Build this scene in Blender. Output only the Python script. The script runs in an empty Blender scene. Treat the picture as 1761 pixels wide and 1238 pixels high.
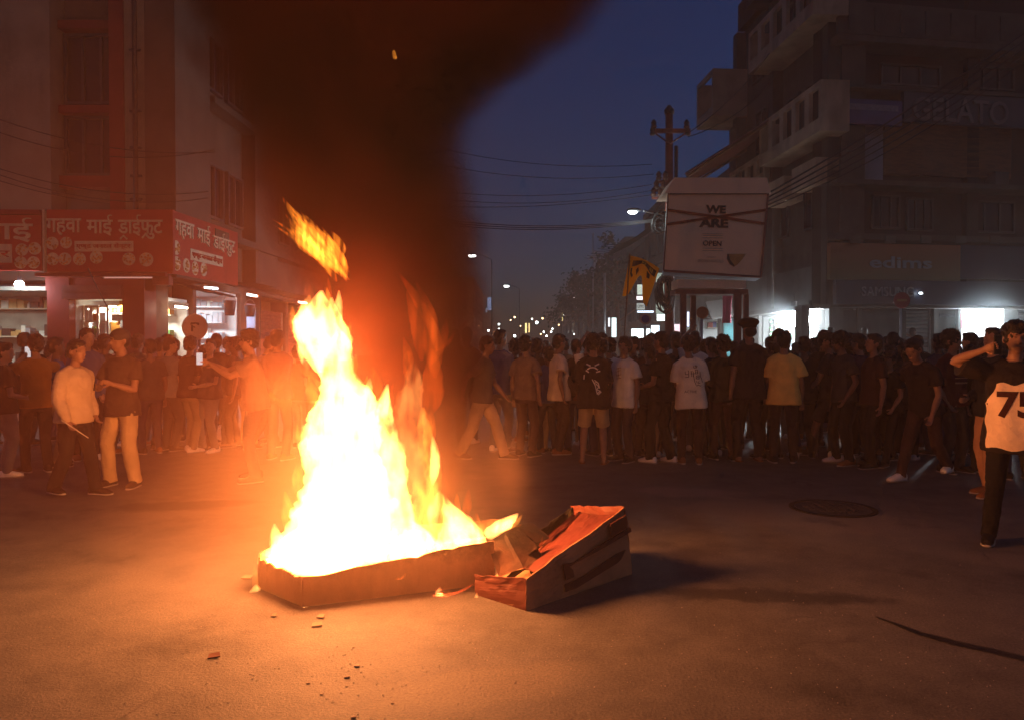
import bpy, bmesh, math, random
import numpy as np
from mathutils import Vector, Matrix, noise
from mathutils.bvhtree import BVHTree

random.seed(7)
S = bpy.context.scene
COL = S.collection
PI = math.pi

# ------------------------------------------------------------------ camera, sky, sun, exposure
F_PX, CX, CY, HOR = 1320.0, 880.5, 619.0, 595.0     # focal length and centre of the 1761 px wide photograph
CAM_H = 1.6
PITCH = math.atan((CY - HOR) / F_PX)
cam_d = bpy.data.cameras.new('camera')
cam = bpy.data.objects.new('camera', cam_d)
COL.objects.link(cam)
cam.location = (0, 0, CAM_H)
cam.rotation_euler = (PI / 2 - PITCH, 0, 0)
cam_d.sensor_fit = 'HORIZONTAL'
cam_d.sensor_width = 36.0
cam_d.lens = 36.0 * F_PX / 1761.0
cam_d.clip_start, cam_d.clip_end = 0.05, 2000.0
S.camera = cam

W = bpy.data.worlds.new('World')
S.world = W
W.use_nodes = True
wn = W.node_tree.nodes
wl = W.node_tree.links
sky = wn.new('ShaderNodeTexSky')
sky.sky_type = 'NISHITA'
sky.sun_disc = False
sky.sun_elevation = math.radians(0.4)
sky.sun_rotation = math.radians(80)
sky.altitude = 80
sky.air_density, sky.dust_density, sky.ozone_density = 1.0, 0.5, 5.2
wn['Background'].inputs['Strength'].default_value = 0.15
wl.new(sky.outputs[0], wn['Background'].inputs['Color'])

sun_d = bpy.data.lights.new('sun', 'SUN')
sun_d.energy, sun_d.angle, sun_d.color = 0.10, math.radians(60), (1.0, 0.90, 0.74)   # what is left of the dusk
sun = bpy.data.objects.new('sun', sun_d)
COL.objects.link(sun)
sun.rotation_euler = (math.radians(55), 0, math.radians(30))

S.view_settings.view_transform = 'Standard'
S.view_settings.look = 'None'
S.view_settings.gamma = 1.0
S.view_settings.exposure = 0.0
S.view_settings.use_curve_mapping = False
S.cycles.max_bounces = 5
S.cycles.diffuse_bounces = 2
S.cycles.glossy_bounces = 2
S.cycles.transmission_bounces = 3
S.cycles.volume_bounces = 0
S.cycles.transparent_max_bounces = 16
S.cycles.use_denoising = True
S.cycles.sample_clamp_indirect = 2.0
S.cycles.volume_max_steps = 96
S.cycles.use_adaptive_sampling = True
S.cycles.adaptive_threshold = 0.03
S.cycles.adaptive_min_samples = 20
S.cycles.volume_step_rate = 1.0

# ------------------------------------------------------------------ helpers
def ray(px, py):
    x, v = (px - CX) / F_PX, (CY - py) / F_PX
    return Vector((x, math.cos(PITCH) + v * math.sin(PITCH), -math.sin(PITCH) + v * math.cos(PITCH)))

def at(px, py, Y):
    """the point of depth Y behind a pixel of the photograph"""
    d = ray(px, py)
    return Vector((0, 0, CAM_H)) + d * (Y / d.y)

def gnd(px, py, z=0.0):
    d = ray(px, py)
    return Vector((0, 0, CAM_H)) + d * ((z - CAM_H) / d.z)

def lin(r, g, b):
    f = lambda c: (c / 255 / 12.92) if c / 255 <= 0.04045 else ((c / 255 + 0.055) / 1.055) ** 2.4
    return (f(r), f(g), f(b), 1.0)

def tag(o, label=None, cat=None, group=None, kind=None):
    if label: o['label'] = label
    if cat: o['category'] = cat
    if group: o['group'] = group
    if kind: o['kind'] = kind
    return o

def empty(name, loc=(0, 0, 0), label=None, cat=None, group=None, rz=0.0):
    o = bpy.data.objects.new(name, None)
    COL.objects.link(o)
    o.location = loc
    o.rotation_euler = (0, 0, rz)
    o.empty_display_size = 0.2
    return tag(o, label, cat, group)

def link_mesh(name, me, mat=None, parent=None, smooth=False):
    o = bpy.data.objects.new(name, me)
    COL.objects.link(o)
    if mat is not None:
        for m in (mat if isinstance(mat, (list, tuple)) else [mat]):
            me.materials.append(m)
    if smooth:
        for p in me.polygons: p.use_smooth = True
    if parent is not None:
        o.parent = parent
    return o

class MB:
    """collects shapes into one mesh"""
    def __init__(self): self.v, self.f, self.mi = [], [], []
    def add(self, vs, fs, mi=0):
        b = len(self.v)
        self.v += [tuple(p) for p in vs]
        self.f += [tuple(i + b for i in f) for f in fs]
        self.mi += [mi] * len(fs)
        return self
    def box(self, lo, hi, mi=0, M=None):
        (x0, y0, z0), (x1, y1, z1) = lo, hi
        vs = [Vector(p) for p in ((x0,y0,z0),(x1,y0,z0),(x1,y1,z0),(x0,y1,z0),(x0,y0,z1),(x1,y0,z1),(x1,y1,z1),(x0,y1,z1))]
        if M is not None: vs = [M @ p for p in vs]
        return self.add(vs, [(0,3,2,1),(4,5,6,7),(0,1,5,4),(1,2,6,5),(2,3,7,6),(3,0,4,7)], mi)
    def slab(self, quad, t, mi=0):
        """a flat plate: the quad (4 points, front side) thickened by the vector t"""
        q = [Vector(p) for p in quad]; t = Vector(t); n = len(q)
        vs = q + [p + t for p in q]
        fs = [tuple(range(n)), tuple(range(2*n-1, n-1, -1))] + [(i, i + n, (i+1) % n + n, (i+1) % n) for i in range(n)]
        return self.add(vs, fs, mi)
    def tube(self, pts, r, n=8, mi=0, cap=True, sq=None):
        """swept circle along pts; r a number or one per point; sq an optional (sx, sy) squash of the ring"""
        pts = [Vector(p) for p in pts]
        rr = list(r) if hasattr(r, '__len__') else [r] * len(pts)
        vs, fs = [], []
        up = None
        for i, p in enumerate(pts):
            d = (pts[min(i+1, len(pts)-1)] - pts[max(i-1, 0)])
            if d.length < 1e-9: d = Vector((0, 0, 1))
            d.normalize()
            if up is None:
                up = Vector((0, 1, 0)) if abs(d.y) < 0.9 else Vector((1, 0, 0))
            a = d.cross(up)
            if a.length < 1e-6: a = d.orthogonal()
            a.normalize(); up = a.cross(d).normalized()
            s = sq or (1, 1)
            for k in range(n):
                t = 2 * PI * k / n
                vs.append(p + a * (rr[i] * s[0] * math.cos(t)) + up * (rr[i] * s[1] * math.sin(t)))
        for i in range(len(pts) - 1):
            for k in range(n):
                fs.append((i*n + k, i*n + (k+1) % n, (i+1)*n + (k+1) % n, (i+1)*n + k))
        if cap:
            fs.append(tuple(range(n-1, -1, -1)))
            fs.append(tuple((len(pts)-1)*n + k for k in range(n)))
        return self.add(vs, fs, mi)
    def ball(self, c, r, nu=10, nv=7, mi=0, M=None):
        c = Vector(c); r = r if hasattr(r, '__len__') else (r, r, r)
        vs, fs = [], []
        for j in range(1, nv):
            ph = PI * j / nv
            for k in range(nu):
                t = 2 * PI * k / nu
                p = Vector((r[0]*math.sin(ph)*math.cos(t), r[1]*math.sin(ph)*math.sin(t), r[2]*math.cos(ph)))
                vs.append(c + (M @ p if M is not None else p))
        a, b = Vector((0, 0, r[2])), Vector((0, 0, -r[2]))
        vs.append(c + (M @ a if M is not None else a)); vs.append(c + (M @ b if M is not None else b))
        T, B = len(vs) - 2, len(vs) - 1
        for j in range(nv - 2):
            for k in range(nu):
                fs.append((j*nu + k, (j+1)*nu + k, (j+1)*nu + (k+1) % nu, j*nu + (k+1) % nu))
        for k in range(nu):
            fs.append((T, k, (k+1) % nu))
            fs.append((B, (nv-2)*nu + (k+1) % nu, (nv-2)*nu + k))
        return self.add(vs, fs, mi)
    def mesh(self, name='mesh'):
        me = bpy.data.meshes.new(name)
        me.from_pydata(self.v, [], self.f)
        for p, m in zip(me.polygons, self.mi): p.material_index = m
        me.update()
        return me
    def build(self, name, mat, parent=None, smooth=False):
        return link_mesh(name, self.mesh(name), mat, parent, smooth)

# ------------------------------------------------------------------ materials
def new_mat(name):
    m = bpy.data.materials.new(name); m.use_nodes = True
    return m, m.node_tree.nodes, m.node_tree.links, m.node_tree.nodes['Principled BSDF']

def surf(name, col, rough=0.75, var=0.25, scale=3.0, bump=0.0, bscale=40.0, metal=0.0, stain=0.0, alpha=None, spec=0.3, stretch=(1, 1, 1)):
    """base colour broken up by two noises, with fine relief"""
    m, n, l, b = new_mat(name)
    tc = n.new('ShaderNodeTexCoord'); mp = n.new('ShaderNodeMapping'); l.new(tc.outputs['Object'], mp.inputs[0])
    mp.inputs['Scale'].default_value = stretch
    nz = n.new('ShaderNodeTexNoise'); nz.inputs['Scale'].default_value = scale; nz.inputs['Detail'].default_value = 6
    l.new(mp.outputs[0], nz.inputs['Vector'])
    rp = n.new('ShaderNodeMapRange'); l.new(nz.outputs[0], rp.inputs[0])
    rp.inputs[1].default_value, rp.inputs[2].default_value = 0.3, 0.7
    rp.inputs[3].default_value, rp.inputs[4].default_value = 1 - var, 1 + var
    mx = n.new('ShaderNodeMix'); mx.data_type = 'RGBA'; mx.blend_type = 'MULTIPLY'; mx.inputs[0].default_value = 1
    mx.inputs[6].default_value = (col[0], col[1], col[2], 1)
    l.new(rp.outputs[0], mx.inputs[7])
    out = mx.outputs[2]
    if stain > 0:
        n2 = n.new('ShaderNodeTexNoise'); n2.inputs['Scale'].default_value = scale * 0.35; n2.inputs['Detail'].default_value = 8
        n2.inputs['Roughness'].default_value = 0.7
        mp2 = n.new('ShaderNodeMapping'); mp2.inputs['Scale'].default_value = (1, 1, 0.25); l.new(tc.outputs['Object'], mp2.inputs[0]); l.new(mp2.outputs[0], n2.inputs['Vector'])
        r2 = n.new('ShaderNodeMapRange'); l.new(n2.outputs[0], r2.inputs[0]); r2.inputs[1].default_value, r2.inputs[2].default_value = 0.48, 0.68
        r2.inputs[3].default_value, r2.inputs[4].default_value = 0, stain
        m2 = n.new('ShaderNodeMix'); m2.data_type = 'RGBA'; l.new(r2.outputs[0], m2.inputs[0]); l.new(out, m2.inputs[6]); m2.inputs[7].default_value = (0.03, 0.025, 0.02, 1)
        out = m2.outputs[2]
    l.new(out, b.inputs['Base Color'])
    b.inputs['Roughness'].default_value = rough
    b.inputs['Metallic'].default_value = metal
    b.inputs['Specular IOR Level'].default_value = spec
    if bump > 0:
        n3 = n.new('ShaderNodeTexNoise'); n3.inputs['Scale'].default_value = bscale; n3.inputs['Detail'].default_value = 4
        l.new(mp.outputs[0], n3.inputs['Vector'])
        bp = n.new('ShaderNodeBump'); bp.inputs['Strength'].default_value = bump; bp.inputs['Distance'].default_value = 0.02
        l.new(n3.outputs[0], bp.inputs['Height']); l.new(bp.outputs[0], b.inputs['Normal'])
    return m

def glow(name, col, strength):
    m, n, l, b = new_mat(name)
    n.remove(b)
    e = n.new('ShaderNodeEmission'); e.inputs[0].default_value = (col[0], col[1], col[2], 1); e.inputs[1].default_value = strength
    l.new(e.outputs[0], n['Material Output'].inputs['Surface'])
    return m

def lamp(name, kind, loc, energy, col, size=0.1, parent=None, rot=None, size_y=None):
    d = bpy.data.lights.new(name, kind); d.energy = energy; d.color = col
    if kind == 'AREA':
        d.size = size
        if size_y: d.shape = 'RECTANGLE'; d.size_y = size_y
    else: d.shadow_soft_size = size
    o = bpy.data.objects.new(name, d); COL.objects.link(o); o.location = loc
    if rot: o.rotation_euler = rot
    if parent is not None: o.parent = parent; o.matrix_parent_inverse = Matrix.Identity(4)
    return o
# ------------------------------------------------------------------ air
def volume_mat(name, density, color, aniso=0.0, noise_scale=None, lo=0.4, hi=0.65, stretch=(1, 1, 1), absorb=None, step=1.0, detail=4):
    m, n, l, b = new_mat(name); n.remove(b)
    pv = n.new('ShaderNodeVolumePrincipled')
    pv.inputs['Color'].default_value = (*color, 1); pv.inputs['Density'].default_value = density; pv.inputs['Anisotropy'].default_value = aniso
    if absorb: pv.inputs['Absorption Color'].default_value = (*absorb, 1)
    if noise_scale:
        tc = n.new('ShaderNodeTexCoord'); mp = n.new('ShaderNodeMapping'); mp.inputs['Scale'].default_value = stretch
        nz = n.new('ShaderNodeTexNoise'); nz.inputs['Scale'].default_value = noise_scale; nz.inputs['Detail'].default_value = detail
        l.new(tc.outputs['Object'], mp.inputs[0]); l.new(mp.outputs[0], nz.inputs['Vector'])
        r = n.new('ShaderNodeMapRange'); l.new(nz.outputs[0], r.inputs[0]); r.inputs[1].default_value, r.inputs[2].default_value = lo, hi
        r.inputs[3].default_value, r.inputs[4].default_value = 0.0, density
        l.new(r.outputs[0], pv.inputs['Density'])
    l.new(pv.outputs[0], n['Material Output'].inputs['Volume'])
    m.cycles.volume_step_rate = step
    return m

HAZE_FAR = 190.0
haze = MB().box((-90, -12, -1.0), (90, HAZE_FAR, 26)).build('haze', volume_mat('haze_air', 0.0040, (0.96, 0.82, 0.74), 0.0))
tag(haze, kind='stuff')

# ------------------------------------------------------------------ fire
def flame_mat(name, col, k, lo, hi, sc=9.0, stretch=(1, 1, 0.35), shear=0.0, floor=0.15, step=0.6):
    m, n, l, b = new_mat(name); n.remove(b)
    e = n.new('ShaderNodeEmission'); e.inputs[0].default_value = (*col, 1)
    tc = n.new('ShaderNodeTexCoord'); mp = n.new('ShaderNodeMapping'); mp.inputs['Scale'].default_value = stretch
    mp.inputs['Rotation'].default_value = (0, shear, 0)
    nz = n.new('ShaderNodeTexNoise'); nz.inputs['Scale'].default_value = sc; nz.inputs['Detail'].default_value = 3
    nz.inputs['Distortion'].default_value = 0.4
    l.new(tc.outputs['Object'], mp.inputs[0]); l.new(mp.outputs[0], nz.inputs['Vector'])
    r = n.new('ShaderNodeMapRange'); l.new(nz.outputs[0], r.inputs[0]); r.inputs[1].default_value, r.inputs[2].default_value = lo, hi
    r.inputs[3].default_value, r.inputs[4].default_value = k * floor, k
    l.new(r.outputs[0], e.inputs[1])
    l.new(e.outputs[0], n['Material Output'].inputs['Volume'])
    m.cycles.volume_step_rate = step
    return m

FIRE_D = 5.25
M_CORE = flame_mat('flame_core', (1.0, 0.38, 0.09), 62, 0.36, 0.58, 13, (1, 1, 0.4), floor=0.10)
M_MID = flame_mat('flame_yellow', (1.0, 0.30, 0.035), 20, 0.40, 0.64, 14, floor=0.02)
M_THIN = flame_mat('flame_orange', (1.0, 0.20, 0.016), 7, 0.40, 0.66, 15, floor=0.0)
M_THIN2 = flame_mat('flame_pale', (1.0, 0.42, 0.10), 5.5, 0.38, 0.62, 12, (1, 1, 0.35), floor=0.05)
M_STREAK = flame_mat('flame_streak', (1.0, 0.25, 0.02), 26, 0.40, 0.64, 34, (1, 1, 0.10), -0.55, floor=0.03)
M_RED = flame_mat('flame_red', (1.0, 0.13, 0.012), 4.2, 0.36, 0.7, 14, (1, 1, 0.15), -0.3, floor=0.08)

fire = empty('bonfire', gnd(640, 1000), 'tall white and orange bonfire blazing out of the open carton on the road', 'fire')

def tongue(spec, D, mat, seed=0, wob=0.12, depth=0.8, parent=fire, dstep=0.0, name='flame', n=20, per=6, tilt=0.0, zw=1.0):
    """a closed body of flame: spec = (px, py, half width px) from its foot to its tip"""
    P = []
    for (a, b) in zip(spec[:-1], spec[1:]):
        for k in range(per):
            t = k / per
            P.append([a[i] + (b[i] - a[i]) * t for i in range(3)])
    P.append(list(spec[-1]))
    vs, fs = [], []
    m = len(P)
    for i, (px, py, r) in enumerate(P):
        Dd = D + tilt * (1 - i / (m - 1))
        c = at(px, py, Dd); rr = max(r, 0.6) * Dd / F_PX
        for k in range(n):
            t = 2 * PI * k / n
            nn = noise.noise(Vector((math.cos(t) * 1.3, math.sin(t) * 1.3 + seed * 7.1, py * 0.022 + seed)))
            n2 = noise.noise(Vector((math.cos(t) * 2.6 + 5, math.sin(t) * 2.6 + seed * 3.3, py * 0.06 + seed)))
            n3 = noise.noise(Vector((math.cos(t) * 5 + 9, math.sin(t) * 5 + seed, py * 0.13 + seed * 2)))
            q = rr * (1 + wob * 2.2 * nn + wob * 1.5 * n2 + wob * 1.1 * n3)
            vs.append(c + Vector((q * math.cos(t), q * depth * math.sin(t), zw * 0.5 * rr * wob * 3 * n2)))
    for i in range(m - 1):
        for k in range(n):
            fs.append((i*n + k, i*n + (k+1) % n, (i+1)*n + (k+1) % n, (i+1)*n + k))
    fs.append(tuple(range(n-1, -1, -1))); fs.append(tuple((m-1)*n + k for k in range(n)))
    loc = parent.location if parent is not None else Vector((0, 0, 0))
    o = MB().add([v - loc for v in vs], fs).build(name, mat, parent, True)
    return o

def spindle(a, b, r, D, mat, bend=0.0, seed=0, **kw):
    sp = []
    for i in range(6):
        t = i / 5
        w = math.sin(PI * (0.06 + 0.9 * t ** 0.8)) ** 0.9
        nx, ny = -(b[1] - a[1]), (b[0] - a[0])
        L = math.hypot(nx, ny) or 1
        o = bend * math.sin(PI * t)
        sp.append((a[0] + (b[0]-a[0]) * t + nx / L * o, a[1] + (b[1]-a[1]) * t + ny / L * o, max(r * w, 0.6)))
    return tongue(sp, D, mat, seed, **kw)

tongue([(560,988,30),(555,962,104),(572,925,98),(585,900,92),(592,870,84),(596,830,71),(592,800,65),(586,760,65),(588,730,62),(596,700,57),(596,680,50),(586,660,37),(578,640,32),(567,610,38),(552,580,43),(542,555,38),(545,535,28),(549,518,16),(553,500,3)], FIRE_D, M_CORE, 1, 0.085, 0.75)
tongue([(552,640,10),(540,600,26),(530,570,24),(524,545,18),(527,522,9),(532,508,2)], FIRE_D - .04, M_CORE, 31, 0.12, 0.75)
tongue([(590,620,10),(584,585,22),(578,555,16),(572,530,9),(570,512,2)], FIRE_D + .06, M_CORE, 32, 0.14, 0.75)
tongue([(690,966,40),(690,950,88),(690,925,64),(676,900,48),(668,860,40),(662,820,40),(655,780,36),(652,745,30),(655,715,20),(661,690,12),(666,662,2)], FIRE_D + 0.10, M_CORE, 2, 0.13, 0.6)
tongue([(735,955,30),(735,930,40),(738,890,34),(738,850,26),(736,810,20),(734,770,17),(730,735,12),(727,700,3)], FIRE_D + 0.2, M_MID, 33, 0.2, 0.8)
tongue([(700,905,24),(702,850,30),(704,800,28),(706,750,26),(706,700,24),(709,660,19),(712,636,11),(711,616,2)], FIRE_D - 0.05, M_THIN2, 3, 0.2, 0.8)
tongue([(804,952,24),(800,936,44),(794,914,38),(786,896,28),(774,880,17),(768,864,8),(764,850,2)], FIRE_D + 0.2, M_CORE, 4, 0.18, 0.7)
# the low bed of flame along the carton
tongue([(448,962,4),(470,958,18),(520,964,28),(580,962,30),(650,948,26),(720,938,24),(790,930,18),(836,923,5)], FIRE_D - 0.08, M_CORE, 5, 0.10, 0.9, n=12)
# licks along both sides of the body, thin and leaning with the draught
rl = random.Random(3)
for k, (px, py, dx, h, w) in enumerate([(478,950,-6,50,13),(500,905,-10,60,14),(520,850,-6,58,13),(528,800,-8,60,14),(528,765,-14,50,11),(545,700,-14,52,12),(530,622,-18,40,10),(515,575,-12,48,9),(560,545,2,50,9),(575,560,8,60,9),(596,610,10,60,10),(606,680,6,70,11),(640,700,-4,50,11),(622,690,10,44,9),(738,880,2,80,12),(744,820,0,70,10),(732,760,2,64,9),(812,915,4,40,9),(745,895,10,50,12),(790,890,-4,42,8),(826,920,6,30,7),(655,720,12,60,12)]):
    spindle((px, py + 14), (px + dx, py - h), w, FIRE_D + rl.uniform(-0.15, 0.25), M_MID if k % 3 else M_CORE, rl.uniform(-5, 5), 20 + k, n=10)
for k, (px, py, dx, h, w) in enumerate([(535,520,-6,40,9),(560,520,4,44,8),(585,600,14,52,10),(700,640,-6,60,10),(735,760,4,60,9),(752,850,6,60,11),(640,690,0,60,13),(800,880,6,40,9),(672,720,4,60,9)]):
    spindle((px, py + 14), (px + dx, py - h), w, FIRE_D + rl.uniform(-0.1, 0.3), M_THIN, rl.uniform(-6, 6), 60 + k, n=10)
spindle((566,672), (494,618), 13, FIRE_D, M_THIN, 4, 81); spindle((572,690), (520,640), 12, FIRE_D, M_MID, 3, 82)
rt = random.Random(17)
for k in range(34):
    t = rt.random()
    bx, by = 540 + 58 * t + rt.gauss(0, 5), 428 + 50 * t + rt.gauss(0, 8)
    L = rt.uniform(45, 105); an = rt.uniform(0.45, 0.85)
    spindle((bx, by), (bx - L * math.sin(an), by - L * math.cos(an)), rt.uniform(5, 10), FIRE_D + rt.uniform(-.1, .15), M_STREAK, rt.uniform(-4, 7), 300 + k, n=8)
# the torn-off flame above
for k, (a, b, r) in enumerate([((583,462),(496,352),9),((592,458),(534,384),13),((566,462),(472,388),8),((596,478),(556,396),12),((548,448),(500,392),12),((597,482),(540,440),9),((590,440),(570,398),9),((570,470),(520,420),11)]):
    spindle(a, b, r, FIRE_D + 0.05 * (k % 3), M_STREAK, 4, 90 + k, n=10)
for k, (a, b, r) in enumerate([((738,566),(684,468),10),((752,604),(716,486),13),((748,650),(728,520),17),((746,606),(782,570),6),((738,630),(768,548),11),((725,620),(700,500),15),((735,720),(742,600),22)]):
    spindle(a, b, r, FIRE_D + 0.1, M_RED, 6, 110 + k, n=10)

FIRE_COL = (1.0, 0.29, 0.08)
for k, (px, py, D, e) in enumerate([(575,860,FIRE_D,130),(590,730,FIRE_D,390),(700,870,FIRE_D+0.15,130),(560,590,FIRE_D,500)]):
    lamp('fire_light', 'POINT', at(px, py, D) - fire.location, e, FIRE_COL, 0.22, fire)

# ------------------------------------------------------------------ smoke and added glow haze
SM = empty('smoke', gnd(720, 900), kind='stuff') if False else None
M_SMOKE = volume_mat('black_smoke', 5.0, (0.045, 0.013, 0.008), 0.1, 2.1, 0.22, 0.74, (1, 1, 0.7), step=1.0)
M_HOT = flame_mat('flame_deep_red', (1.0, 0.09, 0.02), 45, 0.36, 0.62, 30, (1, 1, 0.5), floor=0.15)
M_PUFF = volume_mat('lit_smoke', 2.0, (0.62, 0.38, 0.24), 0.2, 2.6, 0.45, 0.78, (1, 1, 0.8), step=1.0)
def smoke(name, spec, D, mat, seed, tilt=0.0, wob=0.16, depth=0.8):
    o = tongue(spec, D, mat, seed, wob, depth, None, name=name, n=20, per=4, tilt=tilt, zw=0.0)
    return tag(o, kind='stuff')
PLUME = [(745,900,44),(735,820,86),(725,720,116),(708,600,150),(684,500,182),(650,400,214),(618,300,216),(600,200,240),(628,120,296),(672,50,372),(684,-60,420),(672,-220,430),(665,-300,240)]
def plume_mat(D):
    """black smoke that thins out from the axis of the column to its rim"""
    m = volume_mat('black_smoke', 0.0, (0.045, 0.013, 0.008), 0.1, step=1.0)
    n, l = m.node_tree.nodes, m.node_tree.links
    pts = sorted((at(px, py, D).z, at(px, py, D).x, r * D / F_PX) for px, py, r in PLUME)
    z0, z1 = pts[0][0], pts[-1][0]
    tc = n.new('ShaderNodeTexCoord'); sp = n.new('ShaderNodeSeparateXYZ'); l.new(tc.outputs['Object'], sp.inputs[0])
    def math_(op, a, b=None, c=None):
        x = n.new('ShaderNodeMath'); x.operation = op
        for i_, v in enumerate((a, b, c)):
            if v is None: continue
            if isinstance(v, (int, float)): x.inputs[i_].default_value = v
            else: l.new(v, x.inputs[i_])
        return x.outputs[0]
    mr = n.new('ShaderNodeMapRange'); l.new(sp.outputs['Z'], mr.inputs[0]); mr.inputs[1].default_value, mr.inputs[2].default_value = z0, z1
    rp = n.new('ShaderNodeValToRGB'); l.new(mr.outputs[0], rp.inputs[0]); el = rp.color_ramp.elements
    for i_, (z, x, r) in enumerate(pts):
        t = (z - z0) / (z1 - z0)
        e = el[0] if i_ == 0 else (el[len(el) - 1] if i_ == len(pts) - 1 else el.new(t))
        e.position = t; e.color = ((x + 5) / 10, r / 4, 0, 1)
    sc = n.new('ShaderNodeSeparateColor'); l.new(rp.outputs[0], sc.inputs[0])
    dx = math_('SUBTRACT', sp.outputs['X'], math_('MULTIPLY_ADD', sc.outputs[0], 10.0, -5.0))
    dy = math_('DIVIDE', math_('SUBTRACT', sp.outputs['Y'], D), 0.8)
    rr = math_('MULTIPLY', sc.outputs[1], 4.0)
    d = math_('DIVIDE', math_('SQRT', math_('ADD', math_('MULTIPLY', dx, dx), math_('MULTIPLY', dy, dy))), rr)
    def noise_(s_, det):
        t = n.new('ShaderNodeTexNoise'); t.inputs['Scale'].default_value = s_; t.inputs['Detail'].default_value = det; l.new(tc.outputs['Object'], t.inputs['Vector']); return t.outputs[0]
    d2 = math_('MULTIPLY_ADD', noise_(1.7, 5), 0.55, math_('ADD', d, -0.275))
    fd = n.new('ShaderNodeMapRange'); fd.interpolation_type = 'SMOOTHSTEP'; l.new(d2, fd.inputs[0]); fd.inputs[1].default_value, fd.inputs[2].default_value = 0.42, 1.0; fd.inputs[3].default_value, fd.inputs[4].default_value = 7.0, 0.0
    pv = [x for x in n if x.type == 'PRINCIPLED_VOLUME'][0]; l.new(fd.outputs[0], pv.inputs['Density'])
    return m
smoke('smoke', PLUME, 5.9, plume_mat(5.9), 7, 0.0, wob=0.05)
def cloud(c, r, density, color, edge=0.0, nscale=0.5, step=2.5):
    """a body of smoke, or of haze added for glow, thinning out towards its rim"""
    m = volume_mat('smoke_and_glow_haze', 0.0, color, step=step)
    n, l = m.node_tree.nodes, m.node_tree.links
    tc = n.new('ShaderNodeTexCoord'); ln = n.new('ShaderNodeVectorMath'); ln.operation = 'LENGTH'
    mp = n.new('ShaderNodeMapping'); mp.inputs['Scale'].default_value = (1 / r[0], 1 / r[1], 1 / r[2])
    l.new(tc.outputs['Object'], mp.inputs[0]); l.new(mp.outputs[0], ln.inputs[0])
    nz = n.new('ShaderNodeTexNoise'); nz.inputs['Scale'].default_value = nscale; nz.inputs['Detail'].default_value = 2; l.new(tc.outputs['Object'], nz.inputs['Vector'])
    ad = n.new('ShaderNodeMath'); ad.operation = 'MULTIPLY_ADD'; l.new(nz.outputs[0], ad.inputs[0]); ad.inputs[1].default_value = 0.5; l.new(ln.outputs['Value'], ad.inputs[2])
    mr = n.new('ShaderNodeMapRange'); mr.interpolation_type = 'SMOOTHSTEP'; l.new(ad.outputs[0], mr.inputs[0]); mr.inputs[1].default_value, mr.inputs[2].default_value = edge, 1.08
    mr.inputs[3].default_value, mr.inputs[4].default_value = density, 0.0
    pv = [x for x in n if x.type == 'PRINCIPLED_VOLUME'][0]; l.new(mr.outputs[0], pv.inputs['Density'])
    o = MB().ball((0, 0, 0), r, 32, 20).build('haze', m, None, True); o.location = c
    return tag(o, kind='stuff')
cloud((-3.4, 7.4, 1.6), (6.6, 4.8, 5.2), 0.042, (0.76, 0.24, 0.13), 0.15, 0.4)  # haze added for the red lens veil over the left side
cloud(at(585, 945, 4.85), (2.1, 1.4, 1.5), 0.30, (0.85, 0.56, 0.36), 0.1, 1.2)  # haze added for the orange bloom over the burning carton
cloud(at(470, 665, 5.7), (0.58, 0.40, 0.48), 1.0, (0.56, 0.27, 0.15), -0.2, 5.0, 1.5)
cloud(at(878, 815, 5.5), (0.26, 0.25, 0.46), 0.9, (0.60, 0.38, 0.25), -0.25, 6.0, 1.5)
cloud(at(800, 690, 6.2), (0.70, 0.50, 0.95), 0.40, (0.62, 0.27, 0.15), -0.25, 3.0, 1.5)
cloud(at(1385, 548, 23.4), (2.2, 1.7, 2.1), 0.15, (0.85, 0.95, 1.0), -0.2, 0.9, 3.0)  # haze added only to give the corner shop lamps a halo
cloud(at(1688, 545, 22.2), (1.9, 1.3, 1.8), 0.15, (0.85, 0.95, 1.0), -0.2, 0.9, 3.0)  # same added halo for the far right shop lamp
cloud(at(500, 240, 6.3), (2.3, 1.0, 2.6), 0.75, (0.05, 0.014, 0.009), -0.3, 1.0, 2.0)
cloud(at(650, 610, 5.7), (1.05, 0.6, 1.25), 0.22, (0.80, 0.33, 0.16), -0.2, 1.4, 2.0)  # haze added for the orange veil round the upper flame
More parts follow.
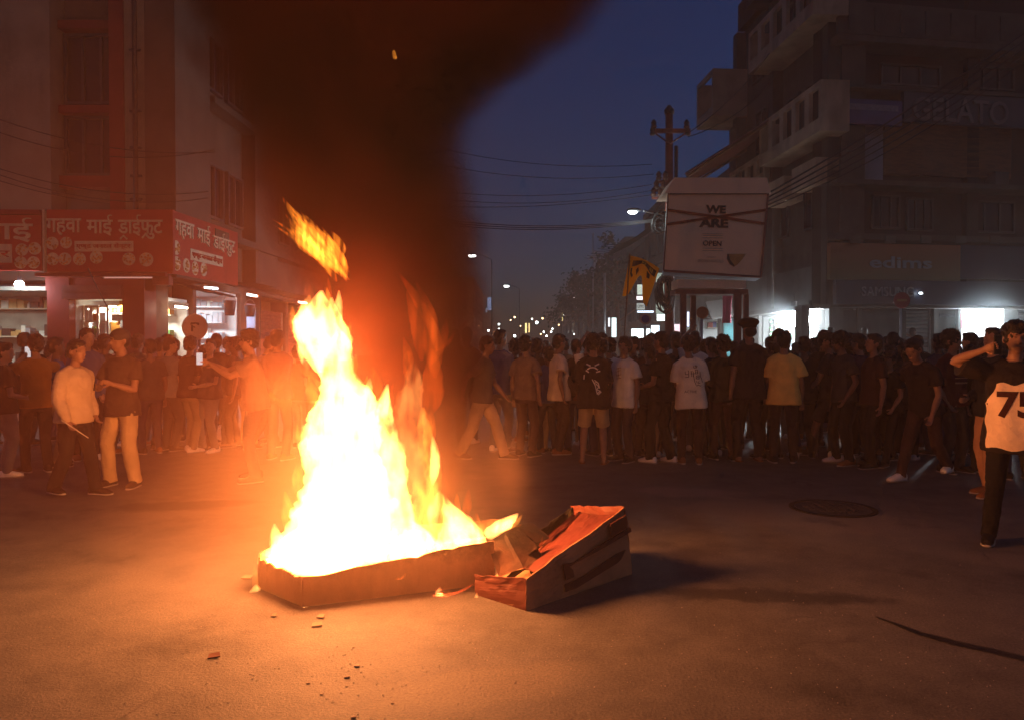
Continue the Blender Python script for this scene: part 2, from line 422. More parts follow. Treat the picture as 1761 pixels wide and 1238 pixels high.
# ------------------------------------------------------------------ ground
def asphalt():
    m, n, l, b = new_mat('worn_asphalt')
    tc = n.new('ShaderNodeTexCoord')
    def nz(sc, det=6, rough=0.6):
        t = n.new('ShaderNodeTexNoise'); t.inputs['Scale'].default_value = sc; t.inputs['Detail'].default_value = det; t.inputs['Roughness'].default_value = rough
        l.new(tc.outputs['Object'], t.inputs['Vector']); return t
    big, mid, fine = nz(0.5, 5), nz(3.2, 8, 0.7), nz(70, 3, 0.7)
    cr = n.new('ShaderNodeValToRGB'); l.new(mid.outputs[0], cr.inputs[0])
    cr.color_ramp.elements[0].position, cr.color_ramp.elements[0].color = 0.30, (0.068, 0.063, 0.056, 1)
    cr.color_ramp.elements[1].position, cr.color_ramp.elements[1].color = 0.70, (0.126, 0.115, 0.101, 1)
    # dusty pale patches
    r1 = n.new('ShaderNodeMapRange'); l.new(big.outputs[0], r1.inputs[0]); r1.inputs[1].default_value, r1.inputs[2].default_value = 0.5, 0.68
    r1.inputs[3].default_value, r1.inputs[4].default_value = 0.0, 0.7
    mx = n.new('ShaderNodeMix'); mx.data_type = 'RGBA'; l.new(r1.outputs[0], mx.inputs[0]); l.new(cr.outputs[0], mx.inputs[6]); mx.inputs[7].default_value = (0.155, 0.138, 0.115, 1)
    # a dusty mended patch round the manhole, with a shape of its own
    def blob(cx, cy, rx, ry, rot):
        mp = n.new('ShaderNodeMapping'); mp.vector_type = 'TEXTURE'; mp.inputs['Location'].default_value = (cx, cy, 0); mp.inputs['Rotation'].default_value = (0, 0, rot); mp.inputs['Scale'].default_value = (rx, ry, 1)
        l.new(tc.outputs['Object'], mp.inputs[0])
        ln = n.new('ShaderNodeVectorMath'); ln.operation = 'LENGTH'; l.new(mp.outputs[0], ln.inputs[0])
        w = n.new('ShaderNodeMath'); w.operation = 'MULTIPLY_ADD'; l.new(mid.outputs[0], w.inputs[0]); w.inputs[1].default_value = 1.5; l.new(ln.outputs['Value'], w.inputs[2])
        r = n.new('ShaderNodeMapRange'); l.new(w.outputs[0], r.inputs[0]); r.inputs[1].default_value, r.inputs[2].default_value = 1.75, 1.35; r.inputs[3].default_value, r.inputs[4].default_value = 0, 0.75
        return r.outputs[0]
    for (cx, cy, rx, ry, rot, colr) in ((2.7, 7.2, 1.5, 0.75, -0.45, (0.19, 0.165, 0.13, 1)), (1.9, 8.4, 0.7, 0.35, -0.2, (0.20, 0.175, 0.14, 1)), (3.9, 5.6, 0.8, 0.28, -0.5, (0.16, 0.14, 0.115, 1)), (-0.1, 3.6, 0.6, 0.25, 0.3, (0.16, 0.14, 0.11, 1)), (1.6, 4.9, 0.9, 0.16, -0.1, (0.028, 0.025, 0.022, 1)), (-3.3, 7.7, 0.9, 0.3, 0.2, (0.03, 0.027, 0.024, 1))):
        mq = n.new('ShaderNodeMix'); mq.data_type = 'RGBA'; l.new(blob(cx, cy, rx, ry, rot), mq.inputs[0]); l.new(mx.outputs[2], mq.inputs[6]); mq.inputs[7].default_value = colr; mx = mq
    # hairline cracks, only in some patches
    vo = n.new('ShaderNodeTexVoronoi'); vo.feature = 'DISTANCE_TO_EDGE'; vo.inputs['Scale'].default_value = 0.55
    wp = n.new('ShaderNodeVectorMath'); wp.operation = 'MULTIPLY_ADD'; l.new(nz(1.1, 5).outputs['Color'], wp.inputs[0]); wp.inputs[1].default_value = (0.9, 0.9, 0); l.new(tc.outputs['Object'], wp.inputs[2]); l.new(wp.outputs[0], vo.inputs['Vector'])
    ck = n.new('ShaderNodeMapRange'); l.new(vo.outputs['Distance'], ck.inputs[0]); ck.inputs[1].default_value, ck.inputs[2].default_value = 0.003, 0.009; ck.inputs[3].default_value, ck.inputs[4].default_value = 0.5, 0.0
    cm = n.new('ShaderNodeMapRange'); l.new(nz(0.8, 3).outputs[0], cm.inputs[0]); cm.inputs[1].default_value, cm.inputs[2].default_value = 0.56, 0.64
    cf = n.new('ShaderNodeMath'); cf.operation = 'MULTIPLY'; l.new(ck.outputs[0], cf.inputs[0]); l.new(cm.outputs[0], cf.inputs[1])
    mc = n.new('ShaderNodeMix'); mc.data_type = 'RGBA'; l.new(cf.outputs[0], mc.inputs[0]); l.new(mx.outputs[2], mc.inputs[6]); mc.inputs[7].default_value = (0.02, 0.018, 0.016, 1); mx = mc
    # oil and soot blotches
    ob = n.new('ShaderNodeMapRange'); l.new(nz(0.9, 7, 0.65).outputs[0], ob.inputs[0]); ob.inputs[1].default_value, ob.inputs[2].default_value = 0.56, 0.70; ob.inputs[3].default_value, ob.inputs[4].default_value = 0, 0.72
    mo = n.new('ShaderNodeMix'); mo.data_type = 'RGBA'; l.new(ob.outputs[0], mo.inputs[0]); l.new(mx.outputs[2], mo.inputs[6]); mo.inputs[7].default_value = (0.028, 0.025, 0.022, 1); mx = mo
    # stone flecks
    r2 = n.new('ShaderNodeMapRange'); l.new(fine.outputs[0], r2.inputs[0]); r2.inputs[1].default_value, r2.inputs[2].default_value = 0.35, 0.75
    r2.inputs[3].default_value, r2.inputs[4].default_value = 0.72, 1.4
    m2 = n.new('ShaderNodeMix'); m2.data_type = 'RGBA'; m2.blend_type = 'MULTIPLY'; m2.inputs[0].default_value = 1; l.new(mx.outputs[2], m2.inputs[6]); l.new(r2.outputs[0], m2.inputs[7])
    l.new(m2.outputs[2], b.inputs['Base Color'])
    b.inputs['Roughness'].default_value = 0.72; b.inputs['Specular IOR Level'].default_value = 0.25
    add = n.new('ShaderNodeMath'); add.operation = 'MULTIPLY_ADD'; l.new(mid.outputs[0], add.inputs[0]); add.inputs[1].default_value = 1.6; l.new(fine.outputs[0], add.inputs[2])
    bp = n.new('ShaderNodeBump'); bp.inputs['Strength'].default_value = 0.32; bp.inputs['Distance'].default_value = 0.02
    l.new(add.outputs[0], bp.inputs['Height']); l.new(bp.outputs[0], b.inputs['Normal'])
    return m
M_ASPHALT = asphalt()
def ground_h(x, y):
    return 0.0
gm = MB()
gm.add([(-88, -10, 0), (88, -10, 0), (88, 186, 0), (-88, 186, 0)], [(0, 1, 2, 3)])
road = tag(gm.build('road', M_ASPHALT), kind='structure')
# ------------------------------------------------------------------ people
def mesh_from(o, mods):
    """evaluated mesh of o with modifiers set up by mods(o); o is removed"""
    mods(o)
    dg = bpy.context.evaluated_depsgraph_get()
    me = bpy.data.meshes.new_from_object(o.evaluated_get(dg))
    old = o.data
    bpy.data.objects.remove(o); bpy.data.meshes.remove(old)
    return me

def fuse(mb, voxel, smooth=4):
    o = link_mesh('fuse', mb.mesh('fuse'))
    def mods(o):
        r = o.modifiers.new('r', 'REMESH'); r.mode = 'VOXEL'; r.voxel_size = voxel; r.adaptivity = 0
        if smooth:
            s = o.modifiers.new('s', 'SMOOTH'); s.factor = 0.5; s.iterations = smooth
    return mesh_from(o, mods)

def loft(mb, rings, n=18):
    """rings of (centre, half-axis a, half-axis b), squarish ellipses"""
    vs, fs = [], []
    for c, a, b in rings:
        for k in range(n):
            t = 2 * PI * k / n
            x, y = math.cos(t), math.sin(t)
            x = math.copysign(abs(x) ** 0.85, x); y = math.copysign(abs(y) ** 0.85, y)
            vs.append(c + a * x + b * y)
    for i in range(len(rings) - 1):
        for k in range(n):
            fs.append((i*n + k, i*n + (k+1) % n, (i+1)*n + (k+1) % n, (i+1)*n + k))
    fs.append(tuple(range(n-1, -1, -1))); fs.append(tuple((len(rings)-1)*n + k for k in range(n)))
    mb.add(vs, fs)

def limb(mb, pts, rad, n=12):
    """tapered limb with rounded ends through points, radii interpolated smoothly"""
    P, R = [], []
    for i in range(len(pts) - 1):
        for k in range(5):
            t = k / 5
            P.append(pts[i].lerp(pts[i+1], t)); R.append(rad[i] + (rad[i+1] - rad[i]) * (t * t * (3 - 2 * t)))
    P.append(pts[-1]); R.append(rad[-1])
    mb.tube(P, R, n)
    mb.ball(pts[0], rad[0], 10, 7); mb.ball(pts[-1], rad[-1], 10, 7)

def two_bone(a, t, l1, l2, pole):
    d = t - a; L = min(d.length, (l1 + l2) * 0.999)
    d = d.normalized(); t2 = a + d * L
    x = (l1 * l1 - l2 * l2 + L * L) / (2 * L)
    h = math.sqrt(max(l1 * l1 - x * x, 0))
    p = pole - d * pole.dot(d)
    p = p.normalized() if p.length > 1e-6 else d.orthogonal().normalized()
    return a + d * x + p * h, t2

def V(*a): return Vector(a)

# arms: where each hand goes, relative to the pelvis centre (x outward, y back positive, z up)
ARMS = {
    'down': (0.235, -0.03, -0.10), 'loose': (0.26, 0.05, -0.06), 'front': (0.05, -0.24, 0.10), 'phone': (0.03, -0.36, 0.62),
    'chest': (0.09, -0.26, 0.26), 'fold': (-0.08, -0.20, 0.24), 'hip': (0.19, 0.02, 0.06), 'pocket': (0.175, -0.09, -0.06),
    'behind': (0.03, 0.17, 0.0), 'up': (0.10, -0.16, 0.88), 'swing': (0.22, -0.28, 0.0), 'swingback': (0.24, 0.22, -0.02), 'brow': (0.02, -0.16, 0.78),
}
SKINS = [surf('skin_deep', (0.15, 0.078, 0.05), 0.55, 0.12, 12), surf('skin_brown', (0.24, 0.13, 0.085), 0.55, 0.12, 12), surf('skin_tan', (0.34, 0.20, 0.135), 0.55, 0.12, 12)]
M_EYE = surf('dark_eye', (0.02, 0.015, 0.012), 0.25, 0.0)
M_LIP = surf('lip', (0.16, 0.06, 0.05), 0.5, 0.1)
M_HAIR = surf('black_hair', (0.010, 0.008, 0.008), 0.5, 0.3, 60, 0.5, 160)
_cloth = {}
def cloth(name, r, g, b, rough=0.85):
    if name not in _cloth:
        _cloth[name] = surf(name + '_cloth', tuple(c * (0.72 if r < 205 else 0.95) for c in lin(r, g, b)[:3]), rough, 0.16, 5, 0.25, 55, spec=0.15, stain=0.0)
    return _cloth[name]

def fold_cloth(me, amp, seed, soft=6.0):
    """creases in cloth"""
    n = len(me.vertices)
    co = np.empty(n * 3, 'f'); no = np.empty(n * 3, 'f')
    me.vertices.foreach_get('co', co)
    me.vertex_normals.foreach_get('vector', no)
    co, no = co.reshape(-1, 3), no.reshape(-1, 3)
    for i in range(n):
        x, y, z = co[i]
        w = noise.noise(Vector((x * soft + seed, y * soft, z * soft * 0.55 + x * 3)))
        w2 = noise.noise(Vector((x * soft * 2.2, y * soft * 2.2 + seed, z * soft * 2.6 - abs(x) * 9)))
        co[i] += no[i] * (amp * (1.1 * w + 0.45 * (abs(w2) * 2 - 0.5)))
    me.vertices.foreach_set('co', co.reshape(-1)); me.update()

def make_person(pose, outfit, seed=0, fine=False):
    """a standing figure that faces -Y with its feet at the origin"""
    R = random.Random(seed)
    bulk = pose.get('bulk', 1.0)
    lean, side, twist = pose.get('lean', 0.02), pose.get('side', 0.0), pose.get('twist', 0.0)
    hy, hp = pose.get('head', (0.0, 0.05))
    drop = pose.get('drop', 0.0)
    fl, fr = pose.get('feet', ((0.11, 0.0, 0.0), (-0.11, 0.02, 0.0)))       # left foot (+x), right foot
    P = V((fl[0] + fr[0]) * 0.5 * 0.7 + pose.get('shift', 0), (fl[1] + fr[1]) * 0.5, 0.95 - drop)
    RL = Matrix.Rotation(twist, 3, 'Z') @ Matrix.Rotation(lean, 3, 'X') @ Matrix.Rotation(side, 3, 'Y')
    up = lambda x, y, z: P + RL @ V(x, y, z)
    X, Y = RL @ V(1, 0, 0), RL @ V(0, 1, 0)
    base = lambda x, y, z: P + V(x, y, z)
    neck = up(0, 0.015, 0.53)
    RH = RL @ Matrix.Rotation(hy, 3, 'Z') @ Matrix.Rotation(hp, 3, 'X')
    HS = 1.08
    hd = lambda x, y, z: neck + RH @ (V(x, y, z) * HS)
    # joints
    arms = {}
    for s, key in ((1, pose.get('left', 'down')), (-1, pose.get('right', 'down'))):
        t = ARMS[key] if isinstance(key, str) else key
        sh = up(s * 0.172, 0.01, 0.430)
        el, wr = two_bone(sh, up(t[0] * s, t[1], t[2]), 0.285, 0.255, RL @ V(s * 0.55, 0.75, -0.55))
        arms[s] = (sh, el, wr)
    legs = {}
    for s, f in ((1, fl), (-1, fr)):
        hip = base(s * 0.088, 0, -0.04)
        an = V(f[0], f[1], 0.085 + f[2])
        kn, an = two_bone(hip, an, 0.425, 0.42, V(s * 0.12, -1, 0))
        legs[s] = (hip, kn, an, f[3] if len(f) > 3 else s * 0.18)
    # ---- body: one continuous skin
    b = MB()
    q = bulk
    TR = [(-0.13, .125, .095), (-0.04, .158 * q, .112 * q), (0.08, .148 * q, .104 * q), (0.20, .142 * q, .100 * q), (0.32, .158, .108), (0.41, .162, .102), (0.47, .125, .080), (0.525, .064, .060)]
    loft(b, [(up(0, 0, z), X * rx, Y * ry) for z, rx, ry in TR])
    for s in (1, -1): b.tube([up(s * 0.03, 0.02, 0.535), up(s * 0.14, 0.012, 0.435)], [0.030, 0.045], 8)
    limb(b, [up(0, 0.012, 0.48), neck, hd(0, -0.005, 0.075)], [0.064, 0.053, 0.050])
    HR = (RH * HS).to_4x4()
    b.ball(hd(0, 0.005, 0.185), (0.074, 0.092, 0.098), 16, 12, M=HR)
    b.ball(hd(0, -0.030, 0.125), (0.058, 0.064, 0.070), 14, 10, M=HR)
    b.ball(hd(0, -0.062, 0.082), (0.030, 0.026, 0.024), 10, 8, M=HR)
    b.tube([hd(0, -0.078, 0.185), hd(0, -0.104, 0.150), hd(0, -0.108, 0.138)], [0.010, 0.014, 0.016], 8)
    b.ball(hd(0, -0.072, 0.195), (0.052, 0.020, 0.012), 10, 7, M=HR)
    b.ball(hd(0, -0.086, 0.108), (0.024, 0.012, 0.010), 10, 6, M=HR)
    for s in (1, -1):
        b.ball(hd(s * 0.073, 0.012, 0.158), (0.011, 0.020, 0.032), 8, 7, M=HR)
        b.ball(hd(s * 0.042, -0.052, 0.150), (0.022, 0.020, 0.018), 8, 6, M=HR)
        sh, el, wr = arms[s]
        limb(b, [sh, sh.lerp(el, 0.5), el, el.lerp(wr, 0.35), wr], [0.056, 0.046, 0.037, 0.038, 0.025])
        hdv = (wr - el).normalized()
        b.tube([wr, wr + hdv * 0.04, wr + hdv * 0.085], [0.026, 0.034, 0.032], 10, sq=(1, 0.5))
        hip, kn, an, yaw = legs[s]
        limb(b, [hip, hip.lerp(kn, 0.5), kn, kn.lerp(an, 0.32), an], [0.088 * q, 0.074 * q, 0.053, 0.054, 0.036])
        fd = V(math.sin(yaw), -math.cos(yaw), 0)
        b.tube([an + V(0, 0, -0.045) - fd * 0.05, an + V(0, 0, -0.035), an + V(0, 0, -0.05) + fd * 0.07, an + V(0, 0, -0.065) + fd * 0.165], [0.030, 0.042, 0.038, 0.020], 10, sq=(1, 0.85))
    me = fuse(b, 0.0095 if fine else 0.0125, 3)
    # eyes, lips and fingers are set into the same mesh
    e = MB()
    for s in (1, -1):
        e.ball(hd(s * 0.030, -0.0785, 0.178), (0.0125, 0.008, 0.0065), 8, 6, 1, HR)
        e.tube([hd(s * 0.048, -0.084, 0.200), hd(s * 0.030, -0.0935, 0.206), hd(s * 0.012, -0.0955, 0.201)], [0.003, 0.0045, 0.004], 6, 1)
        sh, el, wr = arms[s]
        d = (wr - el).normalized()
        w = d.cross(RL @ V(0, 1, 0)); w = w.normalized() if w.length > 0.2 else RL @ V(1, 0, 0)
        c = d.cross(w).normalized()
        if c.dot(RL @ V(0, -1, 0)) < 0: c = -c
        curl = pose.get('curl', 0.5)
        for k, (off, L) in enumerate(((0.024, 0.066), (0.008, 0.074), (-0.008, 0.070), (-0.023, 0.055))):
            p0 = wr + d * 0.078 + w * off
            p1 = p0 + (d + c * curl * 0.5).normalized() * L * 0.5
            p2 = p1 + (d + c * curl * 1.6).normalized() * L * 0.35
            p3 = p2 + (d * 0.5 + c * curl * 2).normalized() * L * 0.25
            e.tube([p0, p1, p2, p3], [0.0095, 0.0088, 0.0078, 0.006], 7, 0)
        t0 = wr + d * 0.025 + w * 0.026 * (1 if w.dot(X) * s < 0 else -1)
        tw = w * (1 if w.dot(X) * s < 0 else -1)
        e.tube([t0, t0 + (d + tw * 0.9 + c * 0.4).normalized() * 0.035, t0 + (d + tw * 0.5 + c * 0.7).normalized() * 0.062], [0.012, 0.010, 0.007], 7, 0)
    e.tube([hd(-0.024, -0.094, 0.108), hd(0, -0.099, 0.106), hd(0.024, -0.094, 0.108)], [0.003, 0.006, 0.003], 6, 2)
    em = e.mesh()
    bm = bmesh.new(); bm.from_mesh(me); bm.from_mesh(em)
    bm.to_mesh(me); bm.free(); bpy.data.meshes.remove(em)
    me.materials.clear()
    root = link_mesh('person', me, [outfit.get('skin', SKINS[1]), M_EYE, M_LIP], None, True)
    # ---- shirt
    sh_t = outfit.get('top', 'tee')
    ease = outfit.get('ease', 0.022)
    hem = outfit.get('hem', -0.10)
    t = MB()
    ring = [(hem, .194 * q + ease * .8, .142 * q + ease * .6), (hem + 0.10, .180 * q + ease, .128 * q + ease), (0.10, .152 * q + ease, .108 * q + ease), (0.22, .150 * q + ease, .106 * q + ease), (0.33, .166 + ease * .7, .112 + ease * .7), (0.42, .168 + ease * .4, .104 + ease * .5), (0.465, .140 + ease * .3, .084 + ease * .3), (0.500, .095 + ease * .3, .074 + ease * .2), (0.525, .070 + ease * .2, .064 + ease * .2)]
    loft(t, [(up(0, 0, z), X * rx, Y * ry) for z, rx, ry in ring])
    for s in (1, -1): t.tube([up(s * 0.045, 0.016, 0.525), up(s * 0.10, 0.014, 0.485), up(s * 0.16, 0.012, 0.438)], [0.034 + ease * .2, 0.046 + ease * .3, 0.054 + ease * .3], 10)
    sl = {'tee': 0.62, 'long': 1.9, 'polo': 0.62, 'sleeveless': 0.0}[sh_t]
    for s in (1, -1):
        sh, el, wr = arms[s]
        if sl > 1:
            limb(t, [sh, sh.lerp(el, 0.5), el, el.lerp(wr, 0.5), el.lerp(wr, 0.93)], [0.056 + ease * .4, 0.056 + ease * .5, 0.052 + ease * .4, 0.047 + ease * .5, 0.036 + ease * .2])
        elif sl > 0:
            a = sh.lerp(el, sl + outfit.get('sleeve', 0.0))
            t.tube([sh, sh.lerp(a, 0.4), a], [0.056 + ease * .3, 0.060 + ease * .6, 0.060 + ease], 14)
            t.ball(sh, 0.056 + ease * .3, 12, 8)
    sm = fuse(t, 0.011 if fine else 0.015, 3)
    fold_cloth(sm, 0.010 if fine else 0.011, seed * 3.7)
    shirt = link_mesh('shirt', sm, outfit.get('shirt'), root, True)
    if sh_t in ('polo', 'long') and outfit.get('collar', True):
        c = MB()
        cr = [up(0.066 * math.sin(a), 0.066 * math.cos(a) * (1.0), 0.525 - 0.035 * (math.cos(a) < 0) * -math.cos(a)) for a in np.linspace(-2.6, 2.6, 15)]
        c.tube(cr, 0.013, 6, sq=(0.7, 1.5))
        link_mesh('collar', c.mesh(), outfit.get('shirt'), shirt, True)
    # ---- legs
    kind = outfit.get('legs', 'trousers')
    g = MB()
    loft(g, [(base(0, 0, z), V(rx, 0, 0), V(0, ry, 0)) for z, rx, ry in [(-0.15, .150 * q, .112 * q), (-0.06, .172 * q, .124 * q), (0.02, .162 * q, .116 * q), (0.07, .154 * q, .110 * q)]])
    loose = outfit.get('loose', 0.0)
    for s in (1, -1):
        hip, kn, an, yaw = legs[s]
        if kind == 'shorts':
            e1 = kn.lerp(an, -0.06)
            g.tube([hip, hip.lerp(e1, 0.5), e1], [0.100 * q, 0.098 * q + loose, 0.094 + loose], 16)
        else:
            a = an + V(0, 0, -0.03)
            g.tube([hip, hip.lerp(kn, 0.5), kn, kn.lerp(a, 0.4), kn.lerp(a, 0.8), a], [0.100 * q, 0.086 * q + loose * .6, 0.068 + loose * .8, 0.066 + loose, 0.060 + loose, 0.062 + loose], 16)
        g.ball(hip, 0.102 * q, 12, 8)
    gm_ = fuse(g, 0.012 if fine else 0.016, 3)
    fold_cloth(gm_, 0.009, seed * 1.9 + 5, 9)
    link_mesh('shorts' if kind == 'shorts' else 'trousers', gm_, outfit.get('bottom'), root, True)
    # ---- shoes
    if outfit.get('shoes', True):
        for s in (1, -1):
            hip, kn, an, yaw = legs[s]
            fd = V(math.sin(yaw), -math.cos(yaw), 0); sd = V(math.cos(yaw), math.sin(yaw), 0)
            o = MB()
            lift = V(0, 0, an.z - 0.085)
            p = lambda f_, z: V(an.x, an.y, z) + fd * f_ + lift
            if outfit.get('sandal'):
                loft(o, [(p(-0.075, 0.012), sd * .030, V(0, 0, .009)), (p(-0.03, 0.012), sd * .040, V(0, 0, .011)), (p(0.10, 0.012), sd * .046, V(0, 0, .010)), (p(0.19, 0.012), sd * .032, V(0, 0, .008))], 12)
                o.tube([p(0.10, 0.02) - sd * .044, p(0.12, 0.058), p(0.10, 0.02) + sd * .044], 0.008, 6)
            else:
                loft(o, [(p(-0.088, 0.050), sd * .022, V(0, 0, .030)), (p(-0.07, 0.050), sd * .038, V(0, 0, .048)), (p(0.0, 0.058), sd * .043, V(0, 0, .056)), (p(0.07, 0.044), sd * .047, V(0, 0, .042)), (p(0.15, 0.032), sd * .045, V(0, 0, .030)), (p(0.195, 0.026), sd * .028, V(0, 0, .020))], 14)
                so = MB()
                loft(so, [(p(-0.092, 0.010), sd * .026, V(0, 0, .010)), (p(-0.07, 0.011), sd * .042, V(0, 0, .011)), (p(0.08, 0.010), sd * .051, V(0, 0, .010)), (p(0.15, 0.010), sd * .048, V(0, 0, .010)), (p(0.202, 0.012), sd * .028, V(0, 0, .010))], 14)
            sho = o.build('sandal' if outfit.get('sandal') else 'shoe', outfit.get('shoe'), root, True)
            if not outfit.get('sandal'):
                so.build('sole', outfit.get('sole', M_SOLE), sho, True)
    # ---- hair or hat
    h = MB()
    style = outfit.get('hair', 'short')
    if style in ('short', 'full', 'curly'):
        k = {'short': 1.0, 'full': 1.10, 'curly': 1.18}[style]
        h.ball(hd(0, 0.018, 0.203), (0.080 * k, 0.094 * k, 0.094 * k), 24, 18, M=HR)
        h.ball(hd(0, 0.048, 0.150), (0.072 * k, 0.062, 0.075), 18, 12, M=HR)
        h.ball(hd(0, -0.022, 0.262), (0.062 * k, 0.056, 0.034 * k), 14, 10, M=HR)
        hm = fuse(h, 0.008, 1)
        amp = {'short': 0.009, 'full': 0.016, 'curly': 0.022}[style]
        for v in hm.vertices:
            c = v.co
            v.co = c + (c - hd(0, 0.01, 0.18)).normalized() * amp * (noise.noise(c * 38 + Vector((seed, 0, 0))) + 0.6 * noise.noise(c * 90))
        hm.materials.clear()
        link_mesh('hair', hm, outfit.get('hair_mat', M_HAIR), root, True)
    elif style in ('cap', 'beret', 'helmet'):
        h.ball(hd(0, 0.040, 0.155), (0.074, 0.070, 0.070), 16, 12, M=HR)
        hm = fuse(h, 0.009, 1); hm.materials.clear()
        link_mesh('hair', hm, M_HAIR, root, True)
        c = MB()
        if style == 'cap':
            c.ball(hd(0, 0.008, 0.215), (0.086, 0.104, 0.082), 18, 12, M=HR)
            ts = np.linspace(-1.25, 1.25, 13)
            c.slab([hd(0.082 * math.sin(a), -0.075 - 0.10 * math.cos(a) ** 0.6 * 1.0, 0.212 - 0.018 * math.cos(a)) for a in ts] + [hd(0.06, -0.05, 0.225), hd(-0.06, -0.05, 0.225)], RH @ V(0, 0, 0.008))
        elif style == 'beret':
            c.ball(hd(0.012, 0.010, 0.262), (0.125, 0.128, 0.058), 20, 12, M=HR)
            c.ball(hd(0, 0.006, 0.222), (0.088, 0.104, 0.048), 18, 10, M=HR)
        link_mesh('cap', c.mesh(), outfit.get('cap_mat', M_HAIR), root, True)
    root['_j'] = 0; del root['_j']
    info = dict(arms=arms, legs=legs, hd=hd, up=up, shirt=shirt, RL=RL, RH=RH)
    return root, info

M_SOLE = surf('rubber_sole', (0.30, 0.28, 0.25), 0.8, 0.15)
M_PRINT_W = surf('white_print', (0.62, 0.60, 0.56), 0.8, 0.15, 20)
M_PRINT_D = surf('dark_print', (0.035, 0.03, 0.03), 0.8, 0.15, 20)

def text_mesh(s, size=1.0, bold=0.0, extrude=0.0, sx=1.0):
    cu = bpy.data.curves.new('txt', 'FONT'); cu.body = s; cu.size = size; cu.align_x = 'CENTER'; cu.align_y = 'CENTER'
    cu.offset = bold; cu.extrude = extrude; cu.resolution_u = 3
    o = bpy.data.objects.new('txt', cu); COL.objects.link(o)
    dg = bpy.context.evaluated_depsgraph_get()
    me = bpy.data.meshes.new_from_object(o.evaluated_get(dg))
    bpy.data.objects.remove(o); bpy.data.curves.remove(cu)
    if sx != 1.0:
        for v in me.vertices: v.co.x *= sx
    return me

def flat_strokes(strokes, w):
    """polylines (u, v) of width w as little quads cut every 12 mm"""
    m = MB()
    for st in strokes:
        for a, b in zip(st[:-1], st[1:]):
            a, b = Vector((*a, 0)), Vector((*b, 0)); d = b - a; L = d.length
            if L < 1e-6: continue
            n = Vector((-d.y, d.x, 0)).normalized() * w / 2
            k = max(1, int(L / 0.012))
            for i in range(k):
                p, q = a + d * (i / k), a + d * ((i + 1) / k) + d.normalized() * w * 0.25
                m.add([p - n, q - n, q + n, p + n], [(0, 1, 2, 3)])
    return m.mesh()

def decal(me, shirt, mat, side, cx, cz, name='shirt_print', M=None, rot=0.0):
    """wraps a flat mesh (u right as seen, v up) on to the shirt; side -1 front, +1 back"""
    bm = bmesh.new(); bm.from_mesh(me)
    bmesh.ops.triangulate(bm, faces=bm.faces)
    for _ in range(3):
        es = [e for e in bm.edges if e.calc_length() > 0.03]
        if not es: break
        bmesh.ops.subdivide_edges(bm, edges=es, cuts=1)
        bmesh.ops.triangulate(bm, faces=bm.faces)
    sv = [v.co.copy() for v in shirt.data.vertices]
    bvh = BVHTree.FromPolygons(sv, [tuple(p.vertices) for p in shirt.data.polygons])
    M = M or Matrix.Identity(3)
    c, s = math.cos(rot), math.sin(rot)
    dead = []
    for v in bm.verts:
        u, w = v.co.x * c - v.co.y * s, v.co.x * s + v.co.y * c
        p = Vector((cx + (u if side < 0 else -u), side * 0.6, cz + w))
        hit, nrm, i, d = bvh.ray_cast(p, Vector((0, -side, 0)))
        if hit is None: dead.append(v)
        else:
            if nrm.y * side < 0: nrm = -nrm
            v.co = hit + nrm * 0.004
    bmesh.ops.delete(bm, geom=dead, context='VERTS')
    m2 = bpy.data.meshes.new('decal'); bm.to_mesh(m2); bm.free(); bpy.data.meshes.remove(me)
    m2.materials.clear()
    return link_mesh(name, m2, mat, shirt)

def stand(root, px, D, heading, size=1.0, label=None, group='people gathered round the fire', foot_py=None):
    p = gnd(px, foot_py) if foot_py else at(px, HOR, D)
    root.location = (p.x, p.y, 0); root.rotation_euler = (0, 0, heading); root.scale = (size,) * 3
    return tag(root, label, 'person', group)
# ------------------------------------------------------------------ facades
class Frame:
    """a facade plane: x along the street wall, y inward (away from the street), z up"""
    def __init__(s, O, u, flip=False):
        s.O = Vector((O[0], O[1], 0)); s.u = Vector((u[0], u[1], 0)).normalized()
        s.v = Vector((-s.u.y, s.u.x, 0))
        if flip: s.v = -s.v
        s.M = Matrix(((s.u.x, s.v.x, 0, s.O.x), (s.u.y, s.v.y, 0, s.O.y), (0, 0, 1, 0), (0, 0, 0, 1)))
        s.R = s.M.to_3x3()
    def uz(s, px, py, y=0.0):
        d = ray(px, py); c = Vector((0, 0, CAM_H)); o = s.O + s.v * y
        t = (o - c).dot(s.v) / d.dot(s.v); p = c + d * t
        return (p - s.O).dot(s.u), p.z
    def p(s, x, y, z): return s.M @ Vector((x, y, z))
    def box(s, mb, x0, x1, y0, y1, z0, z1, mi=0):
        mb.box((min(x0, x1), min(y0, y1), min(z0, z1)), (max(x0, x1), max(y0, y1), max(z0, z1)), mi, s.M)
        return mb
    def pbox(s, mb, px0, py0, px1, py1, y0, y1, mi=0):
        """box whose front face covers a pixel rectangle"""
        a, zt = s.uz(px0, py0, y0); b, _ = s.uz(px1, py0, y0); m = s.uz((px0 + px1) / 2, py1, y0)[1]; zt = s.uz((px0 + px1) / 2, py0, y0)[1]
        return s.box(mb, a, b, y0, y1, m, zt, mi)

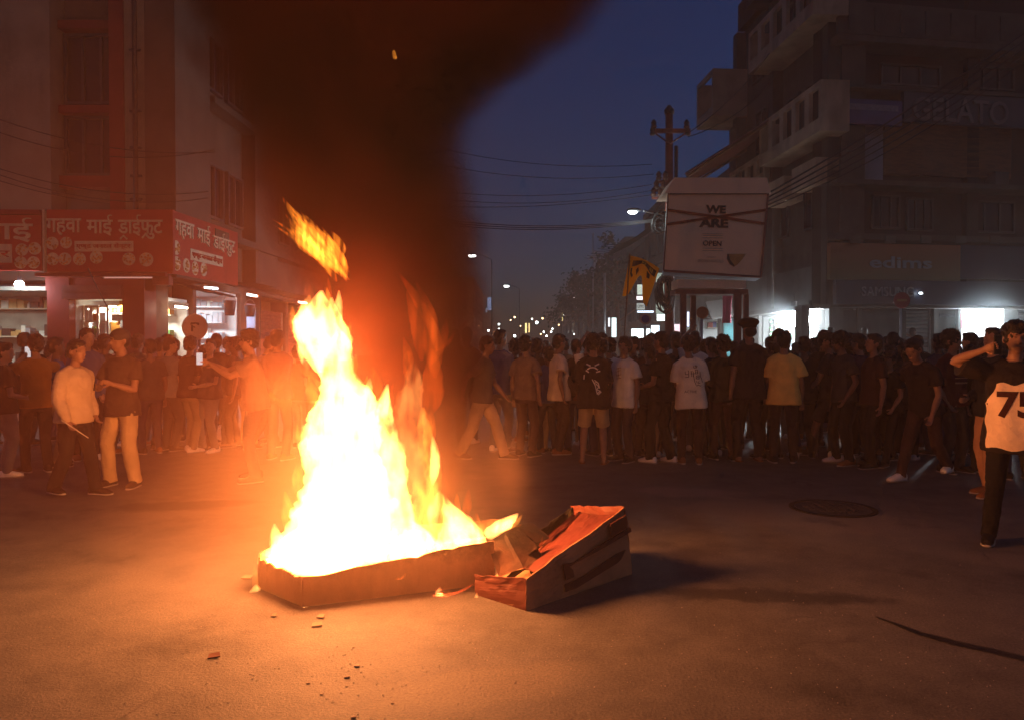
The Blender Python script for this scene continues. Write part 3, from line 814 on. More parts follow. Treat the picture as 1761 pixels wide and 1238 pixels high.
def under(parent, o):
    o.parent = parent; o.matrix_parent_inverse = Matrix.Translation(parent.location).inverted()
    return o
def part(root, name, mb, mat, smooth=False):
    """a child of a thing; the shapes are given in world space"""
    me = mb.mesh(name)
    inv = (Matrix.Translation(root.location) @ root.rotation_euler.to_matrix().to_4x4()).inverted()
    me.transform(inv)
    o = link_mesh(name, me, mat, None, smooth); o.parent = root
    return o
def whole(name, mb, mat, label, cat, group=None, smooth=False, loc=None):
    """a thing that is one mesh, origin at its base"""
    me = mb.mesh(name)
    if loc is None:
        xs = [v.co for v in me.vertices]; loc = Vector((sum(c.x for c in xs) / len(xs), sum(c.y for c in xs) / len(xs), min(c.z for c in xs)))
    me.transform(Matrix.Translation(-Vector(loc)))
    o = link_mesh(name, me, mat, None, smooth); o.location = loc
    return tag(o, label, cat, group)
def lettering(fr, text, px0, px1, py, h_px, y, mat, root, name='lettering', bold=0.0, depth=0.012, fit=True):
    """raised letters on a facade between two pixel columns, cap height about h_px"""
    a, z = fr.uz(px0, py, y); b, _ = fr.uz(px1, py, y)
    zt = fr.uz((px0 + px1) / 2, py - h_px / 2, y)[1]; zb = fr.uz((px0 + px1) / 2, py + h_px / 2, y)[1]
    me = text_mesh(text, 1.0, bold, depth)
    xs = [v.co.x for v in me.vertices]; ys = [v.co.y for v in me.vertices]
    w, h = max(xs) - min(xs), max(ys) - min(ys); mxx, myy = (max(xs) + min(xs)) / 2, (max(ys) + min(ys)) / 2
    sx, sy = abs(b - a) / w, (zt - zb) / h
    d = 1 if b > a else -1
    for v in me.vertices:
        c = v.co
        q = fr.p((a + b) / 2 + (c.x - mxx) * sx * d, y - depth * 1.2 - c.z, (zt + zb) / 2 + (c.y - myy) * sy)
        v.co = q
    me.materials.clear()
    inv = (Matrix.Translation(root.location)).inverted(); me.transform(inv)
    o = link_mesh(name, me, mat); o.parent = root
    return o

M_PLASTER = surf('old_plaster', (0.24, 0.205, 0.165), 0.9, 0.18, 1.6, 0.2, 30, stain=0.55)
M_PLASTER2 = surf('brown_and_dimmed_plaster', (0.10, 0.07, 0.055), 0.9, 0.2, 1.8, 0.2, 30, stain=0.5)  # brown plaster, also the darkened copy on the corner building's side
M_GREYWALL = surf('grey_plaster', (0.105, 0.105, 0.10), 0.9, 0.2, 1.5, 0.25, 25, stain=0.6)
M_DARKWALL = surf('dark_wall', (0.024, 0.023, 0.022), 0.9, 0.25, 1.5, 0.25, 25, stain=0.5)  # near-black wall colour
M_REDPAINT = surf('red_paint', (0.20, 0.020, 0.012), 0.55, 0.15, 3, 0.1, 40, stain=0.35)
M_REDSIGN = surf('red_sign_vinyl', (0.33, 0.024, 0.015), 0.45, 0.12, 2)
M_CREAM = surf('cream_print', (0.50, 0.45, 0.34), 0.6, 0.15, 8)
M_STEEL = surf('galvanised_steel', (0.35, 0.35, 0.35), 0.45, 0.2, 6, metal=0.7)
M_RUST = surf('rusty_red_steel', (0.20, 0.06, 0.045), 0.55, 0.3, 6, 0.15, 60)
M_DARKSTEEL = surf('dark_steel', (0.05, 0.05, 0.055), 0.5, 0.2, 6, metal=0.4)
M_SHUTTER = surf('rolling_shutter', (0.22, 0.23, 0.24), 0.5, 0.15, 4, metal=0.3, stain=0.3)
M_WOOD = surf('brown_board', (0.16, 0.08, 0.04), 0.7, 0.3, 3, 0.2, 40, stretch=(1, 1, 6))
M_WHITEWALL = surf('white_shop_wall', (0.72, 0.73, 0.72), 0.7, 0.06, 2)
M_SHELF = surf('pale_shelf', (0.55, 0.48, 0.36), 0.6, 0.15, 6)
M_CONC = surf('concrete', (0.072, 0.066, 0.06), 0.9, 0.2, 2.5, 0.3, 30, stain=0.5)
M_GLASSD, _n, _l, _b = new_mat('dark_window_glass'); _b.inputs['Base Color'].default_value = (0.012, 0.012, 0.014, 1); _b.inputs['Roughness'].default_value = 0.22; _b.inputs['Specular IOR Level'].default_value = 0.25
M_CABLE = surf('black_cable', (0.012, 0.012, 0.013), 0.6, 0.1)
GOODS = [surf('stock_' + n_, lin(*c), 0.5, 0.15, 6) for n_, c in (('tan', (190,150,95)), ('white', (215,215,205)), ('green', (70,130,70)), ('amber', (170,110,40)), ('blue', (60,80,150)), ('red', (170,50,40)), ('dark', (50,45,42)), ('steel', (150,155,160)))]
COOL, NEUT, WARM = (0.82, 0.93, 1.0), (0.95, 1.0, 0.92), (1.0, 0.86, 0.62)

def goods_on(mb, fr, x0, x1, y0, y1, z, r, hmin=0.08, hmax=0.28, kinds=(0, 1, 2, 3, 7), n=None, bottle=0.3):
    x = x0
    while x < x1 - 0.05:
        w = r.uniform(0.06, 0.20); h = r.uniform(hmin, hmax)
        if r.random() < bottle:
            c = fr.p(x + 0.05, (y0 + y1) / 2, z)
            mb.tube([c, c + Vector((0, 0, h * .7)), c + Vector((0, 0, h * .8)), c + Vector((0, 0, h))], [0.05, 0.05, 0.02, 0.02], 8, r.choice(kinds)); x += 0.11
        else:
            fr.box(mb, x, min(x + w, x1), y0, y1, z, z + h, r.choice(kinds)); x += w + r.uniform(0.0, 0.03)

def shop_room(fr, x0, x1, z1, depth, label, seed, wall=None, shelf_mat=None, shelves=4, light=60, col=COOL, y0=0.0, z0=0.0, kinds=(0, 1, 2, 3, 7), shelf_sides='bs', bottle=0.3, counter=True):
    r = random.Random(seed)
    wall = wall or M_WHITEWALL
    shelf_mat = shelf_mat or M_SHELF
    root = empty('shop', fr.p((x0 + x1) / 2, y0, 0), label, 'shop')
    part(root, 'back_wall', fr.box(MB(), x0, x1, y0 + depth, y0 + depth + 0.1, z0, z1), wall)
    part(root, 'side_wall', fr.box(MB(), x0 - 0.1, x0, y0, y0 + depth, z0, z1), wall)
    part(root, 'side_wall', fr.box(MB(), x1, x1 + 0.1, y0, y0 + depth, z0, z1), wall)
    part(root, 'ceiling', fr.box(MB(), x0, x1, y0, y0 + depth, z1, z1 + 0.08), wall)
    g = MB()
    zs = [0.5 + i * (z1 - 0.8) / max(shelves - 1, 1) for i in range(shelves)]
    for z in zs:
        if 'b' in shelf_sides:
            part(root, 'shelf', fr.box(MB(), x0 + 0.02, x1 - 0.02, y0 + depth - 0.38, y0 + depth - 0.01, z, z + 0.03), shelf_mat)
            goods_on(g, fr, x0 + 0.04, x1 - 0.04, y0 + depth - 0.34, y0 + depth - 0.1, z + 0.031, r, kinds=kinds, bottle=bottle)
        if 's' in shelf_sides:
            part(root, 'shelf', fr.box(MB(), x1 - 0.34, x1 - 0.005, y0 + 0.25, y0 + depth - 0.42, z, z + 0.03), shelf_mat)
            yy = y0 + 0.28
            while yy < y0 + depth - 0.6:
                w = r.uniform(0.07, 0.2); h = r.uniform(0.1, 0.28)
                fr.box(g, x1 - 0.30, x1 - 0.06, yy, yy + w, z + 0.031, z + 0.031 + h, r.choice(kinds)); yy += w + 0.015
    if counter:
        part(root, 'counter', fr.box(MB(), x0 + 0.1, x1 - 0.6, y0 + 0.5, y0 + 0.95, z0, 0.95), shelf_mat)
    st = part(root, 'stock', g, GOODS); st['kind'] = 'stuff'
    if light:
        p = fr.p((x0 + x1) / 2, y0 + depth * 0.45, z1 - 0.12) - root.location
        lamp('shop_light', 'AREA', p, light, col, min(1.6, (x1 - x0) * 0.8), root, None, 0.5)
    return root

def tube_light(a, b, label, strength=40, col=COOL, r=0.018, energy=0, group='shop tube lights'):
    a, b = Vector(a), Vector(b); d = (b - a).normalized(); mid = (a + b) / 2
    root = empty('tube_light', mid, label, 'light', group)
    part(root, 'tube', MB().tube([a, b], r, 8), glow('tube_glow', col, strength), True)
    for e, s in ((a, -1), (b, 1)):
        part(root, 'end_cap', MB().tube([e, e + d * s * 0.03], r * 1.25, 8), M_STEEL)
    part(root, 'batten', MB().tube([a + Vector((0, 0, r * 2.4)), b + Vector((0, 0, r * 2.4))], r * 1.2, 6), M_STEEL)
    if energy: lamp('tube_glow_light', 'POINT', Vector((0, 0, -0.05)), energy, col, 0.12, root)
    return root

def bulb(p, label, strength=60, col=COOL, r=0.06, energy=8, group='bare shop bulbs'):
    root = empty('light_bulb', p, label, 'light', group)
    p = Vector(p)
    part(root, 'globe', MB().ball(p, r, 12, 8), glow('bulb_glow', col, strength), True)
    part(root, 'holder', MB().tube([p + Vector((0, 0, r * .8)), p + Vector((0, 0, r * 2))], [r * .45, r * .4], 8), M_DARKSTEEL)
    part(root, 'flex', MB().tube([p + Vector((0, 0, r * 2)), p + Vector((0, 0, r * 2 + 0.25))], 0.006, 5), M_CABLE)
    if energy: lamp('bulb_light', 'POINT', Vector((0, 0, -r * 1.6)), energy, col, r, root)
    return root

def window(fr, root, px0, py0, px1, py1, y, bars=2, deep=0.12, glass=None, frame=None):
    x0, z1 = fr.uz(px0, py0, y); x1, z0 = fr.uz(px1, py1, y)
    return window_xz(fr, root, x0, x1, z0, z1, y, bars, deep, glass, frame)
def window_xz(fr, root, x0, x1, z0, z1, y, bars=2, deep=0.12, glass=None, frame=None):
    t = 0.06
    f = MB()
    fr.box(f, x0, x1, y - 0.02, y + deep, z1 - t, z1); fr.box(f, x0, x1, y - 0.02, y + deep, z0, z0 + t)
    fr.box(f, x0, x0 + t, y - 0.02, y + deep, z0 + t, z1 - t); fr.box(f, x1 - t, x1, y - 0.02, y + deep, z0 + t, z1 - t)
    for k in range(1, bars):
        xx = x0 + (x1 - x0) * k / bars
        fr.box(f, xx - 0.025, xx + 0.025, y + 0.005, y + deep - 0.01, z0 + t, z1 - t)
    w = part(root, 'window', f, frame or M_DARKSTEEL)
    me = fr.box(MB(), x0 + t, x1 - t, y + deep * 0.5, y + deep * 0.5 + 0.01, z0 + t, z1 - t).mesh('pane')
    me.transform(Matrix.Translation(-root.location))
    g = link_mesh('pane', me, glass or M_GLASSD); g.parent = w
    return w

# ------------------------------------------------------------------ the corner building behind the left crowd
LC = Frame((-9.46, 15.5), (1, 0))                       # its chamfered front
LS = Frame((-6.90, 15.55), (0.04, 1))                 # its side along the street
LL = Frame((-9.46, 15.5), (-1, -0.06), flip=True)       # its side to the left
cb = empty('corner_building', (-9.0, 16.5, 0), 'tall plastered corner building above the red Hindi shop sign', 'building')
Y0 = 0.32
def cz(py, y=Y0): return LC.uz(185, py, y)[1]
def cx_(px, y=Y0): return LC.uz(px, 360, y)[0]
TOP = 14.5
part(cb, 'wall', LL.box(MB(), 0.0 - cx_(90), 8.0, Y0, Y0 + 5, 0.0 + 4.3, TOP), M_PLASTER)
part(cb, 'stair_wall', LC.box(MB(), cx_(88), cx_(193), Y0 + 0.55, Y0 + 0.8, 3.0, TOP), M_PLASTER2)
part(cb, 'spandrel', LC.box(MB(), cx_(90), cx_(192), Y0 + 0.25, Y0 + 0.55, cz(188), cz(174)), M_REDPAINT)
part(cb, 'spandrel', LC.box(MB(), cx_(90), cx_(192), Y0 + 0.25, Y0 + 0.55, cz(318), cz(298)), M_REDPAINT)
part(cb, 'spandrel', LC.box(MB(), cx_(90), cx_(192), Y0 + 0.25, Y0 + 0.55, cz(40), cz(26)), M_REDPAINT)
window_xz(LC, cb, cx_(93), cx_(190), cz(296), cz(190), Y0 + 0.40, 3)
window_xz(LC, cb, cx_(93), cx_(190), cz(170), cz(45), Y0 + 0.40, 3)
part(cb, 'pillar', LC.box(MB(), cx_(192), cx_(216), Y0 - 0.06, Y0 + 0.8, 3.0, TOP), M_REDPAINT)
part(cb, 'wall', LC.box(MB(), cx_(216), cx_(292), Y0, Y0 + 0.8, 4.2, TOP), M_PLASTER)
part(cb, 'side_wall', LS.box(MB(), 0.82, 1.9, 0.0, 5.0, 3.0, TOP), M_PLASTER2)  # darker colour put on this side to hold down the lamp light
part(cb, 'corner_pillar', LS.box(MB(), 0.18, 0.80, -0.03, 0.6, 3.0, TOP), M_PLASTER2)  # pillar dimmed by the same darker colour
# stock of the ground floor: red pillars, beams, shutter box
for px0, px1 in ((78, 116), (208, 246)):
    part(cb, 'red_pillar', LC.box(MB(), cx_(px0), cx_(px1), Y0 + 0.02, Y0 + 0.55, 0, 3.2), M_REDPAINT)
part(cb, 'beam', LC.box(MB(), cx_(74), cx_(246), Y0 + 0.05, Y0 + 0.5, cz(500), 3.3), M_REDPAINT)
sb = MB()
for k in range(4): LC.box(sb, cx_(109), cx_(211), Y0 - 0.10 + 0.02 * (k % 2), Y0 + 0.2, cz(515) + k * 0.07, cz(515) + k * 0.07 + 0.068)
part(cb, 'shutter_box', sb, M_RUST)
part(cb, 'ledge', LC.box(MB(), cx_(76), cx_(296), -0.02, Y0, 3.0, 3.07), M_REDPAINT)
# drain pipe
dp = empty('drain_pipe', LC.p(cx_(238), Y0 - 0.10, 4.4), 'dark drain pipe running up the plaster wall above the red sign', 'pipe')
part(dp, 'pipe', MB().tube([LC.p(cx_(238), Y0 - 0.10, 4.38), LC.p(cx_(238), Y0 - 0.10, TOP)], 0.05, 8), M_DARKSTEEL, True)
for py in (194, 257, 305, 345, 90):
    a = LC.p(cx_(229), Y0 - 0.10, cz(py)); b = LC.p(cx_(248), Y0 - 0.10, cz(py))
    part(dp, 'bracket', MB().tube([a, b], 0.03, 6), M_DARKSTEEL)

# signs of the dry fruit shop
def fruit_disc(fr, root, px, py, r_px, y, k):
    x, z = fr.uz(px, py, y); x2, _ = fr.uz(px + r_px, py, y); rr = abs(x2 - x)
    m = MB()
    m.tube([fr.p(x, y - 0.004, z), fr.p(x, y - 0.012, z)], [rr, rr], 18)
    rn = random.Random(k)
    mats = [M_CREAM, GOODS[0], GOODS[3]]
    for j in range(16):
        a, q = rn.uniform(0, 6.28), rr * 0.85 * math.sqrt(rn.random())
        m.ball(fr.p(x + q * math.cos(a), y - 0.012, z + q * math.sin(a)), rr * 0.17, 6, 4, 1 + (k + j) % 2)
    part(root, 'fruit_picture', m, mats)
sgn = empty('shop_sign', LC.p(1.3, 0, 3.07), 'red sign board with cream Hindi lettering on the corner front of the shop', 'sign', None)
part(sgn, 'board', LC.box(MB(), LC.uz(76, 0)[0], LC.uz(294, 0)[0], 0, 0.10, LC.uz(185, 468)[1], LC.uz(185, 361)[1]), M_REDSIGN)
lettering(LC, 'गहवा', 80, 140, 391, 29, 0, M_CREAM, sgn, bold=0.012)
lettering(LC, 'माई', 150, 194, 388, 36, 0, M_CREAM, sgn, bold=0.012)
lettering(LC, 'डाईफुट', 204, 280, 391, 42, 0, M_CREAM, sgn, bold=0.012)
rk = MB()
def stroke(fr, pts, w, y, mb):
    q = [fr.p(fr.uz(px, py, y)[0], y - 0.012, fr.uz(px, py, y)[1]) for px, py in pts]
    mb.tube(q, w, 6)
stroke(LC, [(207, 412), (213, 406), (219, 412)], 0.02, 0, rk); stroke(LC, [(252, 402), (245, 410)], 0.02, 0, rk)
part(sgn, 'lettering', rk, M_CREAM)
part(sgn, 'name_strip', LC.pbox(MB(), 128, 415, 229, 433, -0.012, -0.001), M_CREAM)
lettering(LC, 'एण्ड जनरल सेन्टर', 132, 225, 424, 12, -0.012, M_REDSIGN, sgn, bold=0.006)
for k, (px, py, r_) in enumerate(((90,419,11),(114,418,10),(91,446,11),(112,446,11),(137,446,11),(166,443,11),(222,446,11),(252,447,12))):
    fruit_disc(LC, sgn, px, py, r_, 0, k)
part(sgn, 'frame', LC.pbox(MB(), 72.5, 361, 75.5, 468, -0.03, 0.06), M_CREAM)
ssl = empty('shop_sign', LL.p(0.8, 0, 3.07), 'red Hindi sign board at the edge of the photo, lettered larger than the corner one', 'sign')
part(ssl, 'board', LL.box(MB(), 0.02, 5.0, 0, 0.10, LC.uz(80, 466)[1], LC.uz(80, 371)[1]), M_REDSIGN)
part(ssl, 'top_rail', LL.box(MB(), 0.02, 5.0, -0.06, 0.12, LC.uz(80, 370)[1], LC.uz(80, 362)[1]), M_REDPAINT)
lettering(LL, 'माई', -38, 57, 396, 42, 0, M_CREAM, ssl, bold=0.014)
part(ssl, 'name_strip', LL.pbox(MB(), 20, 420, -80, 452, -0.012, -0.001), M_CREAM)
lettering(LL, 'सेन्टर', -60, 17, 437, 20, -0.012, M_REDSIGN, ssl, bold=0.006)
for k, (px, py, r_) in enumerate(((38,430,11),(60,428,11),(36,452,11),(58,452,11))): fruit_disc(LL, ssl, px, py, r_, 0, k + 20)
SS = Frame((-6.87, 15.5), (0.065, 1))
sss = empty('shop_sign', SS.p(1.5, 0, 3.07), 'red sign board with cream Hindi lettering running back along the street side', 'sign')
s_end = 3.2
part(sss, 'board', SS.box(MB(), 0.03, s_end, 0, 0.10, 3.06, 4.34), M_REDSIGN)
def side_text(fr, t, x0, x1, z0, z1, y, mat, root, bold):
    me = text_mesh(t, 1.0, bold, 0.012)
    xs = [v.co.x for v in me.vertices]; ys = [v.co.y for v in me.vertices]
    for v in me.vertices:
        c = v.co.copy()
        v.co = fr.p(x0 + (c.x - min(xs)) / (max(xs) - min(xs)) * (x1 - x0), y - 0.014 - c.z, z0 + (c.y - min(ys)) / (max(ys) - min(ys)) * (z1 - z0))
    me.materials.clear(); me.transform(Matrix.Translation(-root.location))
    o = link_mesh('lettering', me, mat); o.parent = root
side_text(SS, 'गहवा', 0.15, 0.95, 3.80, 4.18, 0, M_CREAM, sss, 0.012)
side_text(SS, 'माई', 1.10, 1.70, 3.80, 4.26, 0, M_CREAM, sss, 0.012)
side_text(SS, 'डाईफुट', 1.85, 3.0, 3.70, 4.20, 0, M_CREAM, sss, 0.012)
part(sss, 'name_strip', SS.box(MB(), 0.80, 2.35, -0.012, -0.001, 3.42, 3.66), M_CREAM)
side_text(SS, 'एण्ड जनरल सेन्टर', 0.86, 2.28, 3.46, 3.63, -0.012, M_REDSIGN, sss, 0.006)
for k, (x, z) in enumerate(((0.2, 3.60), (0.22, 3.28), (0.62, 3.28), (1.0, 3.26), (1.4, 3.27))):
    m = MB(); m.tube([SS.p(x, -0.004, z), SS.p(x, -0.012, z)], [0.15, 0.15], 18)
    rn = random.Random(k + 40)
    for j in range(14):
        a, q = rn.uniform(0, 6.28), 0.125 * math.sqrt(rn.random()); m.ball(SS.p(x + q * math.cos(a), -0.012, z + q * math.sin(a)), 0.026, 6, 4, 1 + j % 2)
    part(sss, 'fruit_picture', m, [M_CREAM, GOODS[0], GOODS[3]])

# shop rooms at the corner
shop_room(LC, cx_(117), cx_(207), cz(513), 0.95, 'lit dry fruit shop between red pillars with packed glass cabinet', 11, shelves=5, light=130, col=NEUT, y0=Y0 + 0.25, kinds=(0, 1, 2, 3, 0), bottle=0.15, counter=False)
cab = empty('glass_cabinet', LC.p(cx_(140), Y0 + 0.4, 0), 'pale wooden display cabinet packed with bags inside the lit corner shop', 'cabinet')
for px in (119, 140, 166, 183):
    part(cab, 'post', LC.box(MB(), cx_(px, Y0 + .35) - .02, cx_(px, Y0 + .35) + .02, Y0 + 0.35, Y0 + 0.40, 0, 2.45), M_SHELF)
for z in (0.9, 1.35, 1.75, 2.1, 2.42):
    part(cab, 'shelf', LC.box(MB(), cx_(119, Y0 + .35), cx_(183, Y0 + .35), Y0 + 0.41, Y0 + 0.75, z, z + 0.03), M_SHELF)
gd = MB(); rg = random.Random(5)
for z in (0.93, 1.38, 1.78, 2.13): goods_on(gd, LC, cx_(120, Y0 + .4), cx_(182, Y0 + .4), Y0 + 0.47, Y0 + 0.70, z, rg, 0.12, 0.30, (0, 1, 1, 2, 3), bottle=0.05)
st = part(cab, 'stock', gd, GOODS); st['kind'] = 'stuff'
shop_room(LL, 0.05, 4.2, 2.75, 2.4, 'dim bag shop under the sign at the left edge lit by one bulb', 12, wall=surf('green_grey_wall', (0.30, 0.31, 0.26)), shelves=4, light=24, col=(0.9, 1.0, 0.9), y0=Y0 + 0.2, kinds=(6, 0, 1, 6, 7), bottle=0.1)
bulb(at(33, 490, 15.6), 'glaring white bulb hanging in the bag shop at the left edge', 120, (0.85, 0.93, 1.0), 0.085, 20)
tube_light(LC.p(cx_(180, .2), 0.16, cz(478, .2)), LC.p(cx_(270, .2), 0.16, cz(478, .2)), 'unlit tube under the red corner sign, given a faint pinkish glow for reflection', 0.5, (1, .5, .4), group=None)  # faint glow stands in for a reflection on the unlit tube
ol = MB(); LC.pbox(ol, 262, 470, 290, 490, 0.1, 0.3); whole('junction_box', ol, M_RUST, 'small rusty box under the right end of the corner sign', 'box')

# the row along the left side of the street
GR = Frame((-7.6, 16.0), (0.0, 1))
def gx(px): return GR.uz(px, 560)[0]
rowL = empty('street_building', (-8.5, 20, 0), 'brown plastered building beyond the corner sign, over the utensil shop', 'building')
part(rowL, 'wall', LS.box(MB(), 1.92, 4.6, 0.35, 5, 3.25, 13.6), M_PLASTER2)
part(rowL, 'pilaster', LS.box(MB(), 4.62, 6.3, 0.0, 5, 3.25, 13.2), surf('dim_plaster', (0.085, 0.068, 0.056), 0.9, 0.2, 1.8, 0.2, 30, stain=0.5))
part(rowL, 'wall', LS.box(MB(), 6.32, 12.4, 0.3, 5, 3.25, 12.6), M_PLASTER2)
for x0 in (2.3, 3.5, 7.0, 8.7, 10.4):
    for z0 in (4.6, 7.6, 10.4):
        yy = 0.35 if x0 < 5 else 0.3
        window_xz(LS, rowL, x0, x0 + 0.95, z0, z0 + 1.3, yy - 0.08, 2)
for z in (4.1, 7.1, 10.0):
    part(rowL, 'floor_band', LS.box(MB(), 1.92, 12.4, -0.1, 0.28, z, z + 0.16), M_PLASTER2)
ground_w = MB()
for a, b in ((0.0, 0.98), (gx(332), gx(338)), (gx(414), gx(424)), (gx(446), gx(449)), (gx(491), gx(496)), (gx(519), gx(522))):
    part(rowL, 'pier', GR.box(MB(), a, b, 0.0, 0.5, 0, 3.05), M_PLASTER2)
part(rowL, 'lintel', GR.box(MB(), 0.0, 14.0, 0.02, 0.6, 3.06, 3.24), M_PLASTER2)
shop_room(GR, 1.1, gx(332) - 0.1, 2.6, 1.6, 'warm lit stall with glass shelves left of the round no parking sign', 13, shelves=4, light=95, col=(1.0, 0.93, 0.75), y0=0.1, kinds=(0, 3, 1, 6, 2), counter=False)
shop_room(GR, gx(338) + 0.1, gx(414) - 0.1, 2.95, 2.6, 'bright white utensil shop with steel pots on racks', 14, shelves=6, light=170, col=COOL, y0=0.1, kinds=(7, 7, 1, 7), shelf_mat=M_STEEL, bottle=0.6, counter=False)
shop_room(GR, gx(424) + 0.1, gx(446) - 0.1, 2.75, 1.2, 'pale blue lit doorway beside the utensil shop', 15, wall=surf('pale_blue_wall', (0.45, 0.55, 0.72)), shelves=0, light=16, col=(0.8, 0.88, 1.0), y0=0.1, counter=False)
def shutter(fr, x0, x1, z0, z1, y, label, mat=None, group='closed rolling shutters'):
    root = empty('rolling_shutter', fr.p((x0 + x1) / 2, y, z0), label, 'shutter', group)
    n = max(6, min(60, int((z1 - z0) / 0.11)))
    h = (z1 - z0) / n; me0 = None
    for k in range(n):
        m = MB()
        c = fr.p(0, 0, 0)
        prof = [(0.0, 0.0), (-0.022, h * 0.25), (-0.030, h * 0.5), (-0.022, h * 0.75), (0.0, h * 0.98), (0.02, h * 0.98), (0.02, 0)]
        vs = [fr.p(x, y + d, z0 + k * h + z) for x in (x0, x1) for d, z in prof]
        q = len(prof)
        m.add(vs, [(i, (i + 1) % q, q + (i + 1) % q, q + i) for i in range(q)] + [tuple(range(q - 1, -1, -1)), tuple(range(q, 2 * q))])
        part(root, 'slat', m, mat or M_SHUTTER)
    part(root, 'guide_rail', fr.box(MB(), x0 - 0.06, x0 - 0.002, y - 0.06, y + 0.05, z0, z1), M_STEEL)
    part(root, 'guide_rail', fr.box(MB(), x1 + 0.002, x1 + 0.06, y - 0.06, y + 0.05, z0, z1), M_STEEL)
    return root
shutter(GR, gx(449) + 0.08, gx(491) - 0.08, 0, 2.7, 0.15, 'closed brown shutter right of the pale blue doorway', M_RUST)
shutter(GR, gx(496) + 0.08, gx(519) - 0.08, 0, 2.7, 0.15, 'narrow closed shutter just behind the tall flame', M_RUST)
tube_light(GR.p(gx(280), -0.25, 2.45), GR.p(gx(303), -0.25, 2.45), 'warm tube light over the stall left of the round sign', 30, (1, .85, .6), energy=6)
tube_light(at(350, 495, 18.2), at(374, 497, 19.0), 'tube light under the canopy of the utensil shop', 14, COOL)
tube_light(at(424, 507, 20.5), at(442, 510, 21.6), 'tube light under the canopy over the blue doorway', 26, COOL, energy=4)
tube_light(at(512, 520, 24.0), at(527, 522, 25.0), 'tube light close to the top of the tall flame', 18, (1, .93, .8))
# canopies over those shops
for k, (px0, px1, za, zb, lab) in enumerate(((262, 338, 3.02, 2.78, 'dark cloth canopy drooping over the warm stall'), (338, 448, 3.3, 3.02, 'grey sheet canopy over the utensil shop'), (449, 525, 3.1, 2.9, 'brown sheet canopy over the closed shutters'))):
    c = MB(); a, b = gx(px0) + 0.02, gx(px1) - 0.02
    nn = 10
    for i in range(nn):
        u0, u1 = a + (b - a) * i / nn, a + (b - a) * (i + 1) / nn
        w0, w1 = 0.02 * math.sin(i * 1.9), 0.02 * math.sin((i + 1) * 1.9)
        c.slab([GR.p(u0, -0.05, za + w0), GR.p(u1, -0.05, za + w1), GR.p(u1, -0.95, zb + w1), GR.p(u0, -0.95, zb + w0)], (0, 0, -0.02))
    whole('canopy', c, M_DARKWALL if k == 0 else M_CONC, lab, 'canopy', 'shop canopies')
bk = MB()
def bucket(px, py, D, h, r, lab):
    p = at(px, py, D)
    root = empty('bucket', p, lab, 'bucket', 'buckets hung up for sale')
    n = MB(); n.tube([p + Vector((0, 0, h)), p + Vector((0, 0, h * .5)), p, p + Vector((0, 0, 0.03)), p + Vector((0, 0, h * .96))], [r * 1.0, r * .86, r * .7, r * .66, r * .95], 14, cap=False)
    n.tube([p, p + Vector((0, 0, 0.012))], [r * .69, r * .69], 14)
    part(root, 'pail', n, M_DARKSTEEL, True)
    part(root, 'handle', MB().tube([p + Vector((-r, 0, h)), p + Vector((-r * .5, 0, h + r * .8)), p + Vector((0, 0, h + r)), p + Vector((r * .5, 0, h + r * .8)), p + Vector((r, 0, h))], 0.008, 5), M_STEEL)
bucket(395, 543, 19.2, 0.37, 0.16, 'dark bucket hanging in front of the steel pot racks')
bucket(430, 545, 20.4, 0.30, 0.15, 'dark bucket hanging beside the pale blue doorway')
def far_building(x0, x1, y0, y1, h, label, mat, side, floors=3, bays=4, lit=()):
    root = empty('street_building', ((x0 + x1) / 2, y0, 0), label, 'building', 'buildings down the street')
    part(root, 'wall', MB().box((x0, y0, 0), (x1, y1, h)), mat)
    xf = x1 if side < 0 else x0
    fr = Frame((xf, y0), (0, 1), flip=(side > 0))
    L = y1 - y0
    for f in range(1, floors):
        z = h * f / floors + 0.5
        for b in range(bays):
            a = L * (b + 0.25) / bays
            window_xz(fr, root, a, a + L * 0.5 / bays, z, z + h / floors * 0.5, -0.07, 2, 0.06)
        part(root, 'floor_band', MB().box((xf - (0.02 if side > 0 else -0.002) - 0.25 * (side > 0), y0, z - 0.62), (xf + (0.25 if side < 0 else -0.002), y1, z - 0.5)), M_CONC)
    fr2 = Frame((x0, y0), (1, 0))
    for f in range(1, floors):
        z = h * f / floors + 0.5
        window_xz(fr2, root, (x1 - x0) * .3, (x1 - x0) * .3 + 1.1, z, z + 1.2, -0.07, 2, 0.06)
    part(root, 'parapet', MB().box((x0 - 0.08, y0 - 0.08, h), (x1 + 0.08, y1 + 0.08, h + 0.35)), M_CONC)
    part(root, 'water_tank', MB().tube([Vector(((x0 + x1) / 2, y0 + 1.2, h + 0.36)), Vector(((x0 + x1) / 2, y0 + 1.2, h + 1.4)), Vector(((x0 + x1) / 2, y0 + 1.2, h + 1.55))], [0.6, 0.6, 0.3], 12), M_DARKWALL)
    return root
ly = 28.6
for k, (L_, h, lab, mt) in enumerate(((9, 9.5, 'three storey plaster block on the left side, hidden behind the smoke', M_PLASTER), (12, 7.5, 'low brown block far down the left side of the street', M_PLASTER2), (15, 10, 'tall grey block far down the left side of the street', M_GREYWALL), (22, 8, 'farthest block on the left side of the street', M_PLASTER2), (30, 9, 'dim block closing the left side of the street', M_GREYWALL))):
    xb = -6.4 + 0.03 * (ly - 20)
    far_building(xb - 8, xb, ly, ly + L_ - 0.3, h, lab, mt, -1, 3, 4); ly += L_
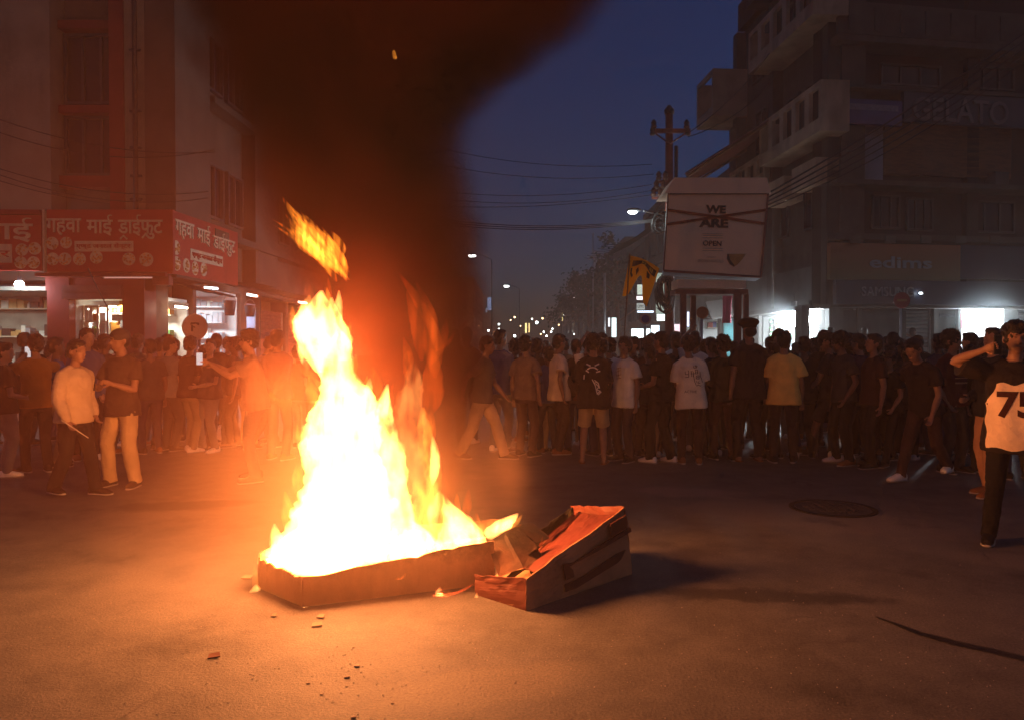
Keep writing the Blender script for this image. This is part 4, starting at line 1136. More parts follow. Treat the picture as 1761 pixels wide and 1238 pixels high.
# ------------------------------------------------------------------ the big building on the right
RF = Frame((9.1, 22.0), (6.2, 1.0))                      # its front
RS = Frame((9.1, 22.0), (-0.4, 6.0), flip=True)          # its side along the street
rb = empty('apartment_building', (12, 25, 0), 'dark many storeyed corner building with balconies over the phone shop', 'building')
def fx(px, y=0.0): return RF.uz(px, 500, y)[0]
def fz(py, px=1600, y=0.0): return RF.uz(px, py, y)[1]
def sx_(px, y=0.0): return RS.uz(px, 500, y)[0]
def sz(px, py, y=0.0): return RS.uz(px, py, y)[1]
RTOP = 15.2
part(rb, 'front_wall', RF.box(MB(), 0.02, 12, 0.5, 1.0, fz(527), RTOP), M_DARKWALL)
part(rb, 'side_wall', RS.box(MB(), 0.0, 7.9, 0.3, 1.0, 2.75, 13.6), M_CONC)
part(rb, 'side_wall', RS.box(MB(), 7.9, 9.2, 0.3, 1.0, 2.75, 12.0), M_CONC)
for x, w in ((0.1, 0.35), (4.0, 0.4), (7.4, 0.4)):
    part(rb, 'column', RS.box(MB(), x, x + w, -0.06, 0.3, 2.75, 13.5), M_CONC)
for x in (0.15, 4.6, 9.2):
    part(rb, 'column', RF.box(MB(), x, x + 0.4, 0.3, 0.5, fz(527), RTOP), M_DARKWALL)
# front windows, three floors
for a, b, c, d in ((1515, 108, 1618, 152), (1665, 112, 1745, 158), (1560, 340, 1605, 398), (1668, 345, 1745, 402), (1500, 335, 1548, 395), (1530, 15, 1600, 60), (1650, 20, 1730, 66), (1440, 330, 1485, 390)):
    window(RF, rb, a, b, c, d, 0.43, 3, 0.1)
# slabs of the front
for py, t in ((408, 10), (318, 8), (160, 6), (78, 10)):
    part(rb, 'floor_slab', RF.box(MB(), 0.0, 12, -0.35, 0.49, fz(py + t), fz(py)), M_CONC)
part(rb, 'parapet', RF.box(MB(), 0.0, 12, -0.32, -0.20, fz(76), fz(22)), M_CONC)
for k in range(14): part(rb, 'baluster', RF.box(MB(), 0.3 + k * 0.8, 0.48 + k * 0.8, -0.36, -0.325, fz(70), fz(30)), M_CONC)
# small pale squares under the slab
for k, px in enumerate((1472, 1532, 1593, 1653, 1712)):
    part(rb, 'tile', RF.pbox(MB(), px - 9, 406, px + 9, 419, -0.39, -0.352), M_GREYWALL)
# wooden panel and pale panel of the upper shop
part(rb, 'wood_panel', RF.pbox(MB(), 1522, 216, 1740, 304, 0.30, 0.46), M_WOOD)
pp = RF.pbox(MB(), 1441, 215, 1519, 318, 0.28, 0.46); part(rb, 'pale_panel', pp, surf('blue_grey_panel', (0.22, 0.25, 0.32), 0.6, 0.2, 2, stain=.4))
part(rb, 'air_unit', RF.pbox(MB(), 1712, 296, 1735, 320, 0.0, 0.4), M_GREYWALL)
M_BALC = surf('firelit_balcony', (0.46, 0.31, 0.22), 0.9, 0.2, 1.6, 0.2, 30, stain=0.45)  # firelight on balconies and ledges is put into this paler colour
# side balconies
def balcony(x0, x1, z0, z1, out, slots, name='balcony', wt=M_BALC):
    m = MB()
    RS.box(m, x0, x1, -out, 0.28, z0 - 0.16, z0)                      # slab
    y = -out
    RS.box(m, x0, x1, y, y + 0.12, z0 + 0.002, z0 + 0.22)
    RS.box(m, x0, x1, y, y + 0.12, z1 - 0.16, z1)
    L = (x1 - x0) / slots
    for k in range(slots + 1):
        a = x0 + k * L
        RS.box(m, max(x0, a - 0.14), min(x1, a + 0.14), y, y + 0.12, z0 + 0.222, z1 - 0.162)
    RS.box(m, x0, x0 + 0.12, y + 0.122, 0.28, z0 + 0.002, z1); RS.box(m, x1 - 0.12, x1, y + 0.122, 0.28, z0 + 0.002, z1)
    part(rb, name, m, wt)
balcony(-0.5, 3.9, 7.75, 9.0, 0.55, 5)
balcony(-0.4, 4.4, 11.0, 12.2, 0.75, 5)
balcony(7.2, 9.2, 10.45, 12.05, 1.05, 1)
balcony(4.2, 7.6, 7.3, 8.2, 0.25, 4)
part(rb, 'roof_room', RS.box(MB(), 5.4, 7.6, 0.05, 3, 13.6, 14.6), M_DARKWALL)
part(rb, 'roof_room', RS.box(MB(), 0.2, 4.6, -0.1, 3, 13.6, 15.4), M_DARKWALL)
part(rb, 'roof_slab', RS.box(MB(), 0.0, 4.8, -0.7, 0.29, 13.2, 13.4), M_CONC)
for a, z in ((1.2, 5.2), (3.4, 5.2), (5.6, 5.0), (1.2, 8.2), (2.6, 8.2), (5.2, 8.6), (1.4, 11.3), (3.0, 11.3), (5.6, 11.2)):
    window_xz(RS, rb, a, a + 1.0, z, z + 1.5, 0.22, 2, 0.07)
part(rb, 'ledge_block', RS.box(MB(), 0.1, 1.7, -0.4, 0.29, 6.3, 7.0), M_BALC)
part(rb, 'ledge_block', RS.box(MB(), 2.3, 3.8, -0.4, 0.29, 6.2, 6.95), M_BALC)
part(rb, 'stained_wall', RS.box(MB(), 0.3, 7.6, 0.02, 0.28, 2.75, 4.0), M_GREYWALL)
# sloping tin canopy on the side
cn = MB()
q = [at(1178, 298, 25.2), at(1322, 206, 25.0), at(1322, 232, 29.5), at(1190, 312, 29.5)]
n = 26
for i in range(n):
    a, b = i / n, (i + 1) / n
    w = 0.035 if i % 2 else -0.035
    p = [q[0].lerp(q[3], a), q[1].lerp(q[2], a), q[1].lerp(q[2], b), q[0].lerp(q[3], b)]
    p[0].z += w; p[1].z += w; p[2].z -= w; p[3].z -= w
    cn.slab([p[0], p[1], p[2], p[3]], (0, 0, -0.012))
o = whole('tin_canopy', cn, M_RUST, 'rusty sloping corrugated sheet roof leaning off the balcony building', 'canopy')
for e0, e1, dy in ((q[0], q[1], .2), (q[3], q[2], -.2)):
    me = MB().tube([e0 + Vector((0.1, dy, -.08)), e1 + Vector((0, dy, -.08))], 0.05, 6).mesh(); me.transform(Matrix.Translation(-o.location)); x = link_mesh('rafter', me, M_WOOD); x.parent = o

# signs on the front
def sign_board(fr, px0, py0, px1, py1, y, mat, label, deep=0.16, name='sign_board'):
    a = fr.p(fr.uz(px0, py0, y)[0], y, 0)
    root = empty(name, (a.x, a.y, fr.uz((px0 + px1) / 2, py1, y)[1]), label, 'sign')
    part(root, 'board', fr.pbox(MB(), px0, py0, px1, py1, y, y + deep), mat)
    return root
M_NAVY = surf('navy_sign', (0.035, 0.045, 0.07), 0.4, 0.1, 2)
M_SILVER = surf('silver_letters', (0.24, 0.25, 0.27), 0.4, 0.1, 6)
s1 = sign_board(RF, 1438, 484, 1800, 525, -0.3, M_NAVY, 'long navy SAMSUNG sign board above the shutters')
lettering(RF, 'SAMSUNG', 1481, 1570, 502, 16, -0.31, M_SILVER, s1, depth=0.02)
tube_light(RF.p(fx(1563), -0.42, fz(507)), RF.p(fx(1569), -0.42, fz(507)), 'tiny white lamp at the last letter of the navy sign', 20, COOL, group=None)
m, n_, l_, b_ = new_mat('orange_fade_vinyl')
tcn = n_.new('ShaderNodeTexCoord'); spx = n_.new('ShaderNodeSeparateXYZ'); l_.new(tcn.outputs['Object'], spx.inputs[0])
rmp = n_.new('ShaderNodeValToRGB'); mrp = n_.new('ShaderNodeMapRange'); l_.new(spx.outputs['Z'], mrp.inputs[0]); mrp.inputs[1].default_value, mrp.inputs[2].default_value = 0, 1.0
l_.new(mrp.outputs[0], rmp.inputs[0]); rmp.color_ramp.elements[0].color = (0.12, 0.10, 0.04, 1); rmp.color_ramp.elements[1].color = (0.28, 0.09, 0.03, 1)
l_.new(rmp.outputs[0], b_.inputs['Base Color']); b_.inputs['Roughness'].default_value = 0.5
s2 = sign_board(RF, 1428, 420, 1652, 482, -0.26, m, 'orange to olive faded sign board over the navy one')
lettering(RF, 'edims', 1495, 1602, 452, 20, -0.27, M_SILVER, s2, bold=0.02)
s3 = sign_board(RF, 1650, 423, 1800, 481, -0.24, M_NAVY, 'dark blue blank board right of the orange one')
s4 = sign_board(RF, 1555, 161, 1800, 216, -0.28, M_NAVY, 'dark GELATO sign board across the upper floor')
lettering(RF, 'GELATO', 1568, 1732, 192, 40, -0.29, surf('grey_letters', (0.12, 0.118, 0.13), 0.6, 0.1, 6), s4, bold=0.01, depth=0.03)
s5 = sign_board(RF, 1440, 172, 1552, 214, -0.26, surf('blue_board', (0.045, 0.05, 0.16), 0.5, 0.2, 2), 'blue board with a pale lettered strip beside the upper dark sign')
part(s5, 'strip', RF.pbox(MB(), 1450, 180, 1545, 190, -0.272, -0.262), surf('dull_strip', (0.16, 0.17, 0.24), 0.6, 0.3, 12))
# ground floor of the front
for a, b in ((1427, 1441), (1476, 1481), (1606, 1613), (1648, 1653), (1726, 1750)):
    part(rb, 'pier', RF.box(MB(), fx(a), fx(b), -0.02, 0.6, 0, fz(528)), M_GREYWALL)
part(rb, 'lintel', RF.box(MB(), 0.0, 12, -0.24, 0.49, fz(530) - 0.02, fz(526.5)), M_CONC)
M_SH2 = surf('grey_shutter', (0.17, 0.185, 0.19), 0.5, 0.15, 4, metal=0.2, stain=0.3)
shutter(RF, fx(1441) + .07, fx(1476) - .07, 0, fz(532), 0.15, 'narrow closed shutter right of the bright garland shop', M_SH2)
shutter(RF, fx(1481) + .07, fx(1606) - .07, 0, fz(532), 0.15, 'wide closed grey shutter below the navy sign', M_SH2)
pn = empty('notice_panel', RF.p(fx(1630), 0.1, 0), 'closed grey panel lettered ELECTRO left of the far right lit shop', 'panel')
part(pn, 'panel', RF.box(MB(), fx(1613) + .01, fx(1648) - .01, 0.1, 0.2, 0, fz(532)), M_GREYWALL)
lettering(RF, 'ELECTRO', 1615, 1646, 543, 5, 0.1, M_NAVY, pn)
shutter(RF, fx(1750) + .07, fx(1800), 0, fz(532), 0.15, 'closed shutter at the right edge of the photo', M_SH2)
# the far right lit shop
shop_room(RF, fx(1653) + .05, fx(1726) - .05, fz(538, 1690), 1.8, 'glaring white clothes shop at the far right with a red cloth', 31, shelves=3, light=160, col=COOL, y0=0.15, kinds=(1, 5, 4, 6), shelf_sides='s', counter=True)
bulb(RF.p(fx(1686), 0.0, fz(546, 1686)), 'glaring lamp of the far right clothes shop', 600, COOL, 0.22, 140, group='shop flood lamps')
def garment(fr, px, py0, py1, w, y, mat, label, cat='cloth'):
    x = fr.uz(px, py0, y)[0]; z1, z0 = fr.uz(px, py0, y)[1], fr.uz(px, py1, y)[1]
    m = MB(); nx, nz = 7, 8
    for side in (0, 1):
        pass
    P = lambda i, j, s: fr.p(x + (i / nx - .5) * w * (1 - 0.15 * math.sin(j / nz * 3)), y + 0.05 * math.sin(i * 1.7 + j * .3) + s, z1 - (z1 - z0) * j / nz)
    vs = [P(i, j, s) for s in (0, 0.03) for j in range(nz + 1) for i in range(nx + 1)]
    N = (nx + 1) * (nz + 1); fs = []
    for s in (0, 1):
        for j in range(nz):
            for i in range(nx):
                a = s * N + j * (nx + 1) + i; fs.append((a, a + 1, a + nx + 2, a + nx + 1))
    rim = [i for i in range(nx)] ; 
    for i in range(nx): fs.append((i, N + i, N + i + 1, i + 1)); a = nz * (nx + 1) + i; fs.append((a, a + 1, N + a + 1, N + a))
    for j in range(nz): a = j * (nx + 1); fs.append((a, a + nx + 1, N + a + nx + 1, N + a)); a += nx; fs.append((a, N + a, N + a + nx + 1, a + nx + 1))
    m.add(vs, fs)
    return whole('hanging_cloth', m, mat, label, cat, None, True)
garment(RF, 1660, 540, 566, 0.30, 0.45, cloth('red', 190, 40, 50), 'red cloth hung in the far right lit shop')
garment(RF, 1704, 541, 572, 0.28, 0.6, cloth('slate', 60, 70, 85), 'dark garment hung in the far right lit shop')
# the bright garland shop on the street side (left of the corner)
RSH = 0.12
xa, xb = sx_(1426, RSH), sx_(1312, RSH)
gs = shop_room(RS, 0.25, xb - 0.05, 2.62, 2.2, 'dazzling corner shop hung with garlands behind the crowd', 32, wall=M_GREYWALL, shelves=5, light=90, col=COOL, y0=RSH, kinds=(6, 7, 6, 2, 1), counter=False)
part(rb, 'pier', RS.box(MB(), sx_(1388, -.6), sx_(1376, -.6), -0.75, -0.52, 0, 2.75), M_GREYWALL)
part(rb, 'pier', RS.box(MB(), -0.02, 0.22, -0.03, 0.4, 0, 2.75), M_GREYWALL)
part(rb, 'pier', RS.box(MB(), xb + 0.06, 7.6, 0.0, 0.5, 0, 2.75), M_GREYWALL)
part(rb, 'fascia', RS.box(MB(), -0.02, 7.6, -0.5, 0.0, 2.66, 2.80), M_CONC)
for px, py, e, lab in ((1366, 547, 190, 'dazzling lamp left of the dark post in the corner shop'), (1397, 547, 240, 'most dazzling lamp of the corner shop right of the dark post')):
    bulb(RS.p(sx_(px, -0.02), -0.02, sz(px, py, -0.02)), lab, 700, COOL, 0.26, e, group='shop flood lamps')
rg = random.Random(9)
for k, px in enumerate((1318, 1326, 1334, 1342, 1350, 1358)):
    g = MB(); x = sx_(px, .3); zt = 2.5; L = rg.uniform(0.7, 1.3)
    for j in range(int(L / 0.07)):
        g.ball(RS.p(x + rg.uniform(-.03, .03), 0.32 + rg.uniform(-.03, .03), zt - j * 0.07), 0.04, 6, 4, j % 2)
    whole('garland', g, [GOODS[(1, 2, 3)[k % 3]], GOODS[1]], ('%s garland hung in the dazzling corner shop, %s from the left' % (('white', 'green', 'amber')[k % 3], ('first', 'second', 'third', 'fourth', 'fifth', 'last')[k])), 'garland', 'garlands of the corner shop')
# behind the booth: cyan lit door, dark awning, pink cloth
NB = Frame((8.72, 28.2), (-0.02, 1), flip=True)
nb = empty('street_building', (10.5, 33, 0), 'grey two storey building behind the billboard booth', 'building')
part(nb, 'wall', NB.box(MB(), 0.0, 12, 0.4, 6, 2.9, 9.0), M_GREYWALL)
for x in (1.0, 3.4, 6.0, 8.6):
    window_xz(NB, nb, x, x + 1.1, 5.0, 6.6, 0.3, 2)
part(nb, 'floor_slab', NB.box(MB(), 0, 12, -0.6, 0.39, 4.0, 4.16), M_CONC)
part(nb, 'railing', NB.box(MB(), 0, 12, -0.58, -0.52, 4.17, 4.9), M_DARKSTEEL)
for a, b in ((0, 1.5), (3.6, 4.1), (7.2, 7.7), (11.4, 12)):
    part(nb, 'pier', NB.box(MB(), a, b, 0.0, 0.5, 0, 2.9), M_GREYWALL)
shop_room(NB, 1.65, 3.5, 2.7, 1.0, 'cyan lit booth shop seen between the posts of the billboard', 33, wall=surf('cyan_wall', (0.35, 0.70, 0.75)), shelves=0, light=26, col=(0.6, 0.95, 1.0), y0=0.1, counter=False)
shop_room(NB, 4.2, 7.1, 2.7, 2.2, 'white lit shop behind the left posts of the billboard', 34, shelves=3, light=50, y0=0.1, kinds=(1, 5, 4, 2))
shop_room(NB, 7.8, 11.3, 2.7, 2.2, 'white lit shop with a blue light behind the utility pole', 35, shelves=3, light=60, y0=0.1, kinds=(1, 2, 4, 5))
awm = MB(); a0, a1 = at(1213, 520, 27.2), at(1252, 514, 27.6)
awm.slab([a0, a1, a1 + Vector((0.0, -.9, -.62)), a0 + Vector((0.0, -.9, -.62))], (0, 0, -0.04)); whole('canopy', awm, M_DARKWALL, 'dark sagging canopy seen between the booth posts', 'canopy')
gp = Frame((5.5, 21.5), (1, 0))
garment(gp, 1251, 508, 556, 0.26, 0.0, cloth('pink', 200, 70, 100), 'pink cloth hanging beside the right posts of the booth')

# ------------------------------------------------------------------ the row down the street on the right
ry = 40.6
M_LIT = {}
def lit_panel(px0, py0, px1, py1, D, col, k, label, text=None, tcol=None, group='lit signs down the street'):
    a, b, c = at(px0, py1, D), at(px1, py0, D), None
    root = empty('lit_sign', ((a.x + b.x) / 2, D, a.z), label, 'sign', group)
    key = (col, k)
    if key not in M_LIT: M_LIT[key] = glow('lit_face', col, k)
    part(root, 'face', MB().box((a.x, D, a.z), (b.x, D + 0.02, b.z)), M_LIT[key])
    part(root, 'case', MB().box((a.x - .02, D + 0.021, a.z - .02), (b.x + .02, D + 0.2, b.z + .02)), M_DARKSTEEL)
    if text:
        me = text_mesh(text, 1.0, 0.0, 0.01); xs = [v.co.x for v in me.vertices]; ys = [v.co.y for v in me.vertices]
        w, h = max(xs) - min(xs), max(ys) - min(ys); W_, H_ = (b.x - a.x) * 0.8, (b.z - a.z) * 0.5
        for v in me.vertices:
            cc = v.co.copy(); v.co = Vector(((cc.x - min(xs)) / w * W_ - W_ / 2, -0.015 - cc.z, (b.z - a.z) / 2 + ((cc.y - min(ys)) / h - .5) * H_))
        me.materials.clear(); o = link_mesh('lettering', me, tcol or M_PRINT_D); o.parent = root
    return root
for k, (L_, h, xo, lab, mt) in enumerate(((9, 9.6, 0.0, 'block with a lit ground floor left of the billboard', M_CONC), (8, 8.4, 0.2, 'second dark block left of the utility pole', M_PLASTER2), (12, 9.4, 0.0, 'third dark block down the right side of the street', M_GREYWALL), (16, 8.6, 0.3, 'fourth dark block down the right side of the street', M_PLASTER2), (22, 8.0, 0.3, 'fifth dark block down the right side of the street', M_GREYWALL), (40, 9.0, 0.5, 'farthest block on the right side of the street', M_PLASTER2))):
    xb = 8.5 + xo
    far_building(xb, xb + 9, ry, ry + L_ - 0.25, h, lab, mt, 1, 3, 4); ry += L_
# shop fronts stand on that row
lit_panel(1052, 547, 1060, 580, 43.5, (0.8, 1.0, 1.0), 2.0, 'narrow white lit shop sign left of the flag')
lit_panel(1086, 566, 1118, 586, 41.5, (0.8, 1.0, 1.0), 3.5, 'wide white lit shop window below the flag')
lit_panel(1120, 560, 1134, 588, 40.4, (0.75, 0.9, 1.0), 2.4, 'pale blue lit shop window left of the utility pole')
lit_panel(1096, 490, 1109, 507, 34.0, (0.85, 1.0, 0.85), 0.7, 'greenish lit box sign topmost behind the flag')
lit_panel(1095, 510, 1108, 516, 34.0, (1.0, 0.85, 0.9), 2.2, 'pinkish white lit box sign, second behind the flag')
lit_panel(1095, 522, 1109, 533, 34.0, (0.75, 0.85, 0.8), 0.45, 'grey OPPO box sign behind the flag', 'OPPO')
lit_panel(1096, 535, 1124, 538, 34.0, (0.7, 0.85, 1.0), 2.5, 'long thin blue white lit strip under the box signs')
lit_panel(1128, 470, 1142, 540, 36.0, (0.8, 1.0, 0.85), 0.35, 'tall greenish wall left of the billboard post, its light made by glow')  # glowing panel in place of light falling on a wall
lit_panel(1160, 558, 1172, 585, 39.0, (1.0, 0.75, 0.8), 1.4, 'pink white lit shop window between pole and booth')
lit_panel(1182, 537, 1185, 562, 30, (0.7, 0.75, 1.0), 2.5, 'thin blue lit sign between the booth posts')
lit_panel(1130, 541, 1143, 552, 34.0, (0.85, 1.0, 0.95), 4.0, 'small bright lit sign left of the pole')
lit_panel(1046, 547, 1049, 562, 52, (0.8, 0.9, 1.0), 2.0, 'small blue lit sign far down the right side')
lit_panel(838, 512, 845, 534, 118, (0.45, 0.6, 1.0), 0.5, 'blue vertical lit sign far down the street')
lit_panel(965, 531, 968, 552, 120, (1.0, 0.8, 0.3), 2.2, 'yellow vertical lit sign far down the street')
lit_panel(903, 556, 906, 573, 120, (1.0, 0.75, 0.3), 2.4, 'first of two yellow lit strips near the vanishing point')
lit_panel(909, 556, 911, 572, 122, (1.0, 0.75, 0.3), 2.0, 'second of two yellow lit strips near the vanishing point')
lit_panel(835, 530, 838, 538, 110, (0.6, 0.7, 0.9), 0.4, 'faint lit board under the blue sign')
# a light box at the booth end of the row throws its glow
lamp('shop_spill', 'AREA', at(1100, 560, 39.0), 60, COOL, 4.0, None, (math.radians(90), 0, 0), 2.0) if False else None
def street_lamp(px, py, D, k, col, label, arm=-1.2, energy=0, group='street lamps', base=True):
    p = at(px, py, D)
    root = empty('street_lamp', (p.x - arm, p.y, 0), label, 'street lamp', group)
    if base: part(root, 'pole', MB().tube([Vector((p.x - arm, D, 0)), Vector((p.x - arm, D, p.z - 0.25))], [0.05, 0.03], 8), M_CABLE, True)
    part(root, 'arm', MB().tube([Vector((p.x - arm, D, p.z - 0.26)), Vector((p.x - arm * .5, D, p.z + 0.08)), Vector((p.x, D, p.z + 0.1))], 0.022, 6), M_CABLE, True)
    h = MB(); h.ball((p.x, D, p.z + 0.1), (0.28, 0.12, 0.07), 12, 7); part(root, 'head', h, M_DARKSTEEL, True)
    part(root, 'lens', MB().ball((p.x, D, p.z + 0.03), (0.20 if D < 40 else 0.26, 0.12, 0.05 if D < 40 else 0.11), 12, 7), glow('lamp_lens', col, k), True)
    if energy: lamp('street_light', 'POINT', Vector((arm, 0, p.z - 0.12)), energy, col, 0.15, root)
street_lamp(1088, 365, 20.5, 60, (0.85, 1.0, 0.97), 'bright white street lamp left of the billboard over the cables', 1.1, 70, base=False) if False else None
for px, py, D, k, lab in ((812, 441, 55, 30, 'street lamp highest of those beyond the smoke'), (871, 493, 83, 40, 'street lamp over the middle of the street'), (985, 513, 95, 40, 'street lamp highest on the right side of the street'), (975, 528, 112, 60, 'brightest far street lamp on the right side')):
    street_lamp(px, py, D, k, (0.95, 1.0, 0.95), lab, -1.4 if px < 900 else 1.4)
street_lamp(633, 267, 24, 3.0, (1.0, 0.9, 0.7), 'street lamp glimmering through the black smoke above the fire', -1.4)
# vehicle and shop lights near the vanishing point
rl2 = random.Random(4)
M_PT = [glow('point_white', (0.9, 1, 0.95), 14), glow('point_warm', (1, .7, .35), 8), glow('point_cyan', (0.4, 1.0, 0.9), 9)]
for k, (px, py, r_, c) in enumerate(((808,565,4.2,2),(840,569,1.8,0),(867,575,2.0,0),(885,578,2.0,0),(858,558,1.5,0),(923,555,2.4,0),(933,548,1.6,1),(915,549,1.2,0),(989,575,2.2,0),(969,541,1.8,0),(961,559,1.2,1),(948,571,1.3,0),(935,571,1.3,0),(823,561,1.2,1),(950,566,1.1,0),(878,551,1.2,1),(885,546,1.6,1),(930,575,1.2,1),(1004,568,1.2,0),(1020,572,1.1,1),(858,566,1.2,0),(895,561,1.1,1),(846,575,1.0,1),(940,578,1.4,0))):
    D = 100 + (k * 7) % 45
    m = MB(); p = at(px, py, D); m.ball(p, r_ * D / F_PX, 10, 7)
    nm = ('traffic_light' if k == 0 else 'far_light')
    lab = 'round cyan traffic light far down the street' if k == 0 else 'tiny %s light far down the street, %s' % (('white', 'amber', 'cyan')[c], ('in the gap above the heads', 'low over the left heads', 'low over the smoky grey tee', 'just right of that tee', 'left of the yellow strips', 'right of the yellow strips', 'high right of the strips', 'between strips and lamp posts', 'lowest under the right lamps', 'beside the vertical yellow sign', 'left of the vertical yellow sign', 'under the vertical yellow sign', 'above the white polo', 'beside the cyan traffic light', 'low beside the right lamps', 'above the first strip', 'highest of the amber ones', 'low between polo and strips', 'near the dark trees', 'under the dark trees', 'left of the pair of strips', 'nearest the strips', 'lowest at the left', 'lowest by the white polo')[k])
    root = empty(nm, p, lab, 'light', 'far lights along the street')
    part(root, 'lens', m, M_PT[c], True)
    part(root, 'housing', MB().box((p.x - r_ * D / F_PX * 1.2, p.y + 0.02, p.z - r_ * D / F_PX * 1.2), (p.x + r_ * D / F_PX * 1.2, p.y + .4, p.z + r_ * D / F_PX * 1.2)), M_DARKSTEEL)

# ------------------------------------------------------------------ billboard booth, pole, lamp, wires, flag, round signs
M_BOARD = surf('firelit_board_print', (0.92, 0.60, 0.40), 0.6, 0.06, 2, stain=0.12)  # warm firelight is put into the board's colour
M_BLUESIDE = surf('blue_painted_side', (0.16, 0.20, 0.30), 0.6, 0.2, 3, stain=0.3)
BD = 15.6
bb = empty('billboard_booth', at(1230, HOR, BD + .4), 'roadside booth with the WE ARE OPEN board raised on red posts', 'booth'); bb.location.z = 0
def quad(pts, D, t, mat, name, back=None):
    m = MB(); m.slab([at(px, py, D) for px, py in pts], (0, t, 0)); return part(bb, name, m, mat)
quad([(1141, 467), (1308, 478), (1322, 333), (1150, 333)], BD, 0.05, M_BOARD, 'board')
m = MB()
A = [at(*p, BD + 0.06) for p in ((1141, 468), (1308, 479), (1322, 325), (1150, 325))]
t = Vector((0.12, 0.75, 0.0))
m.slab(A, t); part(bb, 'cabinet', m, M_BLUESIDE)
quad([(1143, 333), (1326, 333), (1319, 306), (1160, 306)], BD - 0.05, 0.9, M_BOARD, 'roof_cap')
part(bb, 'shade_strip', MB().slab([at(px, py, BD - .02) for px, py in ((1152, 334.5), (1321, 334.5), (1321, 328), (1152, 328))], (0, 0.015, 0)), M_DARKSTEEL)  # dark strip put in for the shade under the roof cap
for pts in (((1141, 464), (1308, 475), (1308, 479), (1141, 468)), ((1307, 476), (1320, 333), (1323, 333), (1310, 478)), ((1148, 333), (1140, 466), (1142.5, 466), (1150.5, 333))):
    part(bb, 'frame', MB().slab([at(px, py, BD - .03) for px, py in pts], (0, 0.025, 0)), M_RUST)
quad([(1165, 496), (1283, 496), (1283, 483), (1165, 481)], BD + .05, 0.6, M_BOARD, 'lower_band')
quad([(1162, 506), (1287, 506), (1287, 498), (1162, 498)], BD + .08, 0.55, M_RUST, 'beam')
for px, D, w in ((1176, BD + .1, .11), (1193, BD + .62, .10), (1270, BD + .1, .13), (1284, BD + .62, .10)):
    a = at(px, 506, D); part(bb, 'post', MB().box((a.x - w / 2, D, 0), (a.x + w / 2, D + w, a.z)), M_RUST)
def board_text(t, px0, px1, py0, py1, mat, bold=0.0):
    me = text_mesh(t, 1.0, bold, 0.002); xs = [v.co.x for v in me.vertices]; ys = [v.co.y for v in me.vertices]
    for v in me.vertices:
        u = (v.co.x - min(xs)) / (max(xs) - min(xs)); w = (v.co.y - min(ys)) / (max(ys) - min(ys))
        px, py = px0 + (px1 - px0) * u - (1 - w) * (py1 - py0) * 0.06, py1 + (py0 - py1) * w + (px1 - px0) * u * 0.03
        v.co = at(px, py, BD - 0.012 - v.co.z) - bb.location
    me.materials.clear(); o = link_mesh('lettering', me, mat); o.parent = bb
board_text('WE', 1214, 1249, 353, 367, M_PRINT_D, 0.05); board_text('ARE', 1203, 1253, 375, 391, M_PRINT_D, 0.05)
board_text('OPEN', 1209, 1241, 414, 423, M_PRINT_D, 0.02)
M_PALEINK = surf('faded_ink', (0.30, 0.24, 0.21), 0.7, 0.2, 20)
board_text('UNITARY PORTALS', 1200, 1244, 446, 451, M_PALEINK); board_text('VVV', 1216, 1231, 441, 444, M_PALEINK)
for y_ in (402, 405, 409, 427, 431): part(bb, 'print_line', MB().slab([at(px, py, BD - .008) for px, py in ((1208, y_ + .8), (1243, y_ + 1.3), (1243, y_ + .6), (1208, y_))], (0, 0.004, 0)), M_PALEINK)
for pts in (((1147, 359), (1318, 383), (1318, 387.5), (1147, 363.5)), ((1146, 384), (1319, 359), (1319, 363.5), (1146, 388.5))):
    part(bb, 'tape', MB().slab([at(px, py, BD - .02) for px, py in pts], (0, 0.006, 0)), surf('rust_tape', (0.26, 0.055, 0.02), 0.7, 0.2, 6))
part(bb, 'torn_patch', MB().slab([at(px, py, BD - .010) for px, py in ((1252, 437), (1283, 437), (1277, 446), (1268, 456), (1262, 459), (1255, 452), (1251, 444))], (0, 0.006, 0)), surf('peeled_card', (0.42, 0.24, 0.09), 0.8, 0.2, 9))
part(bb, 'torn_edge', MB().slab([at(px, py, BD - .014) for px, py in ((1251, 437), (1253, 437), (1256, 448), (1263, 456), (1263, 460), (1255, 455), (1250, 446))], (0, 0.004, 0)), M_PRINT_D)

PD = 18.0
up_ = empty('utility_pole', at(1152, HOR, PD), 'dark utility pole with a cross arm standing behind the billboard', 'pole'); up_.location.z = 0
pz = lambda py: at(1150, py, PD).z
pxx = lambda px: at(px, 400, PD).x
part(up_, 'mast', MB().tube([Vector((pxx(1153), PD, 0)), Vector((pxx(1150), PD, pz(190)))], [0.125, 0.085], 10), M_RUST, True)
part(up_, 'cap', MB().tube([Vector((pxx(1150), PD, pz(197))), Vector((pxx(1150), PD, pz(190))), Vector((pxx(1150), PD, pz(186))), Vector((pxx(1150), PD, pz(182)))], [0.11, 0.12, 0.07, 0.04], 10), M_DARKSTEEL, True)
part(up_, 'cross_arm', MB().box((pxx(1117), PD - 0.16, pz(232)), (pxx(1184), PD - 0.09, pz(225))), M_RUST)
for s in (1124, 1177): part(up_, 'brace', MB().tube([Vector((pxx(s), PD - .12, pz(232))), Vector((pxx(1150), PD - .1, pz(250)))], 0.02, 6), M_RUST)
def insulator(px, py, nm='insulator'):
    p = Vector((pxx(px), PD - .12, pz(py))); part(up_, nm, MB().tube([p, p + Vector((0, 0, .05)), p + Vector((0, 0, .07)), p + Vector((0, 0, .13)), p + Vector((0, 0, .16)), p + Vector((0, 0, .2))], [.05, .075, .045, .07, .045, .03], 10), surf('brown_porcelain', (0.10, 0.05, 0.035), 0.3, 0.1), True)
